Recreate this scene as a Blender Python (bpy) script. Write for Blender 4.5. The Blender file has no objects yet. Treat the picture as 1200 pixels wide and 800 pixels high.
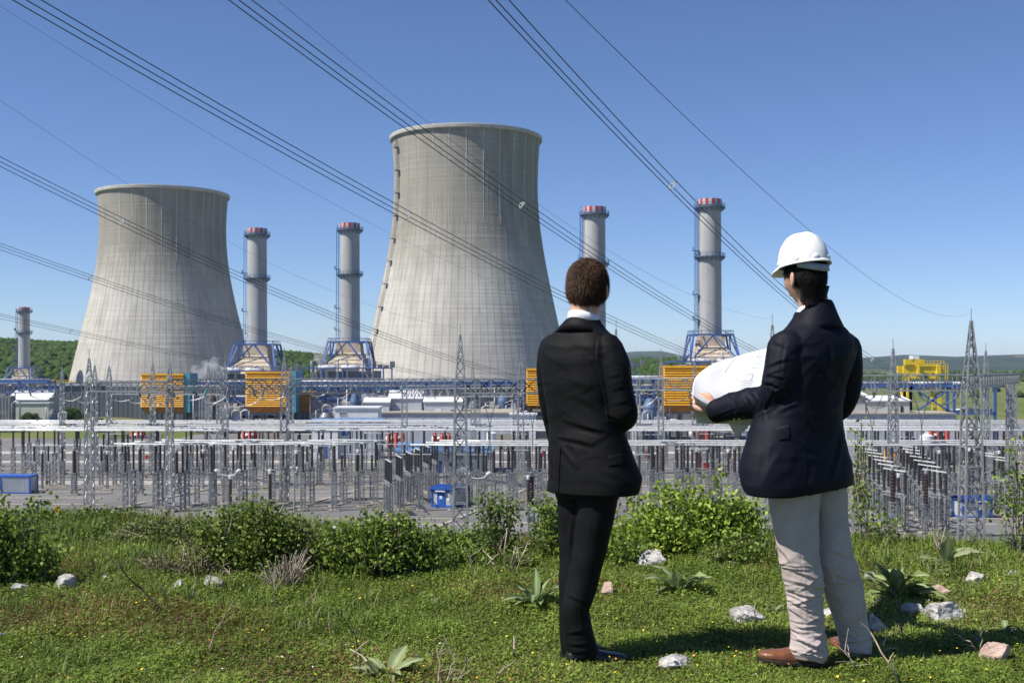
import bpy, bmesh, math, random
import numpy as np
from mathutils import Vector, Matrix, noise as mnoise
C = bpy.context.scene.collection
PI = math.pi
F = 1333.0            # focal length in photo pixels (1200 wide)
U0, V0 = 600.0, 425.0 # principal column and horizon line in the photo
RNG = np.random.default_rng(7)
random.seed(7)

# ---------------------------------------------------------------- camera, light, exposure
sc = bpy.context.scene
cam_d = bpy.data.cameras.new('camera'); cam = bpy.data.objects.new('camera', cam_d); C.objects.link(cam)
cam.location = (0, 0, 0); cam.rotation_euler = (PI/2, 0, 0)
cam_d.sensor_width = 36; cam_d.lens = 40.0; cam_d.shift_y = 25/1200
cam_d.clip_start = 0.1; cam_d.clip_end = 30000
cam_d.dof.use_dof = True; cam_d.dof.focus_distance = 4.95; cam_d.dof.aperture_fstop = 11
sc.camera = cam
SUN_EL = math.radians(53); SUN_AZ = math.radians(68)      # sun behind the camera, 68 degrees to the left
SDIR = Vector((-math.sin(SUN_AZ)*math.cos(SUN_EL), -math.cos(SUN_AZ)*math.cos(SUN_EL), math.sin(SUN_EL)))
w = bpy.data.worlds.new('World'); sc.world = w; w.use_nodes = True
nt = w.node_tree; bg = nt.nodes['Background']
sky = nt.nodes.new('ShaderNodeTexSky'); sky.sky_type = 'NISHITA'; sky.sun_disc = False
sky.sun_elevation = SUN_EL; sky.sun_rotation = math.atan2(SDIR.x, SDIR.y)
sky.altitude = 2300; sky.air_density = 1.0; sky.dust_density = 0.0; sky.ozone_density = 4.0
tint = nt.nodes.new('ShaderNodeMix'); tint.data_type = 'RGBA'; tint.blend_type = 'MULTIPLY'; tint.inputs[0].default_value = 1
tint.inputs[7].default_value = (.95, 1.0, 1.17, 1); nt.links.new(sky.outputs[0], tint.inputs[6])
nt.links.new(tint.outputs[2], bg.inputs[0]); bg.inputs[1].default_value = 0.079
sl = bpy.data.lights.new('sun', 'SUN'); sl.energy = 5.0; sl.angle = math.radians(0.53); sl.color = (1, .955, .89)
so = bpy.data.objects.new('sun', sl); C.objects.link(so); so.location = SDIR*60
so.rotation_euler = SDIR.to_track_quat('Z', 'Y').to_euler()
sc.view_settings.view_transform = 'Standard'; sc.view_settings.look = 'None'
sc.view_settings.exposure = 0.42; sc.view_settings.gamma = 1
try:
    sc.cycles.max_bounces = 6; sc.cycles.diffuse_bounces = 3; sc.cycles.glossy_bounces = 3
    sc.cycles.transparent_max_bounces = 8; sc.cycles.transmission_bounces = 4
    sc.cycles.use_denoising = True; sc.cycles.volume_bounces = 0
except Exception: pass

# ---------------------------------------------------------------- helpers
def at(u, v, Y):
    """the point at distance Y seen at photo pixel (u, v)"""
    return Vector(((u-U0)/F*Y, Y, (V0-v)/F*Y))
def tag(o, label=None, cat=None, group=None, kind=None):
    if label: o['label'] = label
    if cat: o['category'] = cat
    if group: o['group'] = group
    if kind: o['kind'] = kind
    return o
def empty(name, loc, rz=0, **k):
    o = bpy.data.objects.new(name, None); C.objects.link(o); o.location = loc; o.rotation_euler = (0, 0, rz)
    o.empty_display_size = .2
    return tag(o, **k)
def copy_tree(o, parent=None):
    c = o.copy(); C.objects.link(c); c.parent = parent
    for ch in list(o.children): copy_tree(ch, c)
    return c
ORD = ('first second third fourth fifth sixth seventh eighth ninth tenth eleventh twelfth thirteenth fourteenth fifteenth sixteenth '
       'seventeenth eighteenth nineteenth twentieth').split()
TEN = {2: 'twenty', 3: 'thirty', 4: 'forty', 5: 'fifty'}
def ordinal(i):                       # i from 0
    i += 1
    if i <= 20: return ORD[i-1]
    t, r = divmod(i, 10)
    return (TEN[t]+'-'+ORD[r-1]) if r else TEN[t][:-1]+'ieth'

class MB:
    """collects shapes; build() links them as ONE mesh object"""
    def __init__(s): s.v = []; s.f = []; s.m = []; s.n = 0
    def add(s, vs, fs, mi=0):
        s.v.extend([tuple(p) for p in vs]); s.f.extend([tuple(i+s.n for i in f) for f in fs]); s.m.extend([mi]*len(fs)); s.n += len(vs)
    def box(s, x0, x1, y0, y1, z0, z1, mi=0):
        s.add([(x0,y0,z0),(x1,y0,z0),(x1,y1,z0),(x0,y1,z0),(x0,y0,z1),(x1,y0,z1),(x1,y1,z1),(x0,y1,z1)],
              [(0,3,2,1),(4,5,6,7),(0,1,5,4),(1,2,6,5),(2,3,7,6),(3,0,4,7)], mi)
    def bar(s, p, q, w, h=None, mi=0):
        p = Vector(p); q = Vector(q); d = q-p
        if d.length < 1e-6: return
        d.normalize(); h = w if h is None else h
        up = Vector((0,0,1)) if abs(d.z) < .9 else Vector((0,1,0))
        a = d.cross(up).normalized()*(w/2); b = a.cross(d).normalized()*(h/2)
        vs = [p-a-b, p+a-b, p+a+b, p-a+b, q-a-b, q+a-b, q+a+b, q-a+b]
        s.add(vs, [(0,3,2,1),(4,5,6,7),(0,1,5,4),(1,2,6,5),(2,3,7,6),(3,0,4,7)], mi)
    def tube(s, pts, r, n=8, mi=0, cap=True):
        pts = [Vector(p) for p in pts]; N = len(pts)
        rs = r if hasattr(r, '__len__') else [r]*N
        d0 = (pts[1]-pts[0]).normalized()
        up = Vector((0,0,1)) if abs(d0.z) < .9 else Vector((0,1,0))
        a = d0.cross(up).normalized(); vs = []
        for i in range(N):
            d = (pts[min(i+1,N-1)]-pts[max(i-1,0)]).normalized()
            a = (a-d*a.dot(d)).normalized(); b = d.cross(a)
            for k in range(n):
                t = 2*PI*k/n; vs.append(pts[i]+(a*math.cos(t)+b*math.sin(t))*rs[i])
        fs = [(i*n+k, i*n+(k+1)%n, (i+1)*n+(k+1)%n, (i+1)*n+k) for i in range(N-1) for k in range(n)]
        if cap: fs += [tuple(range(n-1,-1,-1)), tuple((N-1)*n+k for k in range(n))]
        s.add(vs, fs, mi)
    def lathe(s, prof, n=16, c=(0,0,0), mi=0, cap=True):
        vs = [(c[0]+r*math.cos(2*PI*k/n), c[1]+r*math.sin(2*PI*k/n), c[2]+z) for r, z in prof for k in range(n)]
        N = len(prof)
        fs = [(i*n+k, i*n+(k+1)%n, (i+1)*n+(k+1)%n, (i+1)*n+k) for i in range(N-1) for k in range(n)]
        if cap: fs += [tuple(range(n-1,-1,-1)), tuple((N-1)*n+k for k in range(n))]
        s.add(vs, fs, mi)
    def build(s, name, mats, parent=None, smooth=False, loc=None):
        me = bpy.data.meshes.new(name); me.from_pydata(s.v, [], s.f)
        mats = mats if isinstance(mats, (list, tuple)) else [mats]
        for m in mats: me.materials.append(m)
        if len(mats) > 1: me.polygons.foreach_set('material_index', s.m)
        if smooth: me.polygons.foreach_set('use_smooth', [True]*len(s.f))
        me.update()
        o = bpy.data.objects.new(name, me); C.objects.link(o)
        if parent: o.parent = parent
        if loc: o.location = loc
        return o
def np_mesh(name, V, Fq, mat, col=None, parent=None, smooth=False):
    """mesh from numpy arrays: V (n,3), Fq (m,3|4), col (n,3) point colours"""
    me = bpy.data.meshes.new(name); k = Fq.shape[1]
    me.vertices.add(len(V)); me.vertices.foreach_set('co', np.ascontiguousarray(V, dtype=np.float32).ravel())
    me.loops.add(Fq.size); me.loops.foreach_set('vertex_index', np.ascontiguousarray(Fq, dtype=np.int32).ravel())
    me.polygons.add(len(Fq)); me.polygons.foreach_set('loop_start', np.arange(0, Fq.size, k, dtype=np.int32))
    me.polygons.foreach_set('loop_total', np.full(len(Fq), k, dtype=np.int32))
    if smooth: me.polygons.foreach_set('use_smooth', np.ones(len(Fq), dtype=bool))
    me.update(calc_edges=True)
    if col is not None:
        a = me.color_attributes.new('Col', 'FLOAT_COLOR', 'POINT')
        c4 = np.ones((len(V), 4), dtype=np.float32); c4[:, :3] = col; a.data.foreach_set('color', c4.ravel())
    me.materials.append(mat)
    o = bpy.data.objects.new(name, me); C.objects.link(o)
    if parent: o.parent = parent
    return o

def pmat(name, c1, c2=None, scale=3.0, rough=.7, metal=0, bump=0, stretch=(1,1,1), detail=5, lo=.35, hi=.65, spec=.5, sheen=0, bscale=None):
    m = bpy.data.materials.new(name); m.use_nodes = True; t = m.node_tree; b = t.nodes['Principled BSDF']
    b.inputs['Roughness'].default_value = rough; b.inputs['Metallic'].default_value = metal
    b.inputs['Specular IOR Level'].default_value = spec
    if sheen: b.inputs['Sheen Weight'].default_value = sheen
    if c2 is None: c2 = tuple(x*.8 for x in c1)
    tc = t.nodes.new('ShaderNodeTexCoord'); mp = t.nodes.new('ShaderNodeMapping'); mp.inputs['Scale'].default_value = stretch
    t.links.new(tc.outputs['Object'], mp.inputs[0])
    nz = t.nodes.new('ShaderNodeTexNoise'); nz.inputs['Scale'].default_value = scale; nz.inputs['Detail'].default_value = detail
    t.links.new(mp.outputs[0], nz.inputs['Vector'])
    cr = t.nodes.new('ShaderNodeValToRGB'); e = cr.color_ramp.elements
    e[0].position = lo; e[0].color = (*c2, 1); e[1].position = hi; e[1].color = (*c1, 1)
    t.links.new(nz.outputs[0], cr.inputs[0]); t.links.new(cr.outputs[0], b.inputs['Base Color'])
    if bump:
        bp = t.nodes.new('ShaderNodeBump'); bp.inputs['Strength'].default_value = bump; bp.inputs['Distance'].default_value = .02
        if bscale:
            n2 = t.nodes.new('ShaderNodeTexNoise'); n2.inputs['Scale'].default_value = bscale; n2.inputs['Detail'].default_value = 4
            t.links.new(tc.outputs['Object'], n2.inputs['Vector']); t.links.new(n2.outputs[0], bp.inputs['Height'])
        else: t.links.new(nz.outputs[0], bp.inputs['Height'])
        t.links.new(bp.outputs[0], b.inputs['Normal'])
    return m
def colmat(name, rough=.6, trans=.3, spec=.3):
    """material that takes its colour from the mesh's own leaf colours"""
    m = bpy.data.materials.new(name); m.use_nodes = True; t = m.node_tree; b = t.nodes['Principled BSDF']
    a = t.nodes.new('ShaderNodeAttribute'); a.attribute_name = 'Col'
    t.links.new(a.outputs['Color'], b.inputs['Base Color']); b.inputs['Roughness'].default_value = rough
    b.inputs['Specular IOR Level'].default_value = spec
    if trans:
        tr = t.nodes.new('ShaderNodeBsdfTranslucent'); t.links.new(a.outputs['Color'], tr.inputs[0])
        mx = t.nodes.new('ShaderNodeMixShader'); mx.inputs[0].default_value = trans
        t.links.new(b.outputs[0], mx.inputs[1]); t.links.new(tr.outputs[0], mx.inputs[2])
        t.links.new(mx.outputs[0], t.nodes['Material Output'].inputs[0])
    return m
M = {}
M['galv_post'] = pmat('weathered_galvanised_steel', (.30,.31,.32), (.20,.21,.22), 2, .55, .25)
M['galv'] = pmat('galvanised_steel', (.40,.41,.42), (.26,.27,.28), 2, .45, .35)
M['galv_dark'] = pmat('weathered_steel', (.22,.23,.25), (.14,.15,.16), 2, .5, .3)
M['alu'] = pmat('aluminium_tube', (.82,.82,.80), (.66,.66,.64), 1, .35, .15)
M['porcelain'] = pmat('brown_porcelain', (.040,.018,.014), (.02,.010,.010), 3, .5)
M['black_ins'] = pmat('dark_insulator', (.032,.030,.032), (.018,.018,.02), 3, .5)
M['pad'] = pmat('concrete_pad', (.40,.355,.29), (.27,.245,.20), 3, .9)
M['blue'] = pmat('blue_paint', (.055,.125,.36), (.04,.09,.26), 1.5, .5)
M['blue_hut'] = pmat('blue_hut_paint', (.03,.13,.52), (.02,.09,.38), 1.5, .45)
M['blue_roof'] = pmat('blue_sheet_roof', (.13,.23,.40), (.10,.18,.33), .8, .5)
M['white'] = pmat('white_sheet', (.74,.75,.76), (.60,.62,.64), .5, .6)
M['greywall'] = pmat('grey_cladding', (.50,.52,.55), (.40,.42,.46), .3, .6)
M['palewall'] = pmat('pale_cladding', (.55,.54,.50), (.44,.43,.40), .4, .65)
M['darkwall'] = pmat('dark_cladding', (.085,.09,.11), (.05,.055,.07), .25, .6, stretch=(1,1,.1))
M['orange'] = pmat('orange_louvre_paint', (.90,.46,.02), (.82,.38,.015), .8, .5)
M['rust'] = pmat('brown_orange_panel', (.50,.20,.02), (.34,.13,.015), .6, .6)
M['teal'] = pmat('teal_panel', (.10,.34,.42), (.07,.26,.33), .5, .6)
M['beige'] = pmat('beige_duct', (.52,.43,.32), (.38,.32,.25), .6, .8)
M['ductgrey'] = pmat('grey_duct', (.26,.26,.28), (.18,.18,.20), .6, .7)
M['red'] = pmat('red_paint', (.50,.035,.025), (.40,.03,.02), 1, .45)
M['yellow'] = pmat('yellow_paint', (.78,.58,.03), (.64,.46,.02), 1, .5)
M['glass'] = pmat('dark_window_glass', (.03,.04,.05), (.02,.02,.03), 1, .15)
M['stack'] = pmat('chimney_shell', (.42,.42,.41), (.33,.33,.33), .25, .6, stretch=(1,1,.2))
M['stackblue'] = pmat('blue_grey_steel', (.10,.17,.28), (.07,.12,.20), 1, .5)
M['wire'] = pmat('dark_conductor', (.05,.055,.065), (.03,.035,.04), 1, .5, .2)
M['tan_steel'] = pmat('white_pipe_lagging', (.62,.62,.60), (.5,.5,.48), 1, .5)

# ---------------------------------------------------------------- terrain
def smooth(t): t = np.clip(t, 0, 1); return t*t*(3-2*t)
R1U = [-600, 0, 60, 120, 265, 370, 480, 700, 800, 900, 1010, 1100, 1300, 2200]
R1V = [400, 400, 400, 401, 410, 415, 417, 421, 422, 430, 440, 446, 450, 450]
R2U = [-900, 0, 400, 700, 745, 775, 800, 900, 1000, 1060, 1120, 1200, 1400, 2200]
R2V = [416, 416, 415, 416, 412, 412, 417, 419, 420, 416, 419, 417, 414, 416]
def height(x, y):
    x = np.asarray(x, float); y = np.asarray(y, float)
    yy = np.maximum(y, 1.0); u = np.where(y > 5, U0+F*x/yy, np.where(x > 0, 2200, -900))
    u = np.clip(u, -900, 2200)
    ye = 8.35+1.0*smooth((-x-.2)/2.0)+.15*np.sin(x*1.3)
    t = np.clip((y-ye)/(108-ye), 0, 1)
    near = -1.3+.025*np.sin(x*1.9+.6)*np.sin(y*1.3)*smooth((y-5.2)/1.5)-.012*np.clip(y-5.2, 0, 5)*0
    z = near-18.7*(1-(1-t)**2)
    r = np.sqrt(x*x+y*y)
    h1 = np.interp(u, R1U, R1V); z1 = (V0-h1)/F*1120+20-4.0
    z1 = np.maximum(z1, 0)*(1+.05*np.sin(x*.02+y*.013)+.04*np.sin(x*.05))
    bump1 = smooth((r-760)/360)*(1-smooth((r-1250)/500))
    h2 = np.interp(u, R2U, R2V); z2 = (V0-h2)/F*6500+20
    bump2 = smooth((r-3800)/2700)
    wob = 1+.10*np.sin(x*.004+1)*np.sin(y*.003)
    roll = 3.0*smooth((r-900)/900)*np.sin(x*.006)*np.sin(y*.005+1)
    z = z+np.where(y > 200, 1, 0)*(z1*bump1+z2*bump2*wob*np.where(r > 6400, 1, 1)+roll*(1-bump2))
    # grassed bank beside the plant road
    z = z+3.2*np.exp(-((x+128)/26)**2)*np.exp(-((y-352)/16)**2)
    return z
ang = np.concatenate([np.linspace(-180, -34, 60, endpoint=False), np.linspace(-34, 34, 560, endpoint=False), np.linspace(34, 180, 60, endpoint=False)])
rad = np.concatenate([[.6, 1.5, 2.5], np.exp(np.linspace(math.log(3.5), math.log(12500), 330))])
A, R = np.meshgrid(np.radians(ang), rad); X = R*np.sin(A); Y = R*np.cos(A); Z = height(X, Y)
n_a = len(ang); V = np.stack([X.ravel(), Y.ravel(), Z.ravel()], 1)
ii, kk = np.meshgrid(np.arange(len(rad)-1), np.arange(n_a), indexing='ij'); k2 = (kk+1) % n_a
FQ = np.stack([ii*n_a+kk, ii*n_a+k2, (ii+1)*n_a+k2, (ii+1)*n_a+kk], -1).reshape(-1, 4)[:, ::-1]
V = np.vstack([V, [[0, 0, float(height(0, 0.))]]])
tm = bpy.data.materials.new('terrain_ground'); tm.use_nodes = True; t = tm.node_tree; b = t.nodes['Principled BSDF']
b.inputs['Roughness'].default_value = .95; b.inputs['Specular IOR Level'].default_value = .15
ge = t.nodes.new('ShaderNodeNewGeometry')
def nz_(scale, det=5, vec=None):
    n = t.nodes.new('ShaderNodeTexNoise'); n.inputs['Scale'].default_value = scale; n.inputs['Detail'].default_value = det
    t.links.new(vec or ge.outputs['Position'], n.inputs['Vector']); return n.outputs[0]
def ramp(inp, stops):
    c = t.nodes.new('ShaderNodeValToRGB'); e = c.color_ramp.elements
    while len(e) < len(stops): e.new(.5)
    for k, (p, col) in enumerate(stops): e[k].position = p; e[k].color = (*col, 1)
    t.links.new(inp, c.inputs[0]); return c.outputs[0]
def mixc(f, a, bb):
    m_ = t.nodes.new('ShaderNodeMix'); m_.data_type = 'RGBA'; t.links.new(f, m_.inputs[0]); t.links.new(a, m_.inputs[6]); t.links.new(bb, m_.inputs[7]); return m_.outputs[2]
def step(inp, a, bb):
    m_ = t.nodes.new('ShaderNodeMapRange'); m_.inputs[1].default_value = a; m_.inputs[2].default_value = bb; t.links.new(inp, m_.inputs[0]); return m_.outputs[0]
ln = t.nodes.new('ShaderNodeVectorMath'); ln.operation = 'LENGTH'; t.links.new(ge.outputs['Position'], ln.inputs[0]); dist = ln.outputs['Value']
nearc = ramp(nz_(9, 8), [(.3, (.035,.045,.014)), (.5, (.06,.085,.02)), (.7, (.11,.085,.04))])
midc = ramp(nz_(.03, 8), [(.3, (.07,.105,.025)), (.5, (.12,.15,.04)), (.68, (.19,.17,.08))])
vo = t.nodes.new('ShaderNodeTexVoronoi'); vo.inputs['Scale'].default_value = .0022; t.links.new(ge.outputs['Position'], vo.inputs['Vector'])
sp = t.nodes.new('ShaderNodeSeparateColor'); t.links.new(vo.outputs['Color'], sp.inputs[0])
farc = ramp(sp.outputs[0], [(.0, (.02,.04,.018)), (.4, (.03,.05,.02)), (.6, (.07,.08,.035)), (.85, (.025,.04,.018)), (.95, (.13,.11,.07))])
farn = ramp(nz_(.004, 10), [(.42, (.014,.026,.014)), (.6, (.035,.045,.022))])
farm = mixc(step(sp.outputs[1], .45, .5), farn, farc)
c1_ = mixc(step(dist, 12, 40), nearc, midc); c2_ = mixc(step(dist, 2200, 3600), c1_, farm)
t.links.new(c2_, b.inputs['Base Color'])
bp = t.nodes.new('ShaderNodeBump'); bp.inputs['Strength'].default_value = .6; bp.inputs['Distance'].default_value = .05
t.links.new(nz_(14, 8), bp.inputs['Height']); t.links.new(bp.outputs[0], b.inputs['Normal'])
g = np_mesh('ground', V, FQ, tm, smooth=True); tag(g, 'grassy hilltop, valley floor and hills beyond', kind='structure')
bm = bmesh.new(); bm.from_mesh(g.data); bm.verts.ensure_lookup_table()
fan = [bm.verts[k] for k in range(n_a)]; cv = bm.verts[-1]
for k in range(n_a): bm.faces.new((cv, fan[(k+1) % n_a], fan[k])).smooth = True
bm.normal_update(); bm.to_mesh(g.data); bm.free()

# ---------------------------------------------------------------- yard surfaces (sheets a little above the ground)
GZ = -20.0
def sheet(name, pts, z, mat, label):
    o = MB(); o.add([(x, y, z) for x, y in pts], [tuple(range(len(pts)))])
    return tag(o.build(name, mat), label, kind='structure')
M['asphalt'] = pmat('yard_gravel', (.185,.18,.175), (.125,.122,.12), .06, .95, detail=9)
M['concrete_path'] = pmat('concrete_strip', (.44,.42,.38), (.36,.34,.31), .2, .95)
sheet('yard', [(-150,109.5),(150,109.5),(190,300),(190,356),(95,356),(70,780),(-380,780),(-260,420),(-88,395),(-88,300),(-150,300)], GZ+.05, M['asphalt'], 'grey gravel yard of the substation and plant')
k = 0
for (x0, x1, y0, y1) in [(-140,140,228,231.5),(-140,150,250,256),(-120,150,274,279),(-90,-40,186,192),(-30,60,140.5,141.1)]:
    tr = sheet('road', [(x0,y0),(x1,y0),(x1,y1),(x0,y1)], GZ+.062+.004*k, M['concrete_path'], 'pale concrete service strip across the yard'); k += 1
kz = 0
trench = MB()
for yy in (132, 145, 159.5, 167, 175, 182.5, 194, 206, 219, 234, 245):
    for s in range(6):
        xa = -140+s*47+random.uniform(0, 8); xb = xa+random.uniform(22, 36)
        trench.box(xa, xb, yy-.35, yy+.35, GZ+.05, GZ+.19)
for xs in (-62, -38, -12, 16, 44, 68):
    n_ = 14
    for s in range(n_):
        y0 = 128+s*9; y1 = y0+7.4; sl_ = .27
        trench.add([(xs+sl_*(y0-128),y0,GZ+.2),(xs+.7+sl_*(y0-128),y0,GZ+.2),(xs+.7+sl_*(y1-128),y1,GZ+.2),(xs+sl_*(y1-128),y1,GZ+.2)], [(0,1,2,3)])
tag(trench.build('path', M['pad']), 'beige concrete cable trench covers laid across the yard', kind='structure')

# ---------------------------------------------------------------- far woods
def ico(sub=1):
    bm = bmesh.new(); bmesh.ops.create_icosphere(bm, subdivisions=sub, radius=1)
    v = np.array([x.co[:] for x in bm.verts]); f = np.array([[q.index for q in p.verts] for p in bm.faces]); bm.free(); return v, f
IV, IF = ico(1)
def wood(name, pts, r0, r1, label, cols):
    n = len(pts); rr = RNG.uniform(r0, r1, n)
    nv = len(IV); j = 1+RNG.uniform(-.22, .22, (n, nv))
    Vx = IV[None]*j[..., None]*rr[:, None, None]*np.array([1, 1, .95])+np.stack([pts[:,0], pts[:,1], pts[:,2]+rr*.55], 1)[:, None]
    Fx = (IF[None]+np.arange(n)[:, None, None]*nv).reshape(-1, 3)
    ci = RNG.uniform(0, 1, (n, 1, 1)); col = np.array(cols[0])*(1-ci)+np.array(cols[1])*ci
    col = np.repeat(col, nv, 1)*RNG.uniform(.75, 1.25, (n, nv, 1))
    o = np_mesh(name, Vx.reshape(-1, 3), Fx, colmat(name+'_leaf', .8, .15, .1), col.reshape(-1, 3))
    return tag(o, label, kind='stuff')
def pick(n, u0, u1, r0, r1, dens=None):
    u = RNG.uniform(u0, u1, n); r = np.sqrt(RNG.uniform(r0*r0, r1*r1, n))
    y = r/np.sqrt(1+((u-U0)/F)**2); x = (u-U0)/F*y
    return np.stack([x, y, height(x, y)], 1)
pts = pick(15000, -120, 900, 860, 1190); pts = pts[(pts[:,2] > -18)]
clear = (np.sin(pts[:,0]*.021+1)*np.sin(pts[:,1]*.017+pts[:,0]*.006) > .62); pts = pts[~clear]
wood('woods', pts, 2.2, 4.4, 'dense green woods covering the low hill behind the cooling towers', [(.030,.060,.014), (.065,.105,.022)])
p2 = np.vstack([pick(500, 960, 1090, 900, 1300), pick(260, 1090, 1260, 1500, 2100), pick(500, 640, 1010, 700, 1300), pick(60, 1100, 1300, 700, 1500)])
wood('treeline', p2, 2.4, 4.8, 'dark tree belts between the fields beyond the plant', [(.03,.06,.016), (.06,.09,.025)])

def haze():
    m = bpy.data.materials.new('haze_air'); m.use_nodes = True; t = m.node_tree; t.nodes.remove(t.nodes['Principled BSDF'])
    v = t.nodes.new('ShaderNodeVolumePrincipled'); v.inputs['Color'].default_value = (.62,.80,1.0,1); v.inputs['Density'].default_value = 5.0e-5
    t.links.new(v.outputs[0], t.nodes['Material Output'].inputs['Volume'])
    o = MB(); o.box(-13000, 13000, -13000, 13000, -21.5, 150); tag(o.build('haze', m), 'thin blue air over the valley', kind='stuff')
haze()
# ================================================================ COOLING TOWERS
def concrete_tower():
    m = bpy.data.materials.new('cooling_tower_concrete'); m.use_nodes = True; t = m.node_tree; b = t.nodes['Principled BSDF']
    b.inputs['Roughness'].default_value = .9; b.inputs['Specular IOR Level'].default_value = .2
    tc = t.nodes.new('ShaderNodeTexCoord')
    def nz(scale, st, det=6):
        mp = t.nodes.new('ShaderNodeMapping'); mp.inputs['Scale'].default_value = st; t.links.new(tc.outputs['Object'], mp.inputs[0])
        n = t.nodes.new('ShaderNodeTexNoise'); n.inputs['Scale'].default_value = scale; n.inputs['Detail'].default_value = det
        t.links.new(mp.outputs[0], n.inputs['Vector']); return n.outputs[0]
    def rmp(i, a, b_, ca, cb):
        c = t.nodes.new('ShaderNodeValToRGB'); e = c.color_ramp.elements; e[0].position = a; e[1].position = b_
        e[0].color = (*ca, 1); e[1].color = (*cb, 1); t.links.new(i, c.inputs[0]); return c.outputs[0]
    def mul(a, b_, f=1):
        x = t.nodes.new('ShaderNodeMix'); x.data_type = 'RGBA'; x.blend_type = 'MULTIPLY'; x.inputs[0].default_value = f
        t.links.new(a, x.inputs[6]); t.links.new(b_, x.inputs[7]); return x.outputs[2]
    base = rmp(nz(.12, (1,1,.25)), .3, .7, (.47,.445,.39), (.57,.545,.485))
    lift = rmp(nz(1.0, (.015,.015,1.1), 3), .35, .65, (.86,.86,.86), (1,1,1))         # horizontal pour bands
    streak = rmp(nz(1.0, (.35,.35,.012), 4), 0.36, .6, (.84,.835,.82), (1,1,1))         # vertical weather streaks
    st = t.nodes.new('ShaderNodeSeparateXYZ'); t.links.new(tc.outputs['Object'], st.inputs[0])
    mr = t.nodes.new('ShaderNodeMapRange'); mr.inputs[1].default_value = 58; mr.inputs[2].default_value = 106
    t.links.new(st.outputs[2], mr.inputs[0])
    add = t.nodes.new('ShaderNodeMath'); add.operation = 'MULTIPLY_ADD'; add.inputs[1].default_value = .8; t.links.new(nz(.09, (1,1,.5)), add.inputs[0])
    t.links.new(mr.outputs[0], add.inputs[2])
    top = rmp(add.outputs[0], .42, 1.1, (1,1,1), (.64,.625,.595))                         # weathered grime near the lip, deepened with painted-in shade
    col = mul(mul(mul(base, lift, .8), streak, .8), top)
    t.links.new(col, b.inputs['Base Color'])
    bp = t.nodes.new('ShaderNodeBump'); bp.inputs['Strength'].default_value = .5; bp.inputs['Distance'].default_value = .3
    t.links.new(nz(1.0, (.02,.02,.8), 2), bp.inputs['Height']); t.links.new(bp.outputs[0], b.inputs['Normal'])
    return m
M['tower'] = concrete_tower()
M['ladder'] = pmat('dark_ladder_steel', (.12,.13,.15), (.07,.08,.09), 2, .5, .3)
M['rim'] = pmat('tower_lip', (.50,.48,.43), (.40,.38,.34), .3, .85)
M['seam'] = pmat('dark_tower_seam', (.33,.315,.285), (.26,.25,.23), .3, .9)
M['rib'] = pmat('pale_tower_rib', (.50,.49,.45), (.42,.41,.38), .3, .9)
PH = np.array([0, .085, .173, .277, .419, .561, .70, .80, .9, .955, 1.0])
PR = np.array([43.2, 41.3, 39.6, 37.3, 34.1, 31.7, 30.0, 29.55, 29.8, 30.15, 30.5])
def tower_profile(h): return np.interp(h, PH, PR)
pc = np.polyfit(PH, PR, 5)
def prof(h): return np.polyval(pc, h)
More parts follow.
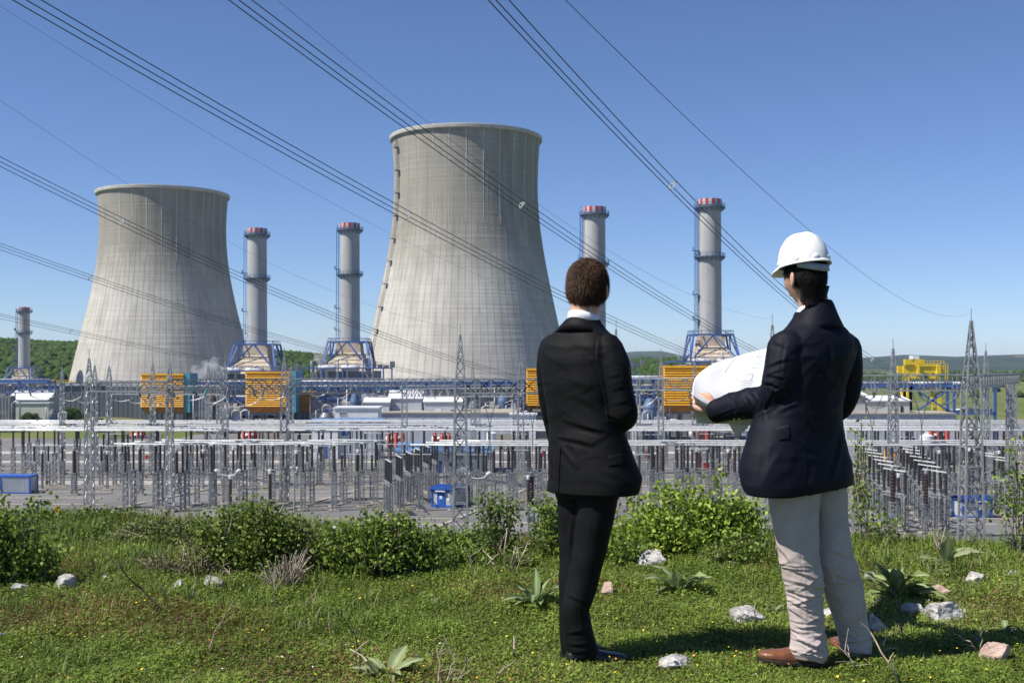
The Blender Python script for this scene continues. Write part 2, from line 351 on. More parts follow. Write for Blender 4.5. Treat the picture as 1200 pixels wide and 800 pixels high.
def cooling_tower(x, y, zshell, ztop, s, label, stair):
    root = empty('cooling_tower', (x, y, GZ), label=label, cat='cooling tower', group='concrete cooling towers')
    zb = zshell-GZ; zt = ztop-GZ; NA, NH = 360, 60
    th = np.linspace(0, 2*PI, NA, endpoint=False); hh = np.linspace(0, 1, NH)
    r = prof(hh)*s; TH, RR = np.meshgrid(th, r); ZZ = np.repeat((zb+(zt-zb)*hh)[:, None], NA, 1)
    Vo = np.stack([RR*np.sin(TH), -RR*np.cos(TH), ZZ], -1).reshape(-1, 3)
    RI = RR-.6; Vi = np.stack([RI*np.sin(TH), -RI*np.cos(TH), ZZ], -1).reshape(-1, 3)
    i, k = np.meshgrid(np.arange(NH-1), np.arange(NA), indexing='ij'); kk = (k+1) % NA
    fo = np.stack([i*NA+k, i*NA+kk, (i+1)*NA+kk, (i+1)*NA+k], -1).reshape(-1, 4); n = len(Vo)
    k1 = np.arange(NA); k2_ = (k1+1) % NA
    ft = np.stack([(NH-1)*NA+k1, (NH-1)*NA+k2_, n+(NH-1)*NA+k2_, n+(NH-1)*NA+k1], -1)
    fb = np.stack([k2_, k1, n+k1, n+k2_], -1)
    shl = MB(); shl.add(np.vstack([Vo, Vi]).tolist(), np.vstack([fo, fo[:, ::-1]+n, ft, fb]).tolist())
    rm = MB(); R1 = prof(1.0)*s
    rm.lathe([(R1+.02, zt-1.6), (R1+1.1, zt-1.3), (R1+1.25, zt+.1), (R1+1.15, zt+.5), (R1-.7, zt+.5), (R1-.75, zt-1.4)], 180, cap=False)
    rm.build('rim', M['rim'], root, smooth=False)
    # formwork seams and raised ribs, standing proud of the shell
    def strip(a, ha, hb, wa, wb, out, mi):
        vs = []
        for h, w__ in ((ha, wa), (hb, wb)):
            rr = prof(h)*s; z = zb+(zt-zb)*h
            for sg, o_ in ((-1, -.1), (-1, out), (1, out), (1, -.1)):
                aa = a+sg*w__/2/rr; vs.append((math.sin(aa)*(rr+o_), -math.cos(aa)*(rr+o_), z))
        shl.add(vs, [(0,1,5,4), (1,2,6,5), (2,3,7,6)], mi)
    for q in range(84):
        a = 2*PI*(q+.37)/84; h1 = random.uniform(.6, .97)
        for j in range(20):
            ha, hb = h1*j/20, h1*(j+1)/20
            strip(a, ha, hb, .16, .16, .05, 1)
    for q in range(28):
        a = 2*PI*(q+.2)/28
        for j in range(20):
            ha, hb = .62+.365*j/20, .62+.365*(j+1)/20
            strip(a, ha, hb, .25+.25*j/20, .25+.25*(j+1)/20, .09, 2)
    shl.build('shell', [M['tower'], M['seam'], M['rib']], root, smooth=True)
    RB = prof(0)*s; cl = MB()
    for q in range(44):
        a0, a1, a2 = [2*PI*(q+d)/44 for d in (0, .5, 1)]
        P = lambda a, r_, z: (math.sin(a)*r_, -math.cos(a)*r_, z)
        cl.bar(P(a1, RB+2.5, .2), P(a0, RB-.1, zb+.05), .9); cl.bar(P(a1, RB+2.5, .2), P(a2, RB-.1, zb+.05), .9)
    cl.build('support_columns', M['rim'], root)
    bs = MB(); bs.lathe([(RB+4.2, 0), (RB+4.2, 1.4), (RB+3.6, 1.4), (RB+3.6, .3), (RB-6, .3), (RB-6, 0)], 120, cap=False)
    bs.build('basin_wall', M['rim'], root)
    fl = MB(); fl.lathe([(RB-5, .35), (RB-5, zb-1), (.1, zb-1)], 96, cap=False); fl.build('inner_fill', M['darkwall'], root)
    if stair:
        a = math.radians(-62.5); lm = MB(); pmb = MB(); out = Vector((math.sin(a), -math.cos(a), 0)); side = Vector((math.cos(a), math.sin(a), 0))
        def sp_(h, o): return out*(prof(h)*s+o)+Vector((0, 0, zb+(zt-zb)*h))
        hs = np.linspace(.0, .985, 80)
        for h0, h1 in zip(hs[:-1], hs[1:]):
            for sd in (-.55, .55):
                for o_ in (.35, 1.25): lm.bar(sp_(h0, o_)+side*sd, sp_(h1, o_)+side*sd, .10)
            lm.bar(sp_(h0, .35)-side*.55, sp_(h1, 1.25)+side*.55, .07); lm.bar(sp_(h0, 1.25)-side*.55, sp_(h0, 1.25)+side*.55, .12)
        for q in range(11):
            h = .03+.91*q/10
            for j in range(2): pmb.bar(sp_(h, .1)+side*(-1.3+2.6*j), sp_(h, 2.2)+side*(-1.3+2.6*j), .22)
            c = sp_(h, 1.2); pmb.bar(c-side*1.4, c+side*1.4, 2.1, .25)
            for zz in (.6, 1.2):
                pmb.bar(c-side*1.4+out*1+Vector((0,0,zz)), c+side*1.4+out*1+Vector((0,0,zz)), .12)
        lm.build('ladder', M['ladder'], root); pmb.build('ladder_platforms', M['ladder'], root)
    return root
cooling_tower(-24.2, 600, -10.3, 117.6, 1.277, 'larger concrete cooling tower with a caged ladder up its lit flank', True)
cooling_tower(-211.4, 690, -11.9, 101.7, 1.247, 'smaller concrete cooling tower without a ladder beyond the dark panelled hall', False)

# ================================================================ CHIMNEYS
def chimney(u, Y, vtop, vbase, vmid, wpx, label, lad=True):
    c = at(u, 0, Y).x; r = wpx/2/F*Y; zt = (V0-vtop)/F*Y; zb = (V0-vbase)/F*Y; zm = (V0-vmid)/F*Y
    root = empty('chimney', (c, Y, zb), label=label, cat='chimney', group='steel chimneys of the boilers')
    H = zt-zb; mh = zm-zb; band = r*.52
    s_ = MB(); n = 8
    pr = [(r*1.06, 0)]+[(r*(1.06-.06*k/n), H*k/n*.98) for k in range(1, n+1)]
    s_.lathe([(r*1.06, 0), (r*1.03, H*.5), (r*1.0, H-band)], 40); s_.build('shaft', M['stack'], root, smooth=False)
    b_ = MB()
    NS = 24
    for k in range(NS):
        a0, a1 = 2*PI*k/NS, 2*PI*(k+1)/NS; rr = r*1.07
        vs = [(math.cos(a)*q, math.sin(a)*q, z) for a in (a0, a1) for q, z in ((rr, H-band), (rr, H), (rr*.9, H), (rr*.9, H-band))]
        b_.add(vs, [(0,4,5,1),(1,5,6,2),(2,6,7,3),(3,7,4,0)], k % 2)
    b_.build('marking_band', [M['red'], M['greywall']], root)
    for zz in (H-band-.9, mh):
        p_ = MB(); R_ = r*1.0+1.3
        p_.lathe([(r*.99, zz), (R_, zz), (R_, zz+.35), (r*.99, zz+.35)], 32, cap=False)
        for k in range(16):
            a = 2*PI*k/16; q = Vector((math.cos(a)*R_, math.sin(a)*R_, zz)); q2 = Vector((math.cos(2*PI*(k+1)/16)*R_, math.sin(2*PI*(k+1)/16)*R_, zz))
            p_.bar(q, q+Vector((0,0,1.3)), .13); up = Vector((0,0,1.3)); p_.bar(q+up, q2+up, .13); up = Vector((0,0,.7)); p_.bar(q+up, q2+up, .09)
            p_.bar((math.cos(a)*r, math.sin(a)*r, zz-1.1), q, .2)
        p_.build('platform', M['stackblue'], root)
    if lad:
        l_ = MB(); a = math.radians(195); o = Vector((math.cos(a), math.sin(a), 0)); sd = Vector((-o.y, o.x, 0))
        for sgn in (-.4, .4):
            for ro in (.5, 1.3): l_.bar(o*(r*1.05+ro)+sd*sgn+Vector((0,0,1)), o*(r+ro)+sd*sgn+Vector((0,0,H-band-1)), .12)
        nz_l = int(H/1.2)
        for k in range(nz_l): z = 1+k*1.2; l_.bar(o*(r*1.05+1.3)-sd*.4+Vector((0,0,z)), o*(r*1.05+.5)+sd*.4+Vector((0,0,z+.6)), .09)
        for fr in (.12, .30, .62):
            q = o*(r+1.0)+Vector((0,0,H*fr)); l_.box(q.x-1.0, q.x+.9, q.y-.9, q.y+.9, q.z, q.z+.2); l_.box(q.x-1.0, q.x-.9, q.y-.9, q.y+.9, q.z+.2, q.z+1.3)
        l_.build('ladder', M['blue'], root)
    return root
CH = [(28.5, 640, 360, 432, 390, 12.5, 'small distant chimney in front of the wooded hill'),
      (301.5, 425, 268, 407, 327, 22, 'chimney with a red and white top rim, just beside the smaller cooling tower'),
      (410, 425, 262, 404, 322.5, 22.5, 'chimney with a red and white top rim, standing closest to the laddered cooling tower'),
      (696.5, 385, 243, 402, 310, 25.5, 'chimney half hidden behind the bareheaded man'),
      (831.5, 360, 234, 394, 302, 26.5, 'tallest chimney, rising above the paper plan')]
for c_ in CH: chimney(*c_)

# ================================================================ BOILER HOUSES under the chimneys
def hull(pts_a, pts_b): return [(0,3,2,1),(4,5,6,7),(0,1,5,4),(1,2,6,5),(2,3,7,6),(3,0,4,7)]
def boiler(u, Y, vbase, k, label):
    """k scales metres"""
    x = at(u, 0, Y).x; zt = (V0-vbase)/F*Y-GZ      # local z, base at yard
    root = empty('boiler_house', (x, Y, GZ), label=label, cat='boiler house', group='boiler houses under the chimneys')
    def frust(mb, x0, x1, y0, y1, z0, X0, X1, Y0, Y1, z1, mi=0):
        vs = [(x0,y0,z0),(x1,y0,z0),(x1,y1,z0),(x0,y1,z0),(X0,Y0,z1),(X1,Y0,z1),(X1,Y1,z1),(X0,Y1,z1)]; mb.add(vs, hull(0, 0), mi)
    z2 = zt-3.2*k; z3 = zt-9.2*k
    d = MB(); frust(d, -7.2*k, 7.2*k, -12*k, 7*k, z3, -4.2*k, 4.2*k, -4.2*k, 4.2*k, z2); frust(d, -4.2*k, 4.2*k, -4.2*k, 4.2*k, z2+.01, -3.9*k, 3.9*k, -3.9*k, 3.9*k, zt)
    for q in range(1, 5):
        f = q/5; xx = -8.2*k+4*k*f; yy = -12*k+7.8*k*f; zz = z3+(z2-z3)*f; d.bar((xx, yy-.15, zz), (-xx, yy-.15, zz), .25*k)
    d.build('smoke_duct', M['beige'], root)
    c = MB(); c.box(-9.5*k, 9.5*k, -14*k, 9*k, 1.0, z3-.01)
    for q in range(7): xx = -9.5*k+19*k*q/6; c.box(xx-.2, xx+.2, -14*k-.3, -14*k, 1, z3-.4)
    c.build('casing', M['ductgrey'], root)
    s = MB(); T = Vector; top = 6.3*k; lo = 7.9*k; zl = z3+1.0; wm = .55*k
    cor = [(-1,-1),(1,-1),(1,1),(-1,1)]
    P = [T((a*top, b_*top-0*k, zt+.4)) for a, b_ in cor]; Q = [T((a*lo, b_*lo-2*k, zl)) for a, b_ in cor]
    for i in range(4):
        j = (i+1) % 4; s.bar(P[i], P[j], wm); s.bar(Q[i], Q[j], wm); s.bar(P[i], Q[i], wm)
        mid = (P[i]+P[j])/2; mq = (Q[i]+Q[j])/2; s.bar(mid, Q[i], wm*.7); s.bar(mid, Q[j], wm*.7)
        s.bar(P[i]+T((0,0,1.3)), P[j]+T((0,0,1.3)), .16); s.bar(Q[i]+T((0,0,1.3)), Q[j]+T((0,0,1.3)), .16)
        for f in (0, .2, .4, .6, .8): p_ = P[i].lerp(P[j], f); s.bar(p_, p_+T((0,0,1.3)), .14)
        for f in (.1, .5, .9): s.bar(P[i].lerp(P[j], f), T((0,0,zt+.3)), wm*.5)
    for xx in (-13*k, -6.5*k, 0, 6.5*k, 13*k):
        for yy in (-16*k, 10*k): s.bar((xx, yy, 0), (xx, yy, zl), wm*.8)
        s.bar((xx, -16*k, zl), (xx, 10*k, zl), wm*.6)
    for zz in (zl, zl-5*k, zl-9.5*k):
        if zz > 1: s.bar((-13*k, -16*k, zz), (13*k, -16*k, zz), wm*.7)
    for xx in (-13*k, 6.5*k): s.bar((xx, -16*k, 1), (xx+6.5*k, -16*k, zl-5*k), wm*.5); s.bar((xx+6.5*k, -16*k, 1), (xx, -16*k, zl-5*k), wm*.5)
    for f in range(10): xx = -13*k+26*k*f/9; s.bar((xx, -16*k, zl), (xx, -16*k, zl+1.3), .14)
    s.bar((-13*k, -16*k, zl+1.3), (13*k, -16*k, zl+1.3), .16)
    s.build('steel_frame', M['blue'], root)
    for xx in (-5.2*k, 2.2*k):
        t_ = MB(); r = 1.15*k; pr = [(-3*k, .2), (-2.9*k, r*.7), (-2.4*k, r), (2.4*k, r), (2.9*k, r*.7), (3*k, .2)]
        t_.tube([(xx+a, -14.4*k, z3+1.0*k) for a, _ in pr], [b_ for _, b_ in pr], 16); t_.build('steam_drum', M['tan_steel'], root, smooth=True)
    pp = MB()
    for q in range(5):
        xx = -11*k+random.uniform(0, 22)*k; zz = z3+random.uniform(.5, 4)*k
        pp.tube([(xx, -15*k, 2), (xx, -15*k, zz), (xx+2*k, -15*k, zz+.6*k), (xx+3*k, -15*k, zz-1*k), (xx+3*k, -15*k, z3-6*k)], .32*k, 8)
    pp.build('riser_pipes', M['tan_steel'], root)
    bx = MB()
    for q in range(4):
        xx = (9+2.0*q)*k; bx.box(xx, xx+1.3*k, -15*k, -12*k, zl+.2, zl+random.uniform(.8, 2.4)*k)
    bx.build('valve_boxes', M['galv_dark'], root)
for (u, Y, vb, k, lb) in [(28.5, 640, 432, 1.0, 'distant boiler house under the small chimney by the wooded hill'),
        (302, 425, 405, 1.12, 'boiler house with a beige duct behind the tallest orange filter house gap'),
        (410, 425, 402, 1.12, 'boiler house with white drums between two blue frames near the laddered cooling tower'),
        (696.5, 385, 402, .95, 'boiler house mostly hidden behind the bareheaded man'),
        (832, 360, 394, .98, 'boiler house whose blue frame and beige duct rise behind the paper plan')]:
    if k == 1.12: lb = lb.replace('behind the tallest orange filter house gap', 'beside the smaller cooling tower')
    boiler(u, Y, vb, k, lb)

# ================================================================ ORANGE FILTER HOUSES
def filter_house(u0, u1, v0, v1, Y, tealpx, label):
    a = at(u0, v0, Y); b_ = at(u1, v1, Y); w_ = b_.x-a.x; h = a.z-b_.z; zb = b_.z-GZ
    root = empty('filter_house', (a.x+w_/2, Y, GZ), label=label, cat='filter house', group='orange louvred air filter houses')
    s = MB(); n = 15; hb = h*.84; z0 = zb+h-hb
    for k in range(n):
        z = z0+hb*k/n; ph = hb/n
        s.add([(-w_/2,0,z),(w_/2,0,z),(w_/2,-.9,z-.02),(-w_/2,-.9,z-.02),(-w_/2,0,z+ph*.88),(w_/2,0,z+ph*.88),(w_/2,-.6,z+ph*.72),(-w_/2,-.6,z+ph*.72)],
              [(0,1,2,3),(7,6,5,4),(3,2,6,7),(0,4,5,1),(0,3,7,4),(1,5,6,2)])
    s.box(-w_/2, w_/2, -1.0, 0, zb+h, zb+h+.6)
    s.build('louvres', M['orange'], root)
    bk = MB(); bk.box(-w_/2+.05, w_/2, .02, 6, z0, zb+h+.55); bk.build('core', M['rust'], root)
    lo = MB(); lo.add([(-w_/2+.6,0.5,zb),(w_/2,0.5,zb),(w_/2,6,zb),(-w_/2+.6,6,zb),(-w_/2,-.3,z0-.02),(w_/2,-.3,z0-.02),(w_/2,6,z0-.02),(-w_/2,6,z0-.02)], hull(0, 0)); lo.build('lower_panel', M['rust'], root)
    if tealpx:
        tw = tealpx/F*Y; t_ = MB(); t_.box(w_/2+.02, w_/2+tw, -.4, 8, zb, zb+h+.7); t_.box(w_/2+tw*.42, w_/2+tw*.58, -.46, -.4, zb+h*.1, zb+h*.55); t_.build('side_panel', M['teal'], root)
    du = MB(); du.box(w_/2+.05, w_/2+5, 6.2, 16, zb, zb+h*.5); du.build('inlet_duct', M['rust'], root)
    lg = MB()
    for f in (-.46, -.15, .15, .46):
        lg.bar((w_*f, 1, 0), (w_*f, 1, zb), .5); lg.bar((w_*f, 5, 0), (w_*f, 5, zb), .5)
    lg.bar((-w_*.46, 1, .3), (-w_*.15, 1, zb), .3); lg.bar((w_*.46, 1, .3), (w_*.15, 1, zb), .3)
    lg.box(-w_/2, w_/2, .6, 1.2, zb-.5, zb-.02)
    lg.build('support_legs', M['galv_dark'], root)
    return root
filter_house(166, 216, 440, 483, 330, 7, 'orange louvred filter house in front of the smaller cooling tower')
filter_house(288.5, 340, 437.5, 483, 322, 7, 'orange louvred filter house below the chimney beside the smaller cooling tower')
filter_house(617, 672, 434, 482, 310, 7, 'orange louvred filter house half hidden behind the bareheaded man')
filter_house(777.5, 838, 431, 482.5, 292, 7, 'orange louvred filter house partly covered by the paper plan')

# ================================================================ PIPE RACKS
def rack(u0, u1, Y, depth, levels, bay, label, pipes=5, posts=None, xbr=()):
    x0 = at(u0, 0, Y).x; x1 = at(u1, 0, Y).x; L = x1-x0; root = empty('pipe_rack', (x0, Y, GZ), label=label, cat='pipe rack', group='blue steel pipe racks')
    s = MB(); n = max(1, round(L/bay)); zs = [(V0-v)/F*Y-GZ for v in levels]
    for i in range(n+1):
        for yy in (0, depth): s.bar((L*i/n, yy, 0), (L*i/n, yy, zs[0]), .55)
        for z in zs: s.bar((L*i/n, 0, z), (L*i/n, depth, z), .4)
    for z in zs:
        for yy in (0, depth): s.bar((0, yy, z), (L, yy, z), .55, .7)
    for i in range(n):
        if i % 3 == 1 or i in xbr:
            a, c = L*i/n, L*(i+1)/n; zt = zs[0]; zb = zs[-1] if len(zs) > 1 else 1
            s.bar((a, -.1, zb), (c, -.1, zt), .35); s.bar((c, -.1, zb), (a, -.1, zt), .35)
    for k in range(int(L/1.6)): s.bar((1.6*k, 0, zs[0]), (1.6*k, 0, zs[0]+1.2), .12)
    s.bar((0, 0, zs[0]+1.2), (L, 0, zs[0]+1.2), .14); s.bar((0, 0, zs[0]+.7), (L, 0, zs[0]+.7), .1)
    s.build('steel_frame', M['blue'], root)
    for k in range(pipes):
        z = zs[k % len(zs)]+.65; y = .8+(depth-1.6)*((k*.37) % 1); r = random.uniform(.22, .5)
        pb = MB(); pb.tube([(0, y, z), (L, y, z)], r, 10)
        pb.build('pipe', [M['tan_steel'], M['galv'], M['tan_steel']][k % 3], root, smooth=True)
rack(-120, 58, 372, 5, [447.5, 460, 470], 11, 'blue pipe rack ending at the dark panelled hall', 5)
rack(222, 640, 345, 7, [449.5, 455, 467, 480], 9, 'long blue pipe rack linking the filter houses before the laddered cooling tower', 9)
rack(728, 785, 296, 8, [445, 455, 467, 480, 492], 4.5, 'stacked blue pipe rack beside the filter house under the paper plan', 8)
rack(880, 1067, 262, 4, [452.5], 12, 'blue pipe rack above the low grey building', 2)
rack(1067, 1118, 262, 4, [452.5, 486], 12, 'blue frame with a large cross brace beside the yellow gantry crane', 1, xbr=(0,))
rack(1118, 1166, 258, 4, [452.5, 484], 10.5, 'last blue pipe rack bay at the end of the low grey building', 2)
def bracket(u, Y, v0, v1): pass

# ================================================================ BUILDINGS
def building(name, u0, u1, vt, vb, Y, depth, wall, roof, label, gable=0, doors=(), windows=(), shed=0, skew=0, over=.3, trim=None, group=None, ribs=0):
    """box of walls on its footprint; openings given as (x fraction, z0, z1, width, material)"""
    x0, x1 = at(u0, 0, Y).x, at(u1, 0, Y).x; L = x1-x0; zt = (V0-vt)/F*Y; zb = (V0-vb)/F*Y if vb else GZ+.05; H = zt-zb
    root = empty(name, (x0, Y, zb), skew, label=label, cat=name.replace('_', ' '), group=group)
    m_ = MB()
    if gable:
        m_.add([(0,0,0),(L,0,0),(L,depth,0),(0,depth,0),(0,0,H-gable),(L,0,H-gable),(L,depth,H-gable),(0,depth,H-gable)], hull(0,0))
        m_.add([(0,0,H-gable),(0,depth,H-gable),(0,depth/2,H),(L,0,H-gable),(L,depth,H-gable),(L,depth/2,H)], [(0,2,1),(3,4,5)])
        r_ = MB(); o = over
        for sg in (0, 1):
            y_e = -o if sg == 0 else depth+o
            r_.add([(-o,y_e,H-gable-.05),(L+o,y_e,H-gable-.05),(L+o,depth/2,H+.02),(-o,depth/2,H+.02),(-o,y_e,H-gable+.2),(L+o,y_e,H-gable+.2),(L+o,depth/2,H+.27),(-o,depth/2,H+.27)], hull(0,0))
        r_.build('roof', roof, root)
    elif shed:
        m_.add([(0,0,0),(L,0,0),(L,depth,0),(0,depth,0),(0,0,H-shed),(L,0,H-shed),(L,depth,H),(0,depth,H)], hull(0,0))
        r_ = MB(); o = over
        r_.add([(-o,-o,H-shed),(L+o,-o,H-shed),(L+o,depth+o,H+.02),(-o,depth+o,H+.02),(-o,-o,H-shed+.25),(L+o,-o,H-shed+.25),(L+o,depth+o,H+.27),(-o,depth+o,H+.27)], hull(0,0)); r_.build('roof', roof, root)
    else:
        m_.box(0, L, 0, depth, 0, H)
        r_ = MB(); r_.box(-over, L+over, -over, depth+over, H+.003, H+.35); r_.build('roof', roof, root)
    for k in range(ribs): xx = L*(k+.5)/ribs; m_.box(xx-.08, xx+.08, -.08, 0, .1, H-shed-gable-.1)
    m_.build('wall', wall, root)
    for (f, z0, z1, wd, mt) in doors:
        d = MB(); d.box(L*f, L*f+wd, -.12, -.004, z0, z1); d.build('door', M[mt], root)
    for (f, z0, z1, wd, mt) in windows:
        d = MB(); d.box(L*f, L*f+wd, -.06, -.003, z0, z1); wn = d.build('window', M[mt], root)
        d = MB(); zc = (z0+z1)/2
        for zz in (z0-.08, z1): d.box(L*f-.08, L*f+wd+.08, -.1, -.004, zz, zz+.08)
        for xx in (L*f-.08, L*f+wd): d.box(xx, xx+.08, -.1, -.004, z0+.001, z1-.001)
        d.build('frame', M['white'], wn)
    return root
M['hallwall'] = pmat('panelled_hall_cladding', (.15,.16,.19), (.10,.11,.13), .25, .6, stretch=(1,1,.1))
building('hall', 46, 236, 452, None, 392, 22, M['hallwall'], M['galv'], 'long dark panelled hall under the smaller cooling tower', ribs=34, over=.6)
building('warehouse', -30, 12, 470, None, 360, 12, M['palewall'], M['white'], 'low pale warehouse at the far end of the grassed bank')
building('warehouse', 9, 56, 457, None, 366, 16, M['greywall'], M['white'], 'white gabled warehouse behind the grassed bank', gable=3.2, doors=[(.5,.1,3.5,2.5,'ductgrey')], windows=[(.1,2,3.4,2,'glass')])
building('warehouse', 10, 57, 473, None, 348, 4, M['palewall'], M['greywall'], 'long low shed with a pale front before the white gabled warehouse')
building('hut', 427, 456, 467, 488, 296, 6, M['greywall'], M['white'], 'smallest of the white roofed huts on the terrace', gable=1.0, doors=[(.6,.1,2,1.2,'white')])
building('hut', 456, 494, 458.5, 488, 300, 8, M['greywall'], M['white'], 'tallest white gabled hut on the terrace, with a white door', gable=1.9, doors=[(.1,.1,2.4,1.5,'white')])
building('hut', 497, 541, 466, 488, 296, 7, M['greywall'], M['white'], 'widest white roofed hut on the terrace beside the lattice mast', gable=1.1, doors=[(.3,.1,2,1.6,'white')], windows=[(.7,1,1.8,1.3,'glass')])
building('retaining_wall', 430, 604, 484.5, None, 289, 22, M['greywall'], M['pad'], 'long blank grey terrace wall below the white roofed huts', ribs=12)
building('substation_house', 366, 396, 492, None, 236, 5.0, M['white'], M['blue_roof'], 'tall white gabled house front with a blue door', gable=1.2, doors=[(.42,.1,3.2,.9,'blue')], over=.4)
building('substation_house', 397, 444, 492, None, 236.6, 4.4, M['greywall'], M['blue_roof'], 'grey sided annexe with a blue roof joined to the tall white house', shed=1.0, ribs=8, windows=[(.05,4.8,6.2,2.2,'blue')])
building('plant_room', 392, 443, 478.5, None, 276, 8, M['white'], M['white'], 'white flat roofed plant room behind the blue roofed annexe', windows=[(.12,7.2,8.0,1.6,'ductgrey')])
building('control_house', 466, 552, 523, None, 206, 8, M['white'], M['blue_roof'], 'low white control house with a broad blue roof', shed=1.15, windows=[(.1,1.1,2.2,1.4,'glass'),(.35,1.1,2.2,1.6,'glass'),(.68,1.1,2.2,1.4,'glass')], doors=[(.53,.05,2.2,1.0,'blue')], over=.7)
building('control_house', 553, 577, 524, None, 207, 8, M['greywall'], M['blue_roof'], 'grey end block joined to the low white control house', shed=1.1, ribs=4)
building('switch_house', 992, 1119, 485.5, None, 250, 12, M['greywall'], M['pad'], 'long low grey switch house behind the helmeted man', ribs=7, doors=[(.28,.1,1.9,.75,'glass')])
building('plant_room', 993.5, 1014, 459.5, 486, 252, 6, M['palewall'], M['white'], 'taller cream cabin with a white roof on top of the switch house', over=.5, shed=.8)
building('plant_room', 1016, 1066, 465.5, 486, 252, 6, M['palewall'], M['white'], 'wider cream cabin with a dark door on top of the switch house', over=.3, doors=[(.78,.1,1.9,.6,'glass')], shed=.9)
building('cabin', 1088, 1112, 502, None, 232, 3, M['palewall'], M['white'], 'small pale cabin behind the white tank near the switch house', ribs=3)
building('shed', 598, 628, 486, None, 270, 4, M['white'], M['white'], 'small bright white shed beside the blue columns')
building('shed', 626, 664, 482.5, None, 300, 8, M['darkwall'], M['galv_dark'], 'dark shed under the filter house half hidden by the bareheaded man')
building('turbine_hall', 540, 602, 457, None, 330, 12, M['darkwall'], M['galv_dark'], 'dark open turbine hall between blue columns', ribs=9)
building('turbine_hall', 340, 430, 462, None, 345, 12, M['ductgrey'], M['galv_dark'], 'grey machinery hall between the filter house and the white huts', ribs=12)
building('turbine_hall', 728, 836, 470, None, 312, 10, M['ductgrey'], M['galv_dark'], 'grey machinery hall behind the stacked blue rack', ribs=10)

# pumps, coolers and cabinets packed between the racks
def machinery(u, Y, w_, h, kind, label):
    r = random.Random(int(u*7)); x = at(u, 0, Y).x; root = empty('machinery_unit', (x, Y, GZ+.05), label=label, cat='machinery', group='machinery packed between the pipe racks')
    b_ = MB(); mt = [M['greywall'], M['ductgrey'], M['galv_dark'], M['tan_steel'], M['palewall'], M['stackblue']][kind % 6]
    if kind % 3 == 2:
        b_.lathe([(w_*.42, .4), (w_*.42, h*.8), (w_*.25, h), (.2, h+.05)], 18)
    else:
        b_.box(-w_/2, w_/2, 0, w_*.7, .3, h)
        for k in range(5): xx = -w_/2+w_*(k+.5)/5; b_.box(xx-.07, xx+.07, -.12, 0, .5, h-.3)
        b_.box(-w_*.3, w_*.1, w_*.1, w_*.5, h+.002, h+r.uniform(.5, 1.6))
    b_.build('housing', mt, root)
    p_ = MB(); px = w_/2+.5
    p_.tube([(px, -.3, .1), (px, -.3, h*.8), (px+.8, -.3, h*.8+.5), (px+2.2, -.3, h*.8+.5), (px+2.2, -.3, h*.3)], .24, 8); p_.build('pipe', M['galv'] if kind % 2 else M['tan_steel'], root, smooth=True); p_ = MB(); p_.tube([(-px, -.4, .1), (-px, -.4, h*1.1), (-px+.9, 1.2, h*1.1+.3)], .16, 8); p_.build('pipe', M['tan_steel'] if kind % 2 else M['galv'], root, smooth=True)
    f = MB()
    for k in range(7): f.bar((-w_/2+w_*k/6, -1.2, h*.5), (-w_/2+w_*k/6, -1.2, h*.5+1.1), .09)
    for z in (.0, .55, 1.1): f.bar((-w_/2, -1.2, h*.5+z), (w_/2, -1.2, h*.5+z), .09)
    f.bar((-w_/2, -1.2, 0), (-w_/2, -1.2, h*.5), .18); f.bar((w_/2, -1.2, 0), (w_/2, -1.2, h*.5), .18); f.build('railing', M['galv'] if kind % 2 else M['blue'], root)
MU = [226, 238, 251, 263, 276, 350, 360, 371, 382, 394, 405, 416, 428, 441, 555, 566, 578, 590, 603, 612, 733, 742, 752, 762, 771, 4, 62, 840, 872]
for i, u in enumerate(MU):
    r_ = random.Random(i); Y = r_.uniform(318, 338) if not 728 < u < 780 else r_.uniform(285, 293)
    machinery(u, Y, r_.uniform(2.2, 4.6), r_.uniform(5, 11.5), i, f'{["grey", "dark grey", "round steel", "pale", "cream", "round blue grey"][i % 6]} machinery unit between the pipe racks, {ordinal(sorted(MU).index(u))} from the small chimney side')
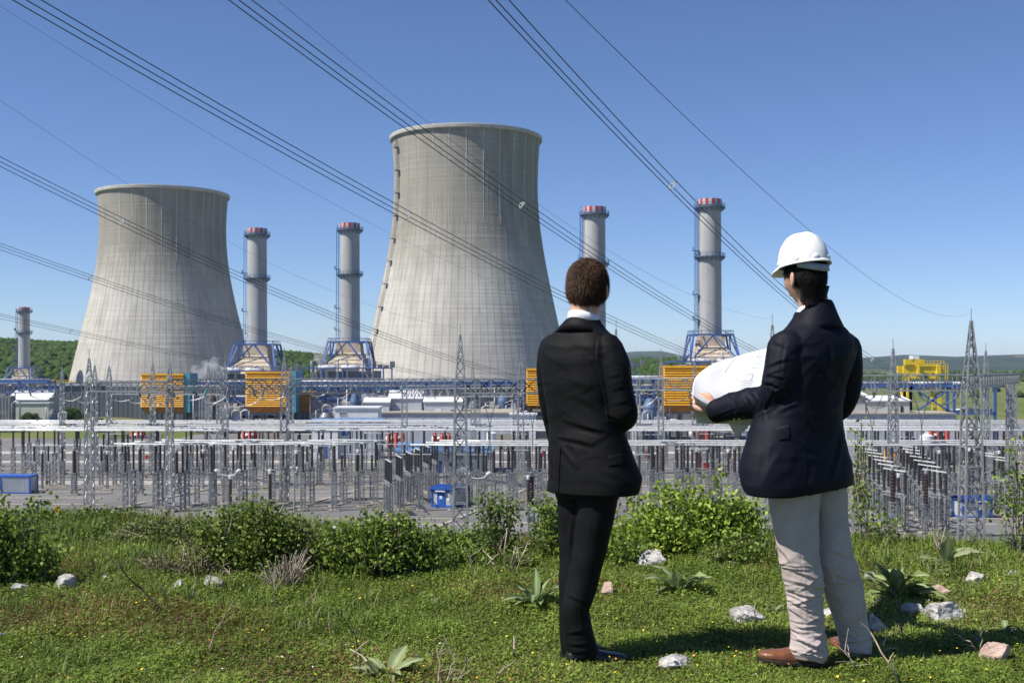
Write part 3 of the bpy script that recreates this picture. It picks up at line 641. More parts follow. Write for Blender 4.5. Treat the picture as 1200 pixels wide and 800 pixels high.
# blue huts and the container in the yard
def blue_hut(u0, u1, vt, Y, depth, label, rz=0, door=.28):
    x0, x1 = at(u0, 0, Y).x, at(u1, 0, Y).x; L = x1-x0; H = (V0-vt)/F*Y-GZ-.05
    root = empty('hut', ((x0+x1)/2, Y, GZ+.05), rz, label=label, cat='hut', group='blue huts in the yard')
    a = L/2; m_ = MB(); m_.box(-a, a, 0, depth, .1, H-.25); m_.build('wall', M['greywall'], root)
    f = MB()
    for xx in (-a, a):
        for yy in (0, depth): f.box(xx-.13, xx+.13, yy-.13, yy+.13, 0, H-.2)
    for xx in (-a, a): f.box(xx-.06, xx+.06, .1, depth-.1, 0, .3)
    f.box(-a, a, -.1, -.004, 0, .35); f.box(-a, a, -.08, -.004, H-.62, H-.25)
    f.build('frame', M['blue_hut'], root)
    r_ = MB(); r_.add([(-a-.3,-.35,H-.25),(a+.3,-.35,H-.25),(a+.3,depth+.35,H-.25),(-a-.3,depth+.35,H-.25),(-a-.3,-.35,H-.08),(a+.3,-.35,H-.08),(a+.3,depth/2,H+.2),(-a-.3,depth/2,H+.2)], hull(0,0)[:5])
    r_.add([(-a-.3,depth+.35,H-.25),(a+.3,depth+.35,H-.25),(a+.3,depth/2,H+.2),(-a-.3,depth/2,H+.2)], [(0,1,2,3)])
    r_.add([(-a-.3,-.35,H-.08),(a+.3,-.35,H-.08),(a+.3,depth/2,H+.2),(-a-.3,depth/2,H+.2)], [(0,1,2,3)])
    r_.build('roof', M['blue_hut'], root)
    d = MB(); xd = -a+L*door; d.box(xd, xd+1.15, -.13, -.003, .12, 2.15); dr = d.build('door', M['blue_hut'], root)
    s = MB(); s.box(xd+.38, xd+.78, -.16, -.131, 1.2, 1.65); s.build('notice', M['white'], dr)
    s = MB(); s.box(xd-.15, xd+1.3, -.45, -.003, 2.2, 2.35); s.build('canopy', M['white'], root)
    w_ = MB(); w_.box(xd+1.5, xd+1.8, -.05, -.003, .9, 1.9); w_.build('window', M['white'], root)
blue_hut(505, 533, 571, 157, 5.5, 'blue framed hut with a blue door, beside the tall lattice mast', -.35, .25)
blue_hut(1128, 1162, 583, 145.5, 3.0, 'bright blue hut by the foot of the tallest lattice tower', .05, .45)
def container():
    Y = 174; x1 = at(36, 0, Y).x; L = 6.0; root = empty('container', (x1-L, Y, GZ+.05), -.06, label='low white container with a blue roof and edges, beside the yard edge', cat='container')
    H = 2.75; m_ = MB(); m_.box(0, L, 0, 2.5, .12, H-.25)
    for k in range(26): xx = .2+k*(L-.4)/25; m_.box(xx-.04, xx+.04, -.05, 0, .2, H-.3)
    m_.build('wall', M['greywall'], root)
    f = MB(); f.box(-.1, L+.1, -.12, 2.62, H-.25, H)
    for xx in (0, L):
        for yy in (0, 2.5): f.box(xx-.12, xx+.12, yy-.12, yy+.12, 0, H-.26)
    f.box(0, L, -.1, -.06, 0, .2); f.build('frame', M['blue_hut'], root)
    d = MB(); d.box(.5, 1.6, -.14, -.06, .2, 2.3); d.build('door', M['blue_hut'], root)
container()

# ================================================================ YELLOW CRANES
def crane(u0, u1, vt, vdeck, vb, Y, label):
    x0, x1 = at(u0, 0, Y).x, at(u1, 0, Y).x; L = x1-x0; zt = (V0-vt)/F*Y-GZ; zd = (V0-vdeck)/F*Y-GZ; D = 9.0
    root = empty('gantry_crane', (x0, Y, GZ), label=label, cat='crane')
    h = zt-zd; g_ = MB()
    for yy in (0, D*.55): g_.box(0, L, yy, yy+1.1, zd, zd+h*.42)
    g_.build('girder', M['yellow'], root)
    lg = MB()
    for xx in (L*.07, L*.93):
        sg = -1 if xx < L/2 else 1
        for yy in (0, D*.55): lg.bar((xx-sg*1.4, yy+.5, zd+.2), (xx+sg*.7, yy+.5, .2), .95)
        lg.box(xx-.7+sg*.7, xx+.7+sg*.7, -.5, D*.55+1.5, 0, .9)
        lg.bar((xx-sg*.6, .5, zd*.62), (xx-sg*.6, D*.55+.5, zd*.62), .6)
    lg.box(L*.1, L*.9, -.4, -.05, zd-1.6, zd-.9); lg.bar((L*.1, -.2, zd-4), (L*.9, -.2, zd-4), .6)
    lg.build('legs', M['yellow'], root)
    tr = MB(); tr.box(L*.30, L*.52, .2, D*.5, zd+h*.44, zd+h*.80); tr.box(L*.32, L*.38, -.8, .1, zd-.4, zd+h*.5); tr.box(L*.80, L*.90, -.9, 0, zd-.2, zd+h*.5); tr.box(L*.02,L*.2,-.6,1,zd+h*.5,zd+h*.8)
    tr.box(L*.01, L*.91, -.35, .1, zd+h*.40, zd+h*.52); tr.build('trolley', M['yellow'], root)
    wb = MB(); wb.box(L*.24, L*.40, .5, D*.4, zd+h*.82, zd+h*1.02); wb.build('winch_house', M['white'], root)
    cb = MB(); cb.box(L*.47, L*.56, -.9, -.2, zd-1.5, zd-.1); cb.build('cab', M['glass'], root)
    rl = MB()
    for k in range(13):
        xx = L*k/12; rl.bar((xx, -.1, zd+h*.42), (xx, -.1, zd+h*.42+1.5), .13)
    for zz in (.8, 1.5): rl.bar((0, -.1, zd+h*.42+zz), (L, -.1, zd+h*.42+zz), .12)
    for k in range(9): rl.bar((L+.3, -.4, zd-6+k*1.1), (L+1.0, -.4, zd-6+k*1.1), .12)
    for xx in (L+.3, L+1.0): rl.bar((xx, -.4, zd-6.5), (xx, -.4, zd+h*.5), .16)
    rl.build('railing', M['yellow'], root)
crane(1059, 1106, 417, 437, 490, 330, 'tall yellow gantry crane above the grey switch house')
crane(43, 84, 445, 453, 490, 430, 'low yellow gantry crane between the small chimney and the smaller cooling tower')

# ================================================================ TRANSFORMERS AND RED BUSHINGS
def transformer(u, Y, v_red_top, label, nred=3, w=7.0):
    x = at(u, 0, Y).x; root = empty('transformer', (x, Y, GZ+.05), label=label, cat='transformer', group='power transformers beneath the bus tubes')
    zr = (V0-v_red_top)/F*Y-GZ; hb = zr-3.4
    t_ = MB(); t_.box(-w/2, w/2, 0, 4, .5, hb)
    for k in range(10): xx = -w/2+w*(k+.5)/10; t_.box(xx-.09, xx+.09, -.5, 0, .8, hb-.5)
    t_.build('tank', M['ductgrey'], root)
    c = MB(); c.tube([(-w*.4, 2, hb+1.6), (w*.15, 2, hb+1.6)], .9, 14); c.build('oil_conservator', M['tan_steel'], root, smooth=True)
    for k in range(nred):
        b_ = MB(); xx = -w*.28+k*w*.22; n_ = 9
        pr = [(.42 if j % 2 else .55, hb+.2+(zr-hb-.2)*j/(2*n_)) for j in range(2*n_+1)]
        b_.lathe(pr, 12, (xx, .4, 0)); b_.build('bushing', M['red'], root)
for (u, Y, v, lb) in [(163, 300, 504, 'transformer with red bushings below the filter house at the smaller cooling tower'),
        (294, 290, 504, 'transformer with red bushings below the middle of the filter houses'),
        (466, 255, 507, 'transformer with red bushings in front of the grey terrace wall'),
        (520, 255, 507.5, 'transformer with red bushings beside the tall lattice mast'),
        (823, 270, 500, 'transformer with tall red bushings seen under the paper plan'),
        (1104, 222, 503, 'transformer with red bushings beside the low grey switch house')]:
    transformer(u, Y, v, lb)
def firewall(u0, u1, vt, Y, label):
    x0, x1 = at(u0, 0, Y).x, at(u1, 0, Y).x; m_ = MB(); H = (V0-vt)/F*Y-GZ
    m_.box(x0, x1, Y, Y+.8, GZ, GZ+H); o = m_.build('blast_wall', M['pad']); tag(o, label, 'wall', 'concrete blast walls by the transformers')
firewall(176, 190, 508, 296, 'concrete blast wall beside the transformer nearest the dark hall')
firewall(306, 330, 508, 288, 'concrete blast wall beside the transformer under the middle filter house')
firewall(580, 600, 508, 262, 'concrete blast wall next to the control house end block')
def drum(u, v0, v1, Y, r, mat, label, cat):
    p = at(u, v1, Y); q = at(u, v0, Y); zb = GZ+.05; root = empty('storage_tank', (p.x, Y, zb), label=label, cat=cat)
    a = MB(); a.lathe([(r, p.z-zb), (r, q.z-zb-.2), (r*.6, q.z-zb)], 20); a.build('tank', M[mat], root)
    b_ = MB()
    for s1 in (-1, 1):
        for s2 in (-1, 1): b_.bar((s1*r*.6, s2*r*.6, 0), (s1*r*.6, s2*r*.6, p.z-zb-.01), .15)
    b_.build('stand', M['galv'], root)
drum(1086, 509, 519.5, 205, 1.2, 'white', 'white drum on a steel stand in front of the red bushings', 'tank')
drum(576, 506, 517, 232, 1.0, 'white', 'white drum on a steel stand behind the tall lattice mast', 'tank')
def small_box(name, u, v0, v1, Y, w_, mat, label, cat, group=None):
    x = at(u, 0, Y).x; z0 = (V0-v1)/F*Y; z1 = (V0-v0)/F*Y; root = empty(name, (x, Y, GZ+.05), label=label, cat=cat, group=group)
    a = MB(); a.box(-w_/2, w_/2, 0, w_*.5, z0-GZ, z1-GZ); a.box(-w_/2-.05, w_/2+.05, -.05, w_*.5+.05, z1-GZ+.003, z1-GZ+.1); a.build('body', M[mat], root)
    b_ = MB()
    for s in (-.35, .35): b_.bar((w_*s, w_*.25, 0), (w_*s, w_*.25, z0-GZ-.003), .12)
    b_.build('stand', M['galv'], root)
small_box('hose_cabinet', 758, 529, 537, 215, .9, 'red', 'red hose cabinet just beside the bareheaded man', 'cabinet')
small_box('hose_cabinet', 828, 543, 551, 195, 1.0, 'red', 'red hose cabinet behind the bright green bush', 'cabinet')
small_box('hose_cabinet', 637, 528, 535, 225, .7, 'red', 'small red hose cabinet behind the bareheaded man', 'cabinet')
small_box('hose_cabinet', 172, 534, 539, 235, .6, 'red', 'small red hose cabinet among the posts near the grassed bank', 'cabinet')
for i, (u, v0, v1) in enumerate([(1040, 528, 541), (1047, 529, 539), (1057, 528, 540)]):
    small_box('gas_cabinet', u, v0, v1, 215, 1.0-.25*(i == 1), 'orange', f'orange cabinet on legs in front of the grey switch house, {ordinal(i)} of three', 'cabinet', 'orange cabinets by the switch house')

# ================================================================ LATTICE TOWERS
def lattice(mb, p0, p1, w0, w1, n, t, leg=None):
    """square lattice column from p0 to p1 (vertical or horizontal)"""
    p0 = Vector(p0); p1 = Vector(p1); d = (p1-p0).normalized(); up = Vector((0,0,1)) if abs(d.z) < .9 else Vector((0,1,0))
    a = d.cross(up).normalized(); b_ = a.cross(d).normalized(); cs = [(-1,-1),(1,-1),(1,1),(-1,1)]; leg = leg or t*1.5
    def P(f, c): c_ = cs[c % 4]; w_ = (w0+(w1-w0)*f)/2; return p0.lerp(p1, f)+a*w_*c_[0]+b_*w_*c_[1]
    for c in range(4): mb.bar(P(0, c), P(1, c), leg)
    for i in range(n):
        f0, f1 = i/n, (i+1)/n
        for c in range(4):
            if i % 2: mb.bar(P(f0, c), P(f1, c+1), t)
            else: mb.bar(P(f0, c+1), P(f1, c), t)
            if w0 > 1.1: mb.bar(P(f0, c+(i+1) % 2), P(f1, c+i % 2), t) ; 
            if w0 > 1.1 and i: mb.bar(P(f0, c), P(f0, c+1), t)
def lattice_tower(u, vt, vb, wpx, label, spike=True, mat='galv', beam_v=None):
    Y = 26660/(vb-V0); x = at(u, 0, Y).x; H = (V0-vt)/F*Y-GZ; w_ = wpx/F*Y
    root = empty('lattice_tower', (x, Y, GZ), label=label, cat='lattice tower', group='steel lattice towers of the switchyard')
    zb = 17.2 if H > 20 else H*.84
    m_ = MB(); n = max(8, int(zb/w_/1.1)); t = .085 if w_ < 1.6 else .12
    lattice(m_, (0,0,.3), (0,0,zb), w_, w_*.72, n, t, t*1.7); m_.build('mast', M[mat], root)
    if spike:
        s = MB(); lattice(s, (0,0,zb+.001), (0,0,H-.8), w_*.72, .16, max(5, int((H-zb)/1.3)), t*.8, t*1.1); s.bar((0,0,H-.9), (0,0,H+.5), .07); s.build('spike', M[mat], root)
    f = MB()
    for a in (-1, 1):
        for b_ in (-1, 1): f.box(a*w_/2-.35, a*w_/2+.35, b_*w_/2-.35, b_*w_/2+.35, .05, .35)
    f.build('footings', M['pad'], root)
    return root
def near(u):
    L_ = [(30,'the small distant chimney'),(74,'the low yellow crane'),(115,'the dark panelled hall'),(185,'the first orange filter house'),(240,'the smaller cooling tower foot'),(262,'the steam plume'),(312,'the middle orange filter house'),(345,'the blue rack end'),(440,'the white gabled huts'),(540,'the laddered cooling tower'),(600,'the dark turbine hall'),(735,'the bareheaded man'),(770,'the stacked blue rack'),(1020,'the switch house cabins'),(1060,'the yellow crane'),(1130,'the bright blue hut'),(1200,'the open fields')]
    return min(L_, key=lambda q: abs(q[0]-u))[1]
TW = [(104.5,413,598,9,1),(111,423,556,6,1),(128,424,552,6,1),(73,428,556,5,1),(179,420,556,6,1),(199,418,600,8,1),(244,424,548,5,1),(256.5,421,552,5,1),(264,417,574,7,1),(333,411,590,9,1),(341,424,553,6,1),(474,418,560,7,0),
      (539.5,384,631,17,1),(554,416,556,5,1),(560,411,560,6,0),(604,414,556,6,1),(610.5,411,588,8,1),(722,379,600,9,1),(748,416,556,5,0),(774.5,412,580,7,1),(814,420,556,6,1),
      (1046.5,401,600,11,1),(1155,405,572,8,1),(1187,398,562,7,0),(1183,398,606,7,0),(905,373,622,14,1)]
for i, (u, vt, vb, w_, s) in enumerate(sorted(TW)):
    n_ = ('slim ' if w_ < 7 else 'sturdy ' if w_ < 12 else 'tall wide ')
    lattice_tower(u, vt, vb, w_, f'{n_}lattice tower {"with a pointed spike" if s else "with a flat top"}, {ordinal(i)} from the small chimney side', bool(s))
lattice_tower(1138, 367, 640, 22, 'tallest steel lattice tower with a pointed spike, beside the bright blue hut', True)

# gantry beams between the towers
def beam(u0, v0, Y0, u1, v1, Y1, h, label, npx=None):
    a = at(u0, v0, Y0); b_ = at(u1, v1, Y1); root = empty('gantry_beam', a, label=label, cat='gantry beam', group='lattice gantry beams across the yard')
    m_ = MB(); L = (b_-a).length; lattice(m_, (0,0,0), b_-a, h, h, max(6, int(L/h)), .085, .14); m_.build('truss', M['galv'], root)
    n = max(2, int(L/7)); s = MB()
    for k in range(n):
        p = (b_-a)*((k+.5)/n)
        s.bar(p-Vector((0,0,h/2)), p-Vector((0,0,h/2+.5)), .15)
    s.build('hangers', M['galv_dark'], root)
beam(985, 449, 128, 1138, 448, 126.5, 1.75, 'gantry beam joining the tallest lattice tower to the mast behind the helmeted man')
beam(1138, 447, 126.6, 1189, 443, 180, 1.5, 'gantry beam running back from the tallest lattice tower to the flat topped pair')
beam(540, 452, 129, 700, 452, 129, 1.6, 'gantry beam from the tall wide mast to the bareheaded man')
beam(-20, 455, 192, 128, 454, 200, 1.5, 'gantry beam in front of the dark panelled hall')
beam(104, 452, 154, 199, 453, 152, 1.4, 'gantry beam across the first orange filter house')
beam(128, 457, 205, 264, 457, 180, 1.4, 'gantry beam at the foot of the smaller cooling tower')
beam(199, 451, 152.5, 333, 450, 161, 1.4, 'gantry beam crossing the middle orange filter house')
beam(264, 457, 180, 474, 455, 196, 1.4, 'gantry beam crossing the blue pipe rack')
beam(341, 448, 208, 540, 448, 205, 1.4, 'gantry beam before the white gabled huts')
beam(474, 460, 196, 610, 459, 164, 1.3, 'gantry beam ending at the dark turbine hall')
beam(722, 450, 152, 905, 450, 135, 1.5, 'gantry beam crossing the filter house under the paper plan')
# jumpers: slack conductors with insulator strings hanging below the beams
def jumper(u, Y, v, w_, drop, label):
    p = at(u, v, Y); root = empty('jumper', p, label=label, cat='jumper cable', group='slack jumper cables under the gantry beams')
    for s in (-1, 1):
        i_ = MB(); i_.tube([(s*w_/2, 0, 0), (s*w_/2*.86, 0, -1.0)], .16, 8); i_.build('insulator_string', M['teal' if int(u) % 3 == 0 else 'galv_dark'], root)
    c = MB(); pts = [(w_/2*.86*f, 0, -1.0-drop*(1-f*f)) for f in np.linspace(-1, 1, 13)]
    for dy in (-.2, .2): c.tube([(q[0], q[1]+dy, q[2]) for q in pts], .035, 5)
    c.build('conductor', M['galv'], root)
JU = [(50,196,457),(82,194,457),(100,190,457),(142,200,460),(160,198,460),(182,153,456),(222,153,456),(248,154,456),(290,156,456),(316,158,456),(372,204,452),(398,204,452),(432,205,452),(456,205,452),(505,206,452),(580,129,458),(660,129,458),(752,148,456),(790,145,456),(1003,128,455),(1028,128,455),(1075,127,455),(1100,127,455)]
for i, (u, Y, v) in enumerate(JU): jumper(u, Y, v, 4.6, .5+.35*(i % 3), f'slack jumper cable hanging under a gantry beam, {ordinal(i)} from the small chimney side')
def dropper(u, Y, v0, v1, sp, label):
    p = at(u, v1, Y); c = MB(); z = (v1-v0)/F*Y
    for s in (-1, 1): c.tube([(s*sp*f**1.8, 0, z*f) for f in np.linspace(0, 1, 12)], .045, 5)
    c.tube([(0,0,0), (0,0,-3.5)], .06, 5)
    o = c.build('dropper_cable', M['galv_dark'], loc=p); tag(o, label, 'cable', 'forked dropper cables below the gantry beams')
dropper(1022, 128, 457, 508, 1.5, 'forked dropper cable beside the helmeted man, below the gantry beam')
dropper(1080, 127, 457, 506, 1.2, 'forked dropper cable below the yellow crane')
dropper(1145, 126, 457, 500, .9, 'forked dropper cable beside the tallest lattice tower')
dropper(574, 129, 460, 505, 1.2, 'forked dropper cable under the gantry beam beside the tall wide mast')
dropper(624, 129, 460, 505, 1.2, 'forked dropper cable close to the bareheaded man')

# ================================================================ BUS TUBES
def bus(u0, u1, v, Y, label, dv=0):
    a = at(u0, v, Y); b_ = at(u1, v+dv, Y); c = MB(); n = 10
    pts = [Vector((0,0,0)).lerp(b_-a, k/n)+Vector((0,0,-.1*math.sin(PI*((k*2.5/n) % 1)))) for k in range(n+1)]
    c.tube(pts, .115, 8); o = c.build('bus_tube', M['alu'], smooth=True, loc=a); tag(o, label, 'bus tube', 'horizontal aluminium bus tubes')
far_rows = [187, 190, 194.5, 198, 204, 210, 214.5, 219]
for i, Y in enumerate(far_rows):
    bus(-60, 1260, V0+(9+6.0)/F*0+11.05*F/Y*1.0, Y, f'long bright bus tube in the high bundle, {ordinal(i)} counted back into the yard')
for i, Y in enumerate([153.5, 157.2, 160.9]):
    bus([134, 158, 190][i], [414, 434, 453][i], V0+10.9*F/Y, Y, f'shorter bus tube ending between the white house and the huts, {ordinal(i)} counted back')
for i, Y in enumerate([151.5, 155.5, 159.5]):
    bus([481, 499, 515][i], 1260, V0+10.9*F/Y, Y, f'bus tube running past both men at the lower level, {ordinal(i)} counted back')

# ================================================================ POSTS
def shed_ins(mb, r, z0, z1, n):
    mb.lathe([(r*(1.12 if j % 2 else .86), z0+(z1-z0)*j/(2*n)) for j in range(2*n+1)], 8)
def make_post(kind):
    root = empty('insulator_post', (0, 0, 0))
    st = MB()
    if kind == 0:   # tall: lattice stand and dark insulator, carries the bus tubes
        lattice(st, (0,0,.2), (0,0,5.0), .55, .5, 9, .07, .11); st.box(-.35, .35, -.35, .35, 5.0, 5.15); h0, h1, r = 5.15, 8.7, .16
    elif kind == 1: # plain steel leg with insulator and silver head
        st.bar((0,0,.2), (0,0,2.9), .32); st.box(-.3, .3, -.3, .3, 2.9, 3.0); h0, h1, r = 3.0, 6.0, .19
    else:           # stout lattice stand, thick brown insulator
        lattice(st, (0,0,.2), (0,0,3.4), .7, .6, 6, .08, .12); st.box(-.4, .4, -.4, .4, 3.4, 3.55); st.box(-.3,.3,-.55,-.4,1.4,2.2); h0, h1, r = 3.55, 7.0, .26
    st.build('stand', M['galv_post'], root)
    i_ = MB(); shed_ins(i_, r, h0, h1, 9); i_.build('insulator', M['porcelain'] if kind else M['black_ins'], root)
    t_ = MB()
    if kind == 0: t_.box(-.22, .22, -.22, .22, h1, h1+.2)
    else: t_.lathe([(.14, h1), (.22, h1+.1), (.22, h1+.5), (.1, h1+.6)], 10); t_.bar((-.6,0,h1+.5), (.6,0,h1+.5), .1)
    t_.build('cap', M['alu'] if kind != 2 else M['galv'], root)
    f = MB(); f.box(-.75, .75, -.6, .6, .03, .2); f.build('footing', M['pad'], root)
    return root
def make_switch():
    root = empty('disconnector', (0, 0, 0)); st = MB()
    for xx in (-2.2, 0, 2.2): lattice(st, (xx,0,.2), (xx,0,3.9), .5, .5, 8, .07, .11)
    st.build('stand', M['galv_post'], root)
    b_ = MB(); lattice(b_, (-2.5,0,4.15), (2.5,0,4.15), .4, .4, 10, .06, .1); b_.build('crossbeam', M['galv'], root)
    for xx in (-2.2, 0, 2.2):
        i_ = MB(); shed_ins(i_, .17, 4.36, 7.0, 8); i_.v = [(p[0]+xx, p[1], p[2]) for p in i_.v]; i_.build('insulator', M['black_ins'], root)
    a = MB(); a.bar((-2.3,0,7.1), (2.3,0,7.1), .12); a.build('contact_arm', M['alu'], root)
    for xx in (-2.2, 0, 2.2):
        f = MB(); f.box(xx-.6, xx+.6, -.5, .5, .03, .2); f.build('footing', M['pad'], root)
    return root
proto = [make_post(0), make_post(1), make_post(2), make_switch()]; used = [False]*4
def place(kind, x, y, rz, label, group, sz=1.0):
    if used[kind]: o = copy_tree(proto[kind])
    else: o = proto[kind]; used[kind] = True
    o.location = (x, y, GZ+.03); o.rotation_euler = (0, 0, rz); o.scale = (1, 1, sz)
    tag(o, label, {0: 'insulator post', 1: 'insulator post', 2: 'transformer post', 3: 'disconnector'}[kind], group)
ROWN = ['nearest', 'second nearest', 'third', 'fourth', 'fifth', 'sixth', 'seventh', 'eighth', 'ninth', 'tenth', 'eleventh', 'twelfth', 'thirteenth', 'fourteenth', 'fifteenth', 'sixteenth', 'seventeenth', 'eighteenth']
KN = {0: 'tall dark insulator post under the bus tubes', 1: 'brown insulator post with a silver head', 2: 'stout brown insulator post on a lattice stand', 3: 'three legged disconnector with a contact arm'}
rows = [(133.5, 2, 4.2, [(590, 665), (990, 1105)]), (141, 1, 5.1, [(250, 350), (590, 670), (960, 1110), (1165, 1230)]), (153.5, 0, 4.0, [(125, 416), (478, 1230)]), (157.2, 0, 4.0, [(152, 436), (496, 1230)]),
        (160.9, 0, 4.3, [(184, 455), (510, 1230)]), (166.5, 3, 8.2, [(395, 500), (540, 1120)]), (171.5, 2, 5.2, [(60, 330), (560, 1230)]), (178.5, 1, 4.8, [(40, 500), (540, 1230)]),
        (187, 0, 5.4, [(-20, 1230)]), (198, 0, 5.6, [(-20, 1230)]), (184, 3, 11, [(30, 1230)]), (206, 3, 12, [(-20, 1230)]), (210, 0, 6.0, [(-20, 1230)]), (219, 0, 7, [(-20, 360), (580, 1230)]), (231, 3, 10, [(600, 1200)]), (236, 1, 7.5, [(-20, 360), (600, 1230)]), (246, 2, 9, [(-20, 360), (600, 1100)])]
cnt = 0
for ri, (Y, kind, pitch, spans) in enumerate(rows):
    xs = []
    x = -130+random.uniform(0, pitch)
    while x < 130:
        u = U0+F*x/Y
        skew = .0
        hid = (kind != 0 and random.random() < .12) or (640 < u < 730) or (868 < u < 1000) or not (-15 < u < 1212) or (Y < 172 and 130 < Y and 500 < u < 545 and Y > 155) or (u < 48 and 165 < Y < 182) or (Y < 150 and 1122 < u < 1170) or (300 < F+U0)*0
        if any(a <= u <= b_ for a, b_ in spans) and not hid: xs.append(x)
        x += pitch*random.uniform(.92, 1.08)
    for i, x in enumerate(xs):
        place(kind, x, Y+random.uniform(-.25, .25)*(kind != 0), 0 if kind == 0 else random.uniform(-.1, .1), f'{KN[kind]}, {ordinal(i)} along the {ROWN[ri]} row', 'insulator posts and switches in rows',
              (9.0/8.9 if kind == 0 else random.uniform(.92, 1.05)))
        cnt += 1
# receding rows of disconnectors seen end-on
e = 0
for (u0, Yn, sl, n_) in [(1095, 136, .27, 7), (1048, 137, .22, 6), (455, 150, .12, 6), (1178, 150, .2, 4)]:
    x = at(u0, 0, Yn).x
    for k in range(n_):
        place(3, x+sl*k*6.5, Yn+k*6.5, PI/2+.25, f'disconnector in a receding file, {ordinal(k)} back in {["the file by the blue hut", "the file by the orange cabinets", "the file before the control house", "the file at the field edge"][e]}', 'insulator posts and switches in rows'); cnt += 1
    e += 1
print('POSTS', cnt)

# street lamps of the yard
def lamp(u, v, vb, label, span=30):
    Y = 26660/(vb-V0); p = at(u, v, Y); root = empty('yard_lamp', (p.x, Y, GZ), label=label, cat='lamp', group='double armed yard lamps')
    H = p.z-GZ; m_ = MB(); m_.tube([(0,0,0), (0,0,H)], [.14, .08], 8); m_.build('pole', M['galv'], root)
    s_ = span/2/F*Y
    for sg in (-1, 1):
        a = MB(); a.tube([(0,0,H-.05), (sg*s_*.5, 0, H+.05), (sg*s_*.8, 0, H+.45)], .06, 6); ar = a.build('arm', M['white'], root)
        h = MB(); h.tube([(sg*s_*.72, 0, H+.40), (sg*s_*.95, 0, H+.6), (sg*s_*1.1, 0, H+.62)], [.14, .24, .1], 8); h.build('lamp_head', M['white'], ar)
lamp(267, 556.5, 612, 'double armed white yard lamp above the large round bush', 28)
lamp(560, 560, 626, 'double armed white yard lamp beside the tall wide mast', 28)
lamp(345, 553, 600, 'slim yard lamp standing between the large bush and the white house', 8)

# perimeter fence at the yard edge
def fence():
    Y = 133; x0 = at(-40, 0, Y).x; x1 = at(205, 0, Y).x; root = empty('fence', (x0, Y, GZ), label='wire fence of bent topped posts below the hilltop bushes', cat='fence')
    n = 13; L = x1-x0
    for k in range(n):
        p = MB(); p.bar((L*k/(n-1), 0, 0), (L*k/(n-1), 0, 2.2), .12); p.bar((L*k/(n-1), 0, 2.2), (L*k/(n-1)-.25, -.3, 2.55), .1); p.build('post', M['galv_dark'], root)
    w_ = MB()
    for z in (.3, .9, 1.5, 2.1): w_.bar((0,0,z), (L,0,z), .03)
    w_.build('wires', M['galv_dark'], root)
fence()
for i, (u, v) in enumerate([(67, 598), (124, 603)]):
    Y = 131; p = at(u, v, Y); root = empty('warning_sign', (p.x, Y, GZ), label=f'small yellow warning plate at the yard edge, {ordinal(i)} from the container', cat='sign', group='small yellow plates by the fence')
    a = MB(); a.bar((0,0,0), (0,0,p.z-GZ-.4), .08); a.build('pole', M['galv'], root)
    a = MB(); a.box(-.35, .35, -.04, .04, p.z-GZ-.4, p.z-GZ+.5); a.build('plate', M['orange'], root)

# small trees near the bank
def small_tree(u, vt, vb, Y, wpx, label):
    x = at(u, 0, Y).x; zb = float(height(x, Y)); zt = (V0-vt)/F*Y; H = zt-zb; R_ = wpx/2/F*Y
    root = empty('tree', (x, Y, zb), label=label, cat='tree', group='small trees on the grassed bank')
    t_ = MB(); t_.tube([(0,0,-.2), (.1,0,H*.35), (0,.1,H*.7)], [.3, .22, .08], 8)
    for k in range(5): a = k*1.3; t_.tube([(0,0,H*.35), (math.cos(a)*R_*.5, math.sin(a)*R_*.5, H*.65)], [.12, .04], 5)
    t_.build('trunk', M['bark'], root)
    n = 2600; d = RNG.normal(size=(n, 3)); d /= np.linalg.norm(d, axis=1)[:, None]; rr = RNG.uniform(.45, 1, n)**.6
    lob = 1+.28*np.sin(d[:,0]*5+1)*np.sin(d[:,2]*4)+.18*np.sin(d[:,1]*9)
    P_ = d*(rr*lob)[:, None]*np.array([R_, R_, H*.42])+np.array([0, 0, H*.6])
    leaf_cloud('crown', P_, (.35, .6), [(.04,.085,.02), (.09,.15,.03)], root)
def leaf_cloud(name, P_, size, cols, parent=None, mat=None, up=.3, aspect=.6):
    n = len(P_); s = RNG.uniform(size[0], size[1], n); a = RNG.normal(size=(n, 3)); a /= np.linalg.norm(a, axis=1)[:, None]
    b_ = np.cross(a, RNG.normal(size=(n, 3))+np.array([0, 0, up])); b_ /= np.linalg.norm(b_, axis=1)[:, None]+1e-9
    A_ = a*s[:, None]/2; B_ = b_*(s*aspect)[:, None]/2; nrm = np.cross(a, b_)*(s*.12)[:, None]
    Vv = np.stack([P_-A_, P_-A_*.1+B_+nrm, P_+A_, P_-A_*.1-B_+nrm], 1).reshape(-1, 3)
    Fv = np.arange(n*4).reshape(-1, 4)
    c = RNG.uniform(0, 1, (n, 1)); col = np.array(cols[0])*(1-c)+np.array(cols[1])*c; col *= RNG.uniform(.8, 1.2, (n, 1))
    return np_mesh(name, Vv, Fv, mat or M['leaf'], np.repeat(col, 4, 0), parent)
M['leaf'] = colmat('leaf_blades', .55, .35, .35)
M['bark'] = pmat('bark', (.16,.13,.10), (.09,.07,.055), 12, .9)
small_tree(84, 478, 498, 338, 26, 'round dark tree in front of the dark panelled hall')
small_tree(36, 484, 498, 336, 22, 'low tree on the grassed bank before the pale warehouse')
small_tree(116, 490, 500, 325, 14, 'bushy sapling on the bank beside the round dark tree')

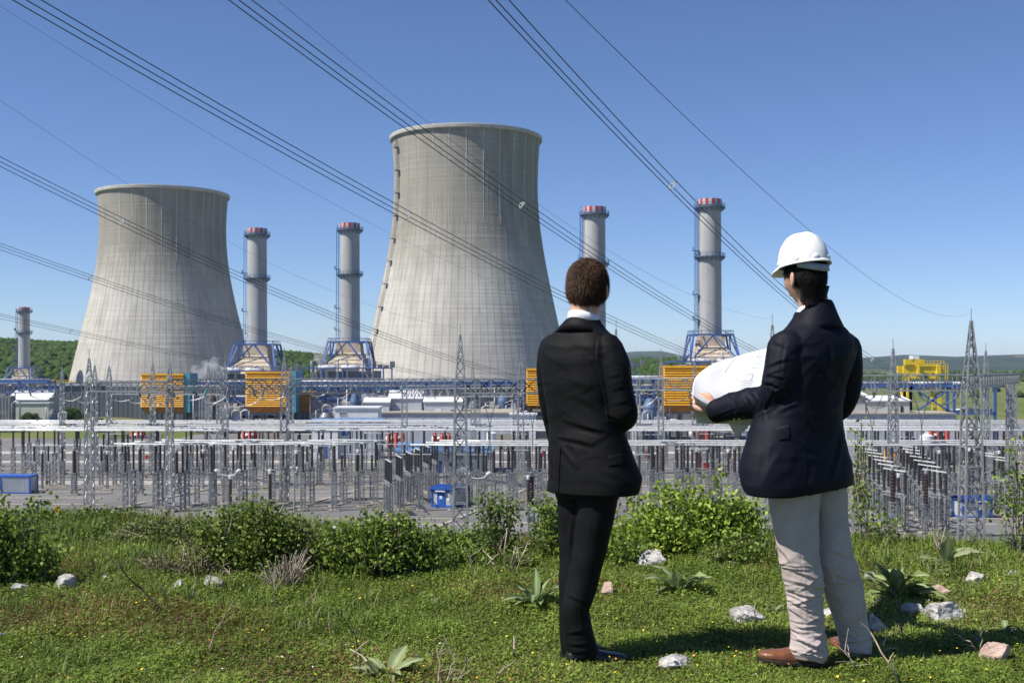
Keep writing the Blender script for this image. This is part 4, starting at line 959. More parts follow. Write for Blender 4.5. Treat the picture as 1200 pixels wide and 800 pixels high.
# ================================================================ OVERHEAD LINES
DX = .48
def fit_line(pts, x1, Y1):
    """world curve of a sagging line: x = x1 - DX*(Y1-Y); height a quadratic through the photo's sight lines"""
    W_, Z_ = [], []
    for u, v in pts:
        k = (u-U0)/F; Yv = (x1-DX*Y1)/(k-DX) if abs(k-DX) > 1e-6 else Y1
        W_.append(Y1-Yv); Z_.append((V0-v)/F*Yv)
    return np.polyfit(W_, Z_, 2), max(W_)
def line_pts(pts, u1, Y1, far=True):
    x1 = (u1-U0)/F*Y1; co, wm = fit_line(pts, x1, Y1)
    ws = np.concatenate([np.linspace(0, wm, 40), np.linspace(wm, Y1+60, 16)[1:]])
    return [Vector((x1-DX*w_, Y1-w_, float(np.polyval(co, w_)))) for w_ in ws]
def bundle(pts, u1, Y1, spacers, label, r=.021):
    P_ = line_pts(pts, u1, Y1); root = empty('power_line', P_[0], label=label, cat='power line', group='triple conductor bundles overhead')
    offs = [Vector((.20, 0, .16)), Vector((-.11, 0, .03)), Vector((-.10, 0, -.25))]
    for o in offs:
        c = MB(); c.tube([p-P_[0]+o for p in P_], r, 6); c.build('conductor', M['wire'], root, smooth=True)
    for us in spacers:
        for p, q in zip(P_[:-1], P_[1:]):
            ua, ub = U0+F*p.x/p.y, U0+F*q.x/max(q.y, .1)
            if q.y > 1 and (ua-us)*(ub-us) <= 0:
                f = (ua-us)/(ua-ub); w_ = p.lerp(q, f)-P_[0]; s = MB()
                for i in range(3): s.bar(w_+offs[i], w_+offs[(i+1) % 3], .07)
                s.build('spacer', M['alu'], root); break
def single(pts, u1, Y1, label):
    P_ = line_pts(pts, u1, Y1); c = MB(); c.tube([p-P_[0] for p in P_], .0085, 5)
    o = c.build('earth_wire', M['wire'], smooth=True, loc=P_[0]); tag(o, label, 'cable', 'single earth wires overhead')
bundle([(586,0),(788,218),(918,345),(1013,412),(1045,434)], 1050, 128, [788, 1022], 'triple bundle rising steeply over the chimney behind the paper plan')
bundle([(288,0),(400,88),(500,165),(611,243),(720,310),(812,371),(880,408),(930,432)], 935, 132, [611], 'triple bundle crossing the top of the laddered cooling tower')
bundle([(38,0),(200,97),(400,213),(478,254),(600,316),(665,350),(760,393),(808,413),(870,437)], 875, 132, [478], 'triple bundle crossing the middle of the laddered cooling tower')
bundle([(0,188),(143,260),(265,318),(400,373),(500,410),(600,440)], 605, 132, [143], 'triple bundle crossing the upper half of the smaller cooling tower')
bundle([(0,287),(105,327),(250,371),(370,407),(440,425),(520,443)], 525, 160, [105], 'triple bundle crossing the lower half of the smaller cooling tower')
bundle([(0,370),(83,388),(240,420),(330,437)], 335, 160, [83], 'lowest triple bundle, just above the wooded hill')
single([(690,0),(735,67),(800,150),(900,237),(970,295),(1050,345),(1090,361),(1138,367)], 1138, 127, 'single thin wire sloping down to the tallest lattice tower')
single([(320,0),(430,88),(560,185),(640,240),(740,312),(830,357),(905,373)], 905, 135, 'single thin wire over the laddered cooling tower, ending behind the helmeted man')
single([(0,7),(120,82),(250,160),(400,242),(520,305),(640,355),(722,380)], 722, 152, 'long thin wire from the sky corner over the chimneys')
single([(0,118),(150,214),(265,283),(400,345),(480,372),(539,385)], 539.5, 129.4, 'thin wire passing behind the lip of the smaller cooling tower to the tall wide mast')

# ================================================================ STEAM
def steam(u, v, Y, w_, h, dens, label, sc_=.25):
    p = at(u, v, Y); bm = bmesh.new()
    bmesh.ops.create_icosphere(bm, subdivisions=3, radius=1)
    for vv in bm.verts:
        n = mnoise.noise(vv.co*1.7+Vector((u, 0, 0)))*.45; vv.co = Vector((vv.co.x*w_, vv.co.y*w_, vv.co.z*h))*(1+n)
    me = bpy.data.meshes.new('steam'); bm.to_mesh(me); bm.free()
    m = bpy.data.materials.new('steam_vapour'); m.use_nodes = True; t = m.node_tree; t.nodes.remove(t.nodes['Principled BSDF'])
    vol = t.nodes.new('ShaderNodeVolumePrincipled'); vol.inputs['Color'].default_value = (.95,.95,.95,1); tc = t.nodes.new('ShaderNodeTexCoord')
    n_ = t.nodes.new('ShaderNodeTexNoise'); n_.inputs['Scale'].default_value = sc_; n_.inputs['Detail'].default_value = 4
    t.links.new(tc.outputs['Object'], n_.inputs['Vector']); mr = t.nodes.new('ShaderNodeMapRange'); mr.inputs[1].default_value = .48; mr.inputs[2].default_value = .75; mr.inputs[4].default_value = dens
    t.links.new(n_.outputs[0], mr.inputs[0]); t.links.new(mr.outputs[0], vol.inputs['Density'])
    t.links.new(vol.outputs[0], t.nodes['Material Output'].inputs['Volume']); me.materials.append(m)
    o = bpy.data.objects.new('steam', me); C.objects.link(o); o.location = p; tag(o, label, kind='stuff')
steam(243, 437, 390, 6.5, 5.0, .8, 'white steam drifting at the foot of the smaller cooling tower')
steam(384, 385, 400, 4.0, 10.0, .09, 'thin steam rising between two chimneys')
steam(377, 416, 400, 3.0, 3.5, .5, 'small puff of steam beside the blue boiler frame')
steam(799, 404, 345, 2.4, 5, .25, 'thin steam beside the blue boiler frame at the paper plan')
# ================================================================ FOREGROUND: turf, flowers
def hz(x, y): return float(height(np.array([x]), np.array([y]))[0])
def ground_at(u, v):
    """point of the hilltop seen at photo pixel (u, v)"""
    Y = 1.3*F/(v-V0); x = (u-U0)/F*Y; return Vector((x, Y, hz(x, Y)))
def vnoise(x, y, s, seed=0):
    return np.array([mnoise.noise(Vector((a*s+seed, b_*s, seed))) for a, b_ in zip(x, y)])
def fast_noise(x, y, s, seed=0):
    r = np.random.default_rng(seed); t_ = 0; amp = 0
    for k in range(9):
        th = r.uniform(0, 2*PI); f = s*r.uniform(.6, 2.2); t_ = t_+np.sin((x*math.cos(th)+y*math.sin(th))*f+r.uniform(0, 6))*1.0; amp += 1
    return t_/math.sqrt(amp)
def turf_points(n, seed):
    r = np.random.default_rng(seed)
    v = V0+1/np.sqrt(1/(172.0**2)-0*r.uniform(size=n))*0+r.uniform(165, 450, n)   # even over the view of the slope
    Y = 1.3*F/(v-V0); ulim = 860
    u = U0+r.uniform(-ulim, ulim, n); x = (u-U0)/F*Y
    ye = 8.35+1.0*smooth((-x-.2)/2.0)
    k = Y < ye+.5
    return x[k], Y[k]
def turf(n, seed, kind):
    r = np.random.default_rng(seed+100); x, y = turf_points(n, seed); n = len(x); z = height(x, y)
    clump = np.clip(fast_noise(x, y, 9, 3)*.5+.5, 0, 1); big = fast_noise(x, y, 1.6, 5)
    sc_ = .8+.28*(y-4.5)/3
    red = np.clip(fast_noise(x, y, 2.6, 11)*.8-.25+1.1*np.exp(-((x+1.75)/.75)**2-((y-5.6)/.55)**2)+.5*np.exp(-((x+.8)/.5)**2-((y-6.6)/.4)**2), 0, 1)
    g1 = np.array([.095,.15,.018]); g2 = np.array([.235,.305,.05]); g3 = np.array([.17,.17,.055]); rd = np.array([.16,.075,.035]); ds = np.array([.21,.17,.10])
    f = r.uniform(0, 1, (n, 1)); c = g1*(1-f)+g2*f
    dry = (r.uniform(size=n) < np.clip(.10+.14*big, .02, .45)); c[dry] = (g3*.6+ds*.4)*r.uniform(.7, 1.1, (dry.sum(), 1))
    rr_ = r.uniform(size=n) < red*.36; c[rr_] = rd*r.uniform(.7, 1.4, (rr_.sum(), 1))
    c = c*(.88+.38*clump[:, None])*(1+.16*np.clip(big, -1, 1))[:, None]
    th = r.uniform(0, 2*PI, n)
    if kind == 'leaf':
        L = r.uniform(.010, .028, n)*sc_*(1+.35*(r.uniform(size=n) < .15)); Wd = L*r.uniform(.35, .65, n); h = r.uniform(.004, .034, n)*(.35+clump)+.004
        dx, dy = np.cos(th), np.sin(th); tl = r.uniform(-.2, .9, n)
        b0 = np.stack([x, y, z+h], 1); D = np.stack([dx, dy, tl], 1); D /= np.linalg.norm(D, axis=1)[:, None]; S = np.stack([-dy, dx, r.uniform(-.4, .4, n)], 1)
        V_ = np.stack([b0, b0+D*(L*.5)[:, None]+S*(Wd/2)[:, None], b0+D*L[:, None]-np.array([0,0,1])*(L*.15)[:, None], b0+D*(L*.5)[:, None]-S*(Wd/2)[:, None]], 1)
        return V_.reshape(-1, 3), np.arange(4*n).reshape(-1, 4), np.repeat(c, 4, 0)
    L = r.uniform(.03, .085, n)*(.6+.6*clump)*sc_; far_ = np.clip((y-7.2)/1.5, 0, 1); L *= 1+.45*far_; Wd = r.uniform(.0028, .0055, n)*sc_
    dx, dy = np.cos(th), np.sin(th); lean = r.uniform(.1, .8, n)
    b0 = np.stack([x, y, z-.004], 1); S = np.stack([-dy, dx, 0*x], 1)*(Wd/2)[:, None]
    m_ = b0+np.stack([dx*lean*L*.3, dy*lean*L*.3, L*.6], 1); tp = b0+np.stack([dx*lean*L*.9, dy*lean*L*.9, L*(1-.3*lean)], 1)
    V_ = np.stack([b0-S, b0+S, m_+S*.8, m_-S*.8, tp], 1).reshape(-1, 3); k = np.arange(n)[:, None]*5
    Fq = np.concatenate([k+np.array([[0,1,2,3]]), k+np.array([[3,2,4,4]])], 0)
    Ft = np.concatenate([k+np.array([[0,1,2]]), k+np.array([[0,2,3]]), k+np.array([[3,2,4]])], 0)
    return V_, Ft, np.repeat(c, 5, 0)
M['turf'] = colmat('turf_blades', .6, .3, .3)
V_, F_, c_ = turf(420000, 1, 'leaf'); tag(np_mesh('grass', V_, F_, M['turf'], c_), 'low clover and herbs covering the hilltop', kind='stuff')
V_, F_, c_ = turf(190000, 2, 'blade'); tag(np_mesh('grass', V_, F_, M['turf'], c_), 'short grass blades growing on the hilltop', kind='stuff')
def tufts(n, seed):
    r = np.random.default_rng(seed); x, y = turf_points(n, seed); keep = (fast_noise(x, y, 2.2, 8)+r.uniform(-.5, .5, len(x)) > .25) | (y > 7.8); keep &= (y > 6.9) | ((x < -.6) & (r.uniform(size=len(x)) < .4)); x, y = x[keep], y[keep]
    nb = 16; x = np.repeat(x, nb)+r.normal(size=len(x)*nb)*.022; y = np.repeat(y, nb)+r.normal(size=len(y)*nb)*.022; n = len(x); z = height(x, y)
    L = r.uniform(.06, .17, n); Wd = r.uniform(.003, .006, n); th = r.uniform(0, 2*PI, n); lean = r.uniform(.1, 1.0, n); dx, dy = np.cos(th), np.sin(th)
    b0 = np.stack([x, y, z-.005], 1); S = np.stack([-dy, dx, 0*x], 1)*(Wd/2)[:, None]
    m1 = b0+np.stack([dx*lean*L*.18, dy*lean*L*.18, L*.42], 1); m2 = b0+np.stack([dx*lean*L*.5, dy*lean*L*.5, L*.75*(1-.15*lean)], 1); tp = b0+np.stack([dx*lean*L, dy*lean*L, L*(.98-.4*lean)], 1)
    V_ = np.stack([b0-S, b0+S, m1+S, m1-S, m2+S*.7, m2-S*.7, tp], 1).reshape(-1, 3); k = np.arange(n)[:, None]*7
    Ft = np.concatenate([k+np.array([[a, b_, c]]) for a, b_, c in ((0,1,2),(0,2,3),(3,2,4),(3,4,5),(5,4,6))], 0)
    f = r.uniform(0, 1, (n, 1)); c = np.array([.085,.145,.02])*(1-f)+np.array([.20,.27,.05])*f; dr = r.uniform(size=n) < .13; c[dr] = np.array([.32,.27,.15])
    return V_, Ft, np.repeat(c, 7, 0)
V_, F_, c_ = tufts(3200, 77); tag(np_mesh('grass', V_, F_, M['turf'], c_), 'tall grass tufts and straw standing above the short turf', kind='stuff')
def flowers(n, col, size, seed, label, hmax=.07, umin=-620, umax=620):
    r = np.random.default_rng(seed); v = V0+r.uniform(205, 390, n); Y = 1.3*F/(v-V0); x = r.uniform(umin, umax, n)/F*Y; z = height(x, Y)+r.uniform(.03, hmax, n)
    Vs, Fs = [], []
    for i in range(n):
        s = size*r.uniform(.7, 1.2); tx, ty = r.uniform(-.5, .5, 2); b0 = len(Vs)
        Vs.append((x[i], Y[i], z[i]-s*.15))
        for k in range(7): a = 2*PI*k/7; Vs.append((x[i]+math.cos(a)*s, Y[i]+math.sin(a)*s, z[i]+s*(tx*math.cos(a)+ty*math.sin(a))))
        for k in range(7): Fs.append((b0, b0+1+k, b0+1+(k+1) % 7))
    m = pmat('petal_'+str(seed), col, tuple(q*.8 for q in col), 4, .5)
    tag(np_mesh('wildflowers', np.array(Vs), np.array(Fs), m), label, kind='stuff')
flowers(300, (.85,.62,.02), .0050, 21, 'tiny yellow flowers sprinkled through the grass')
flowers(90, (.80,.33,.03), .0045, 22, 'tiny orange flowers among the herbs')
flowers(16, (.09,.06,.55), .008, 23, 'small violet blue flowers on the hilltop')
flowers(60, (.75,.72,.70), .0048, 24, 'scattered tiny white flowers')

# ================================================================ ROCKS
M['rock'] = pmat('limestone', (.50,.475,.44), (.20,.19,.18), 9, .9, bump=.6, detail=9, lo=.36, hi=.56, bscale=40)
M['rock_pink'] = pmat('pinkish_limestone', (.58,.42,.34), (.30,.21,.17), 10, .9, bump=.6, detail=9, bscale=40)
def rock(u0, u1, vt, vb, label, mat='rock', seed=0):
    g_ = ground_at((u0+u1)/2, vb); w_ = (u1-u0)/F*g_.y; h = (vb-vt)/F*g_.y
    bm = bmesh.new(); bmesh.ops.create_icosphere(bm, subdivisions=4, radius=1)
    r = random.Random(seed*7+int(u0)); cuts = [(Vector((r.gauss(0,1), r.gauss(0,1), r.gauss(.3,.8))).normalized(), r.uniform(.45, .8)) for _ in range(13)]
    off = Vector((u0*.13, vb*.07, seed))
    for v in bm.verts:
        p = v.co.copy()
        for n_, d in cuts:
            e = p.dot(n_)-d
            if e > 0: p -= n_*e*.92
        p *= 1+.16*mnoise.noise(p*1.6+off)+.09*mnoise.noise(p*4+off)+.05*mnoise.noise(p*9+off)
        v.co = Vector((p.x*w_*.66, p.y*w_*.46, p.z*h*.80))
    me = bpy.data.meshes.new('rock'); bm.to_mesh(me); bm.free(); me.materials.append(M[mat])
    o = bpy.data.objects.new('rock', me); C.objects.link(o); o.location = g_+Vector((0, w_*.3, h*.38)); o.rotation_euler = (0, 0, r.uniform(-.4, .4))
    tag(o, label, 'rock', 'pale rocks lying in the grass')
RK = [(58,90,680,697,'grey boulder beside the end bush, larger of the two there'), (13,34,686,700,'small pale rock under the end bush, beside a grey boulder'), (200,217,681,690,'flat pale stone between the grey boulder and the white pitted rock'),
 (236,262,674,688,'white pitted rock in front of the large round bush'), (374,402,624,638,'pale rock showing inside the bush above the dry stems'), (484,505,633,647,'white rock with dark holes under the second bush'),
 (750,783,645,664,'large pinkish white rock in front of the bright bush'), (703,720,688,702,'small pink stone beside the bareheaded man'), (856,899,710,736,'broad white rock between the two men'),
 (960,986,711,724,'rock seen between the legs of the helmeted man'), (1012,1030,667,678,'rounded white stone just past the khaki trouser leg'), (1063,1090,704,721,'upright white rock touching a longer slab'),
 (1083,1133,708,731,'long white slab of rock in the shadow edge'), (1020,1036,720,744,'shaded rock close to the khaki trouser leg'), (767,813,768,786,'cream rock lying in the grass between the pairs of feet'),
 (1153,1185,753,776,'brownish weathered rock near the frame corner'), (1136,1156,668,681,'pale rock beyond the tallest broad leaved plant'), (1095,1118,684,695,'flat pinkish stone below the tallest broad leaved plant'),
 (1122,1138,709,719,'small white crumbly stone beyond the long slab'), (1180,1197,669,677,'low white stone near the frame edge'), (1046,1056,664,671,'tiny white pebble between two broad leaved plants'), (452,462,655,662,'small grey stone beside the small broad leaved plant'),
 (1176,1188,625,635,'pale stone on the brow of the hill'), (118,126,677,682,'tiny white pebble beyond the grey boulder'), (90,98,703,710,'tiny white chip of stone below the grey boulder'), (172,184,778,786,'small white stone low in the grass'),
 (505,515,700,706,'tiny pale stone in the middle of the turf'), (205,214,752,757,'tiny flat white stone in the reddish turf')]
for i, q in enumerate(RK): rock(*q, mat='rock_pink' if 'pink stone' in q[4] or 'brownish' in q[4] or 'pinkish stone' in q[4] else 'rock', seed=i)

# ================================================================ BROAD LEAVED PLANTS
M['broad'] = colmat('broad_leaf', .65, .25, .25)
def strap_leaf(V_, F_, C_, base, az, L, W, rise, droop, col, rib, curl=0.0, n=9):
    d = Vector((math.cos(az), math.sin(az), 0)); s = Vector((-d.y, d.x, 0)); p = Vector(base); ang_ = rise; b0 = len(V_)
    for i in range(n+1):
        f = i/n; w_ = W*(math.sin(PI*min(1, f*.93+.05))**.75)*(.55+.45*math.sin(PI*f*.9)); w_ = max(w_, W*.08*(1-f))
        up = Vector((-d.x*math.sin(ang_), -d.y*math.sin(ang_), math.cos(ang_))); tw = curl*f; ss = s*math.cos(tw)+up*math.sin(tw); uu = up*math.cos(tw)-s*math.sin(tw)
        wav = .12*w_*math.sin(i*2.3)
        for k, (a, h, cc) in enumerate([(-1, .34, col), (-.5, .12, col), (-.07, 0, rib), (.07, 0, rib), (.5, .12, col), (1, .34, col)]):
            V_.append(tuple(p+ss*(w_/2*a)+uu*(w_*.5*h+(wav if abs(a) == 1 else 0)))); C_.append(tuple(q*random.uniform(.85, 1.12) for q in cc))
        if i: 
            for k in range(5): F_.append((b0+(i-1)*6+k, b0+(i-1)*6+k+1, b0+i*6+k+1, b0+i*6+k))
        p = p+(d*math.cos(ang_)+Vector((0,0,1))*math.sin(ang_))*(L/n); ang_ -= droop/n
def broad_plant(u, v, R_px, label, nl=11, col=(.20,.25,.10), rib=(.42,.42,.24), upright=.9, seed=0, width=.27):
    g_ = ground_at(u, v); R_ = R_px/F*g_.y; random.seed(seed+int(u)); root = empty('broad_leaved_plant', g_, label=label, cat='plant', group='broad leaved rosettes in the turf')
    for i in range(nl):
        V_, F_, C_ = [], [], []; az = 2*PI*i/nl*1.0+random.uniform(-.35, .35); rs = random.uniform(.25, upright+.35)
        sh = random.uniform(.7, 1.15); L = R_*random.uniform(.75, 1.2)
        strap_leaf(V_, F_, C_, (0, 0, .01), az, L, L*width*random.uniform(.8, 1.25), rs, random.uniform(.5, 1.5), tuple(q*sh for q in col), rib, random.uniform(-.5, .5))
        np_mesh('leaf', np.array(V_), np.array(F_), M['broad'], np.array(C_), root, smooth=True)
BP = [(628,714,50,'dark leaved rosette with pale ribs touching the trousers of the bareheaded man',15,(.12,.19,.06),(.40,.42,.22),.9,.24), (795,698,52,'broad leaved plant midway between the two men',12,(.24,.31,.12),(.40,.44,.25),.95,.30),
 (1050,702,58,'large dense rosette beside the khaki trouser leg',34,(.22,.28,.10),(.42,.44,.24),1.15,.26), (1108,668,46,'tallest broad leaved plant with big upright leaves on the brow',8,(.24,.29,.13),(.36,.40,.24),1.1,.33),
 (469,669,24,'small pale rosette below the second bush',6,(.24,.30,.13),(.38,.42,.25),1.1,.3), (1197,646,34,'dark green rosette at the frame edge on the brow',11,(.10,.17,.05),(.2,.25,.1),.8,.25),
 (455,797,48,'pale rosette at the lower frame edge among dry stems',9,(.26,.31,.13),(.38,.42,.24),.6,.27), (908,720,20,'little plant beside the broad white rock',5,(.2,.26,.1),(.36,.4,.22),1.0,.3),
 (1178,742,22,'little two leaved plant beyond the weathered rock',4,(.2,.26,.1),(.36,.4,.22),1.0,.3), (722,650,18,'small rosette behind the bareheaded man trouser leg',7,(.16,.22,.08),(.3,.34,.18),.8,.28), (548,735,16,'tiny rosette in the open turf',6,(.13,.19,.06),(.2,.25,.1),.5,.3), (846,668,20,'low rosette beyond the broad white rock',7,(.17,.24,.08),(.3,.34,.18),.7,.26)]
for q in BP: broad_plant(q[0], q[1], q[2], q[3], q[4], q[5], q[6], q[7], width=q[8])
random.seed(11)

# ================================================================ DRY STEMS
M['dry'] = pmat('dry_stem', (.46,.38,.29), (.28,.22,.17), 30, .85)
M['dry_dark'] = pmat('dark_twig', (.10,.075,.055), (.06,.045,.035), 30, .85)
def stem(pts, r, label, mat='dry', twigs=3, seed=0):
    """pts: (u, v, lift) ; first is the foot, the rest rise above the foot's distance"""
    rd = random.Random(seed+int(pts[0][0])); g_ = ground_at(pts[0][0], pts[0][1]); P_ = [Vector((0, 0, -.01))]
    for u, v in pts[1:]:
        q = at(u, v, g_.y+rd.uniform(-.12, .05)); P_.append(q-g_)
    sp_ = []
    for a, b_ in zip(P_[:-1], P_[1:]):
        for f in (0, .34, .67): sp_.append(a.lerp(b_, f)+Vector((rd.uniform(-1,1), rd.uniform(-1,1), rd.uniform(-1,1)))*.006)
    sp_.append(P_[-1]); m_ = MB(); n = len(sp_); m_.tube(sp_, [r*(1-.6*i/n) for i in range(n)], 6)
    for t_ in range(twigs):
        a = sp_[rd.randrange(n//3, n)]; d = Vector((rd.uniform(-1,1), rd.uniform(-.6,.6), rd.uniform(.1,1))).normalized()*rd.uniform(.03, .11)
        m_.tube([a, a+d*.5+Vector((0,0,.004)), a+d], [r*.5, r*.4, r*.25], 5)
    o = m_.build('dry_stem', M[mat], loc=g_); tag(o, label, 'dry stem', 'bare dry stems standing in the grass')
ST = [([(195,716),(165,690),(140,665),(122,645)],.005,'dark twig leaning across the grass near the grey boulder','dry_dark',1), ([(243,768),(252,742),(264,718),(275,702)],.003,'thin pale stem leaning in the open turf','dry',1),
 ([(452,800),(430,775),(410,760)],.006,'thick pale stem at the lower frame edge, leaning towards the grey boulder','dry',2), ([(414,800),(424,775),(418,745),(411,738)],.004,'crooked stem with dark tips at the lower frame edge','dry_dark',5), ([(512,803),(516,780),(513,762)],.004,'upright dry stem, tallest of the lower edge thicket','dry',5), ([(520,803),(530,780),(534,765)],.0045,'pale dry stick leaning in the lower edge thicket','dry',2),
 ([(530,803),(542,788),(548,770)],.004,'dry stem with curled seed heads at the lower edge','dry',7), ([(565,800),(590,783),(604,773)],.005,'pale stick lying towards the bareheaded man','dry',0), ([(600,772),(603,760),(602,745)],.006,'short crooked brown stub in the turf','dry',0),
 ([(593,672),(591,650),(594,628),(595,618)],.006,'whitish upright stem, nearest the bareheaded man in its thicket','dry',2), ([(598,672),(602,650),(604,640)],.006,'short whitish stub in the upright stem thicket','dry',2), ([(585,675),(578,655),(566,645)],.005,'whitish stem leaning away from the upright thicket','dry',2), ([(604,673),(612,650),(618,636)],.005,'thin whitish stem at the edge of the upright thicket','dry',3), ([(560,680),(553,660),(545,640)],.004,'thin brown stem before the sparse shrub','dry',3),
 ([(428,674),(428,655),(427,634)],.005,'single upright pale stem beside the second bush','dry',0), ([(226,704),(228,690),(229,678)],.004,'short forked stem beside the white pitted rock','dry',2), ([(275,688),(271,675),(267,662)],.004,'pale stem at the foot of the large round bush','dry',2), ([(332,682),(345,664),(350,650)],.005,'leaning pale stem at the flank of the large round bush','dry',3), ([(320,712),(322,690),(319,670)],.003,'slender stem standing before the large round bush','dry',1),
 ([(1056,802),(1040,775),(1020,740)],.005,'long pale stem beside the brown shoe of the helmeted man','dry',3), ([(1031,772),(1036,755),(1040,735)],.004,'forked stem rising by the khaki trouser cuff','dry',2), ([(1008,790),(998,775),(990,762)],.004,'curled dry stem in front of the brown shoe','dry',6), ([(1063,775),(1058,745),(1050,715),(1047,690)],.004,'dark upright twig in the dense rosette','dry_dark',4),
 ([(1155,668),(1150,650),(1140,632)],.004,'pale stem bending beside the tallest broad leaved plant','dry',1), ([(1174,672),(1168,655),(1158,645)],.003,'thin dry stem near the frame edge','dry',1), ([(1150,768),(1135,752),(1118,742)],.004,'twig resting towards the long slab','dry',1), ([(1147,768),(1151,748),(1149,735)],.004,'thin upright stem beside the weathered rock','dry',1), ([(945,742),(948,725),(940,700)],.004,'dark twig seen between the two trouser legs','dry_dark',3),
 ([(675,735),(655,748),(645,760)],.003,'thin brown stem crossing before the black shoe','dry',1), ([(680,770),(672,757),(650,750)],.003,'bent straw across the black trouser cuff','dry',1), ([(885,735),(883,715),(886,702)],.003,'thin stem before the broad white rock','dry',1)]
for i, q in enumerate(ST): stem(*q, seed=i)

# ================================================================ BUSHES
def bush(lobes, vb, label, n_sprig, leaves, lsize, cols, seed, bare=0, inner=0, spread=.8, name='bush', cat='bush', lo=.35, stemcol='bark', Yd=None):
    """lobes: (u, v, half width px, half height px); vb: photo row of the foot"""
    r = np.random.default_rng(seed); n_sprig = int(n_sprig*.55) if n_sprig > 100 else n_sprig; inner = int(inner*.28); cols = [tuple(q*1.15 for q in cols[0]), tuple(q*1.75 for q in cols[1])]; cols[1] = (cols[1][0]*1.12, cols[1][1]*1.03, cols[1][2]); lsize = (lsize[0]*1.1, lsize[1]*1.22); um = np.mean([l[0] for l in lobes]); g_ = ground_at(um, vb)
    if Yd: g_ = Vector(((um-U0)/F*Yd, Yd, hz((um-U0)/F*Yd, Yd)))
    Y = g_.y; root = empty(name, g_, label=label, cat=cat, group='bushes along the brow of the hill')
    wts = np.array([l[2]*l[3] for l in lobes], float); wts /= wts.sum(); st = MB(); P_, D_ = [], []
    for s in range(n_sprig+bare):
        l = lobes[r.choice(len(lobes), p=wts)]; c = at(l[0], l[1], Y)-g_; rx = l[2]/F*Y; rz = l[3]/F*Y; ry = max(rx*spread, .12)
        d = r.normal(size=3); d /= np.linalg.norm(d); q = (r.uniform(.4, .95)+(r.uniform(.0, .6)**1.3 if r.uniform() < .35 else 0)) if s < n_sprig else r.uniform(.7, 1.1)
        q *= 1+.24*math.sin(d[0]*4+seed)*math.sin(d[2]*5+d[1]*3)
        e = Vector((c.x+d[0]*rx*q, c.y+d[1]*ry*q, max(c.z+d[2]*rz*q, .03)))
        b0 = Vector((c.x*(.75 if n_sprig >= 80 else .3)+r.uniform(-.5, .5)*rx*.8, c.y+r.uniform(-.4, .4)*ry, -.02))
        if r.uniform() < .5: b0 = b0.lerp(e, .35)
        mid = b0.lerp(e, .55)+Vector((r.uniform(-.15,.15)*rx, r.uniform(-.15,.15)*ry, .14*abs(e.z)))
        pts = [b0.lerp(mid, f).lerp(mid.lerp(e, f), f) for f in np.linspace(0, 1, 6)]
        if s % 3 == 0 or s >= n_sprig: st.tube(pts, [(.0028 if n_sprig < 80 else .006)*(1-.75*k/5)+.001 for k in range(6)], 4, 1 if s >= n_sprig else 0)
        if s >= n_sprig: continue
        for k in range(leaves):
            f = r.uniform(lo, 1.0)**.8*5; i = min(int(f), 4); p = pts[i].lerp(pts[i+1], f-i); sp_ = lsize[1]*1.25
            P_.append((p.x+r.normal()*sp_, p.y+r.normal()*sp_, max(p.z+r.normal()*sp_*.8, .01)))
    for k in range(int(inner*.6)):
        l = lobes[r.choice(len(lobes), p=wts)]; c = at(l[0], l[1], Y)-g_; rx = l[2]/F*Y; rz = l[3]/F*Y; ry = rx*spread
        d = r.normal(size=3); d /= np.linalg.norm(d); q = r.uniform(.0, .9)**.5; P_.append((c.x+d[0]*rx*q, c.y+d[1]*ry*q, max(c.z+d[2]*rz*q, .02)))
    leaf_cloud('foliage', np.array(P_), lsize, cols, root, M['leaf'], aspect=.68)
    st.build('stems', [M[stemcol], M['dry']], root)
G1 = [(.055,.10,.015), (.15,.215,.035)]; G2 = [(.045,.085,.018), (.11,.16,.035)]; G3 = [(.10,.16,.02), (.22,.30,.045)]
bush([(5,650,42,34),(-25,620,42,48),(38,660,26,24),(18,612,18,18),(50,640,12,16)], 690, 'leafy bush at the frame edge behind the grey boulder', 330, 26, (.018,.034), G1, 1, bare=30, inner=2500)
bush([(40,592,7,14),(50,585,5,10)], 655, 'single leafy spray rising beside the end bush', 14, 14, (.02,.035), G1, 2)
bush([(90,625,35,18),(130,620,40,20),(60,625,25,14)], 644, 'low dark bush on the brow below the white container', 260, 22, (.018,.032), G2, 3, inner=2500, Yd=9.3)
bush([(185,628,55,26),(215,640,45,22),(160,640,30,20)], 662, 'dull green spreading bush joining the large round bush', 300, 24, (.016,.03), [(.06,.085,.02), (.12,.15,.045)], 4, bare=40, inner=2500, Yd=8.3)
bush([(285,632,54,34),(335,636,30,34),(250,648,42,28),(300,596,34,16),(270,606,22,14),(330,655,32,24),(238,618,22,16),(318,612,30,20)], 686, 'large round bush with dense small leaves', 640, 26, (.015,.029), [(.06,.095,.016), (.135,.185,.035)], 5, bare=60, inner=5000, Yd=7.05)
bush([(225,655,35,22),(185,660,25,18),(250,665,30,18)], 690, 'brown twiggy thicket at the foot of the large round bush', 95, 16, (.012,.022), [(.08,.09,.03), (.14,.15,.05)], 6, bare=150, Yd=6.95)
bush([(345,662,24,18),(320,668,20,15)], 688, 'tangle of dry twigs beside the second bush', 20, 10, (.012,.02), G2, 16, bare=110)
bush([(440,636,50,24),(485,634,32,20),(396,628,30,18),(455,612,34,12),(410,652,36,18),(497,642,20,16),(430,604,14,8),(474,606,10,8)], 672, 'second bush, flat topped and loose, around a white rock', 520, 25, (.016,.032), G1, 7, bare=60, inner=3500)
bush([(520,630,22,14),(545,636,30,12),(600,642,40,10),(560,625,12,12)], 650, 'low green growth between the second bush and the sparse shrub', 200, 20, (.014,.028), G1, 8, inner=1000, bare=10)
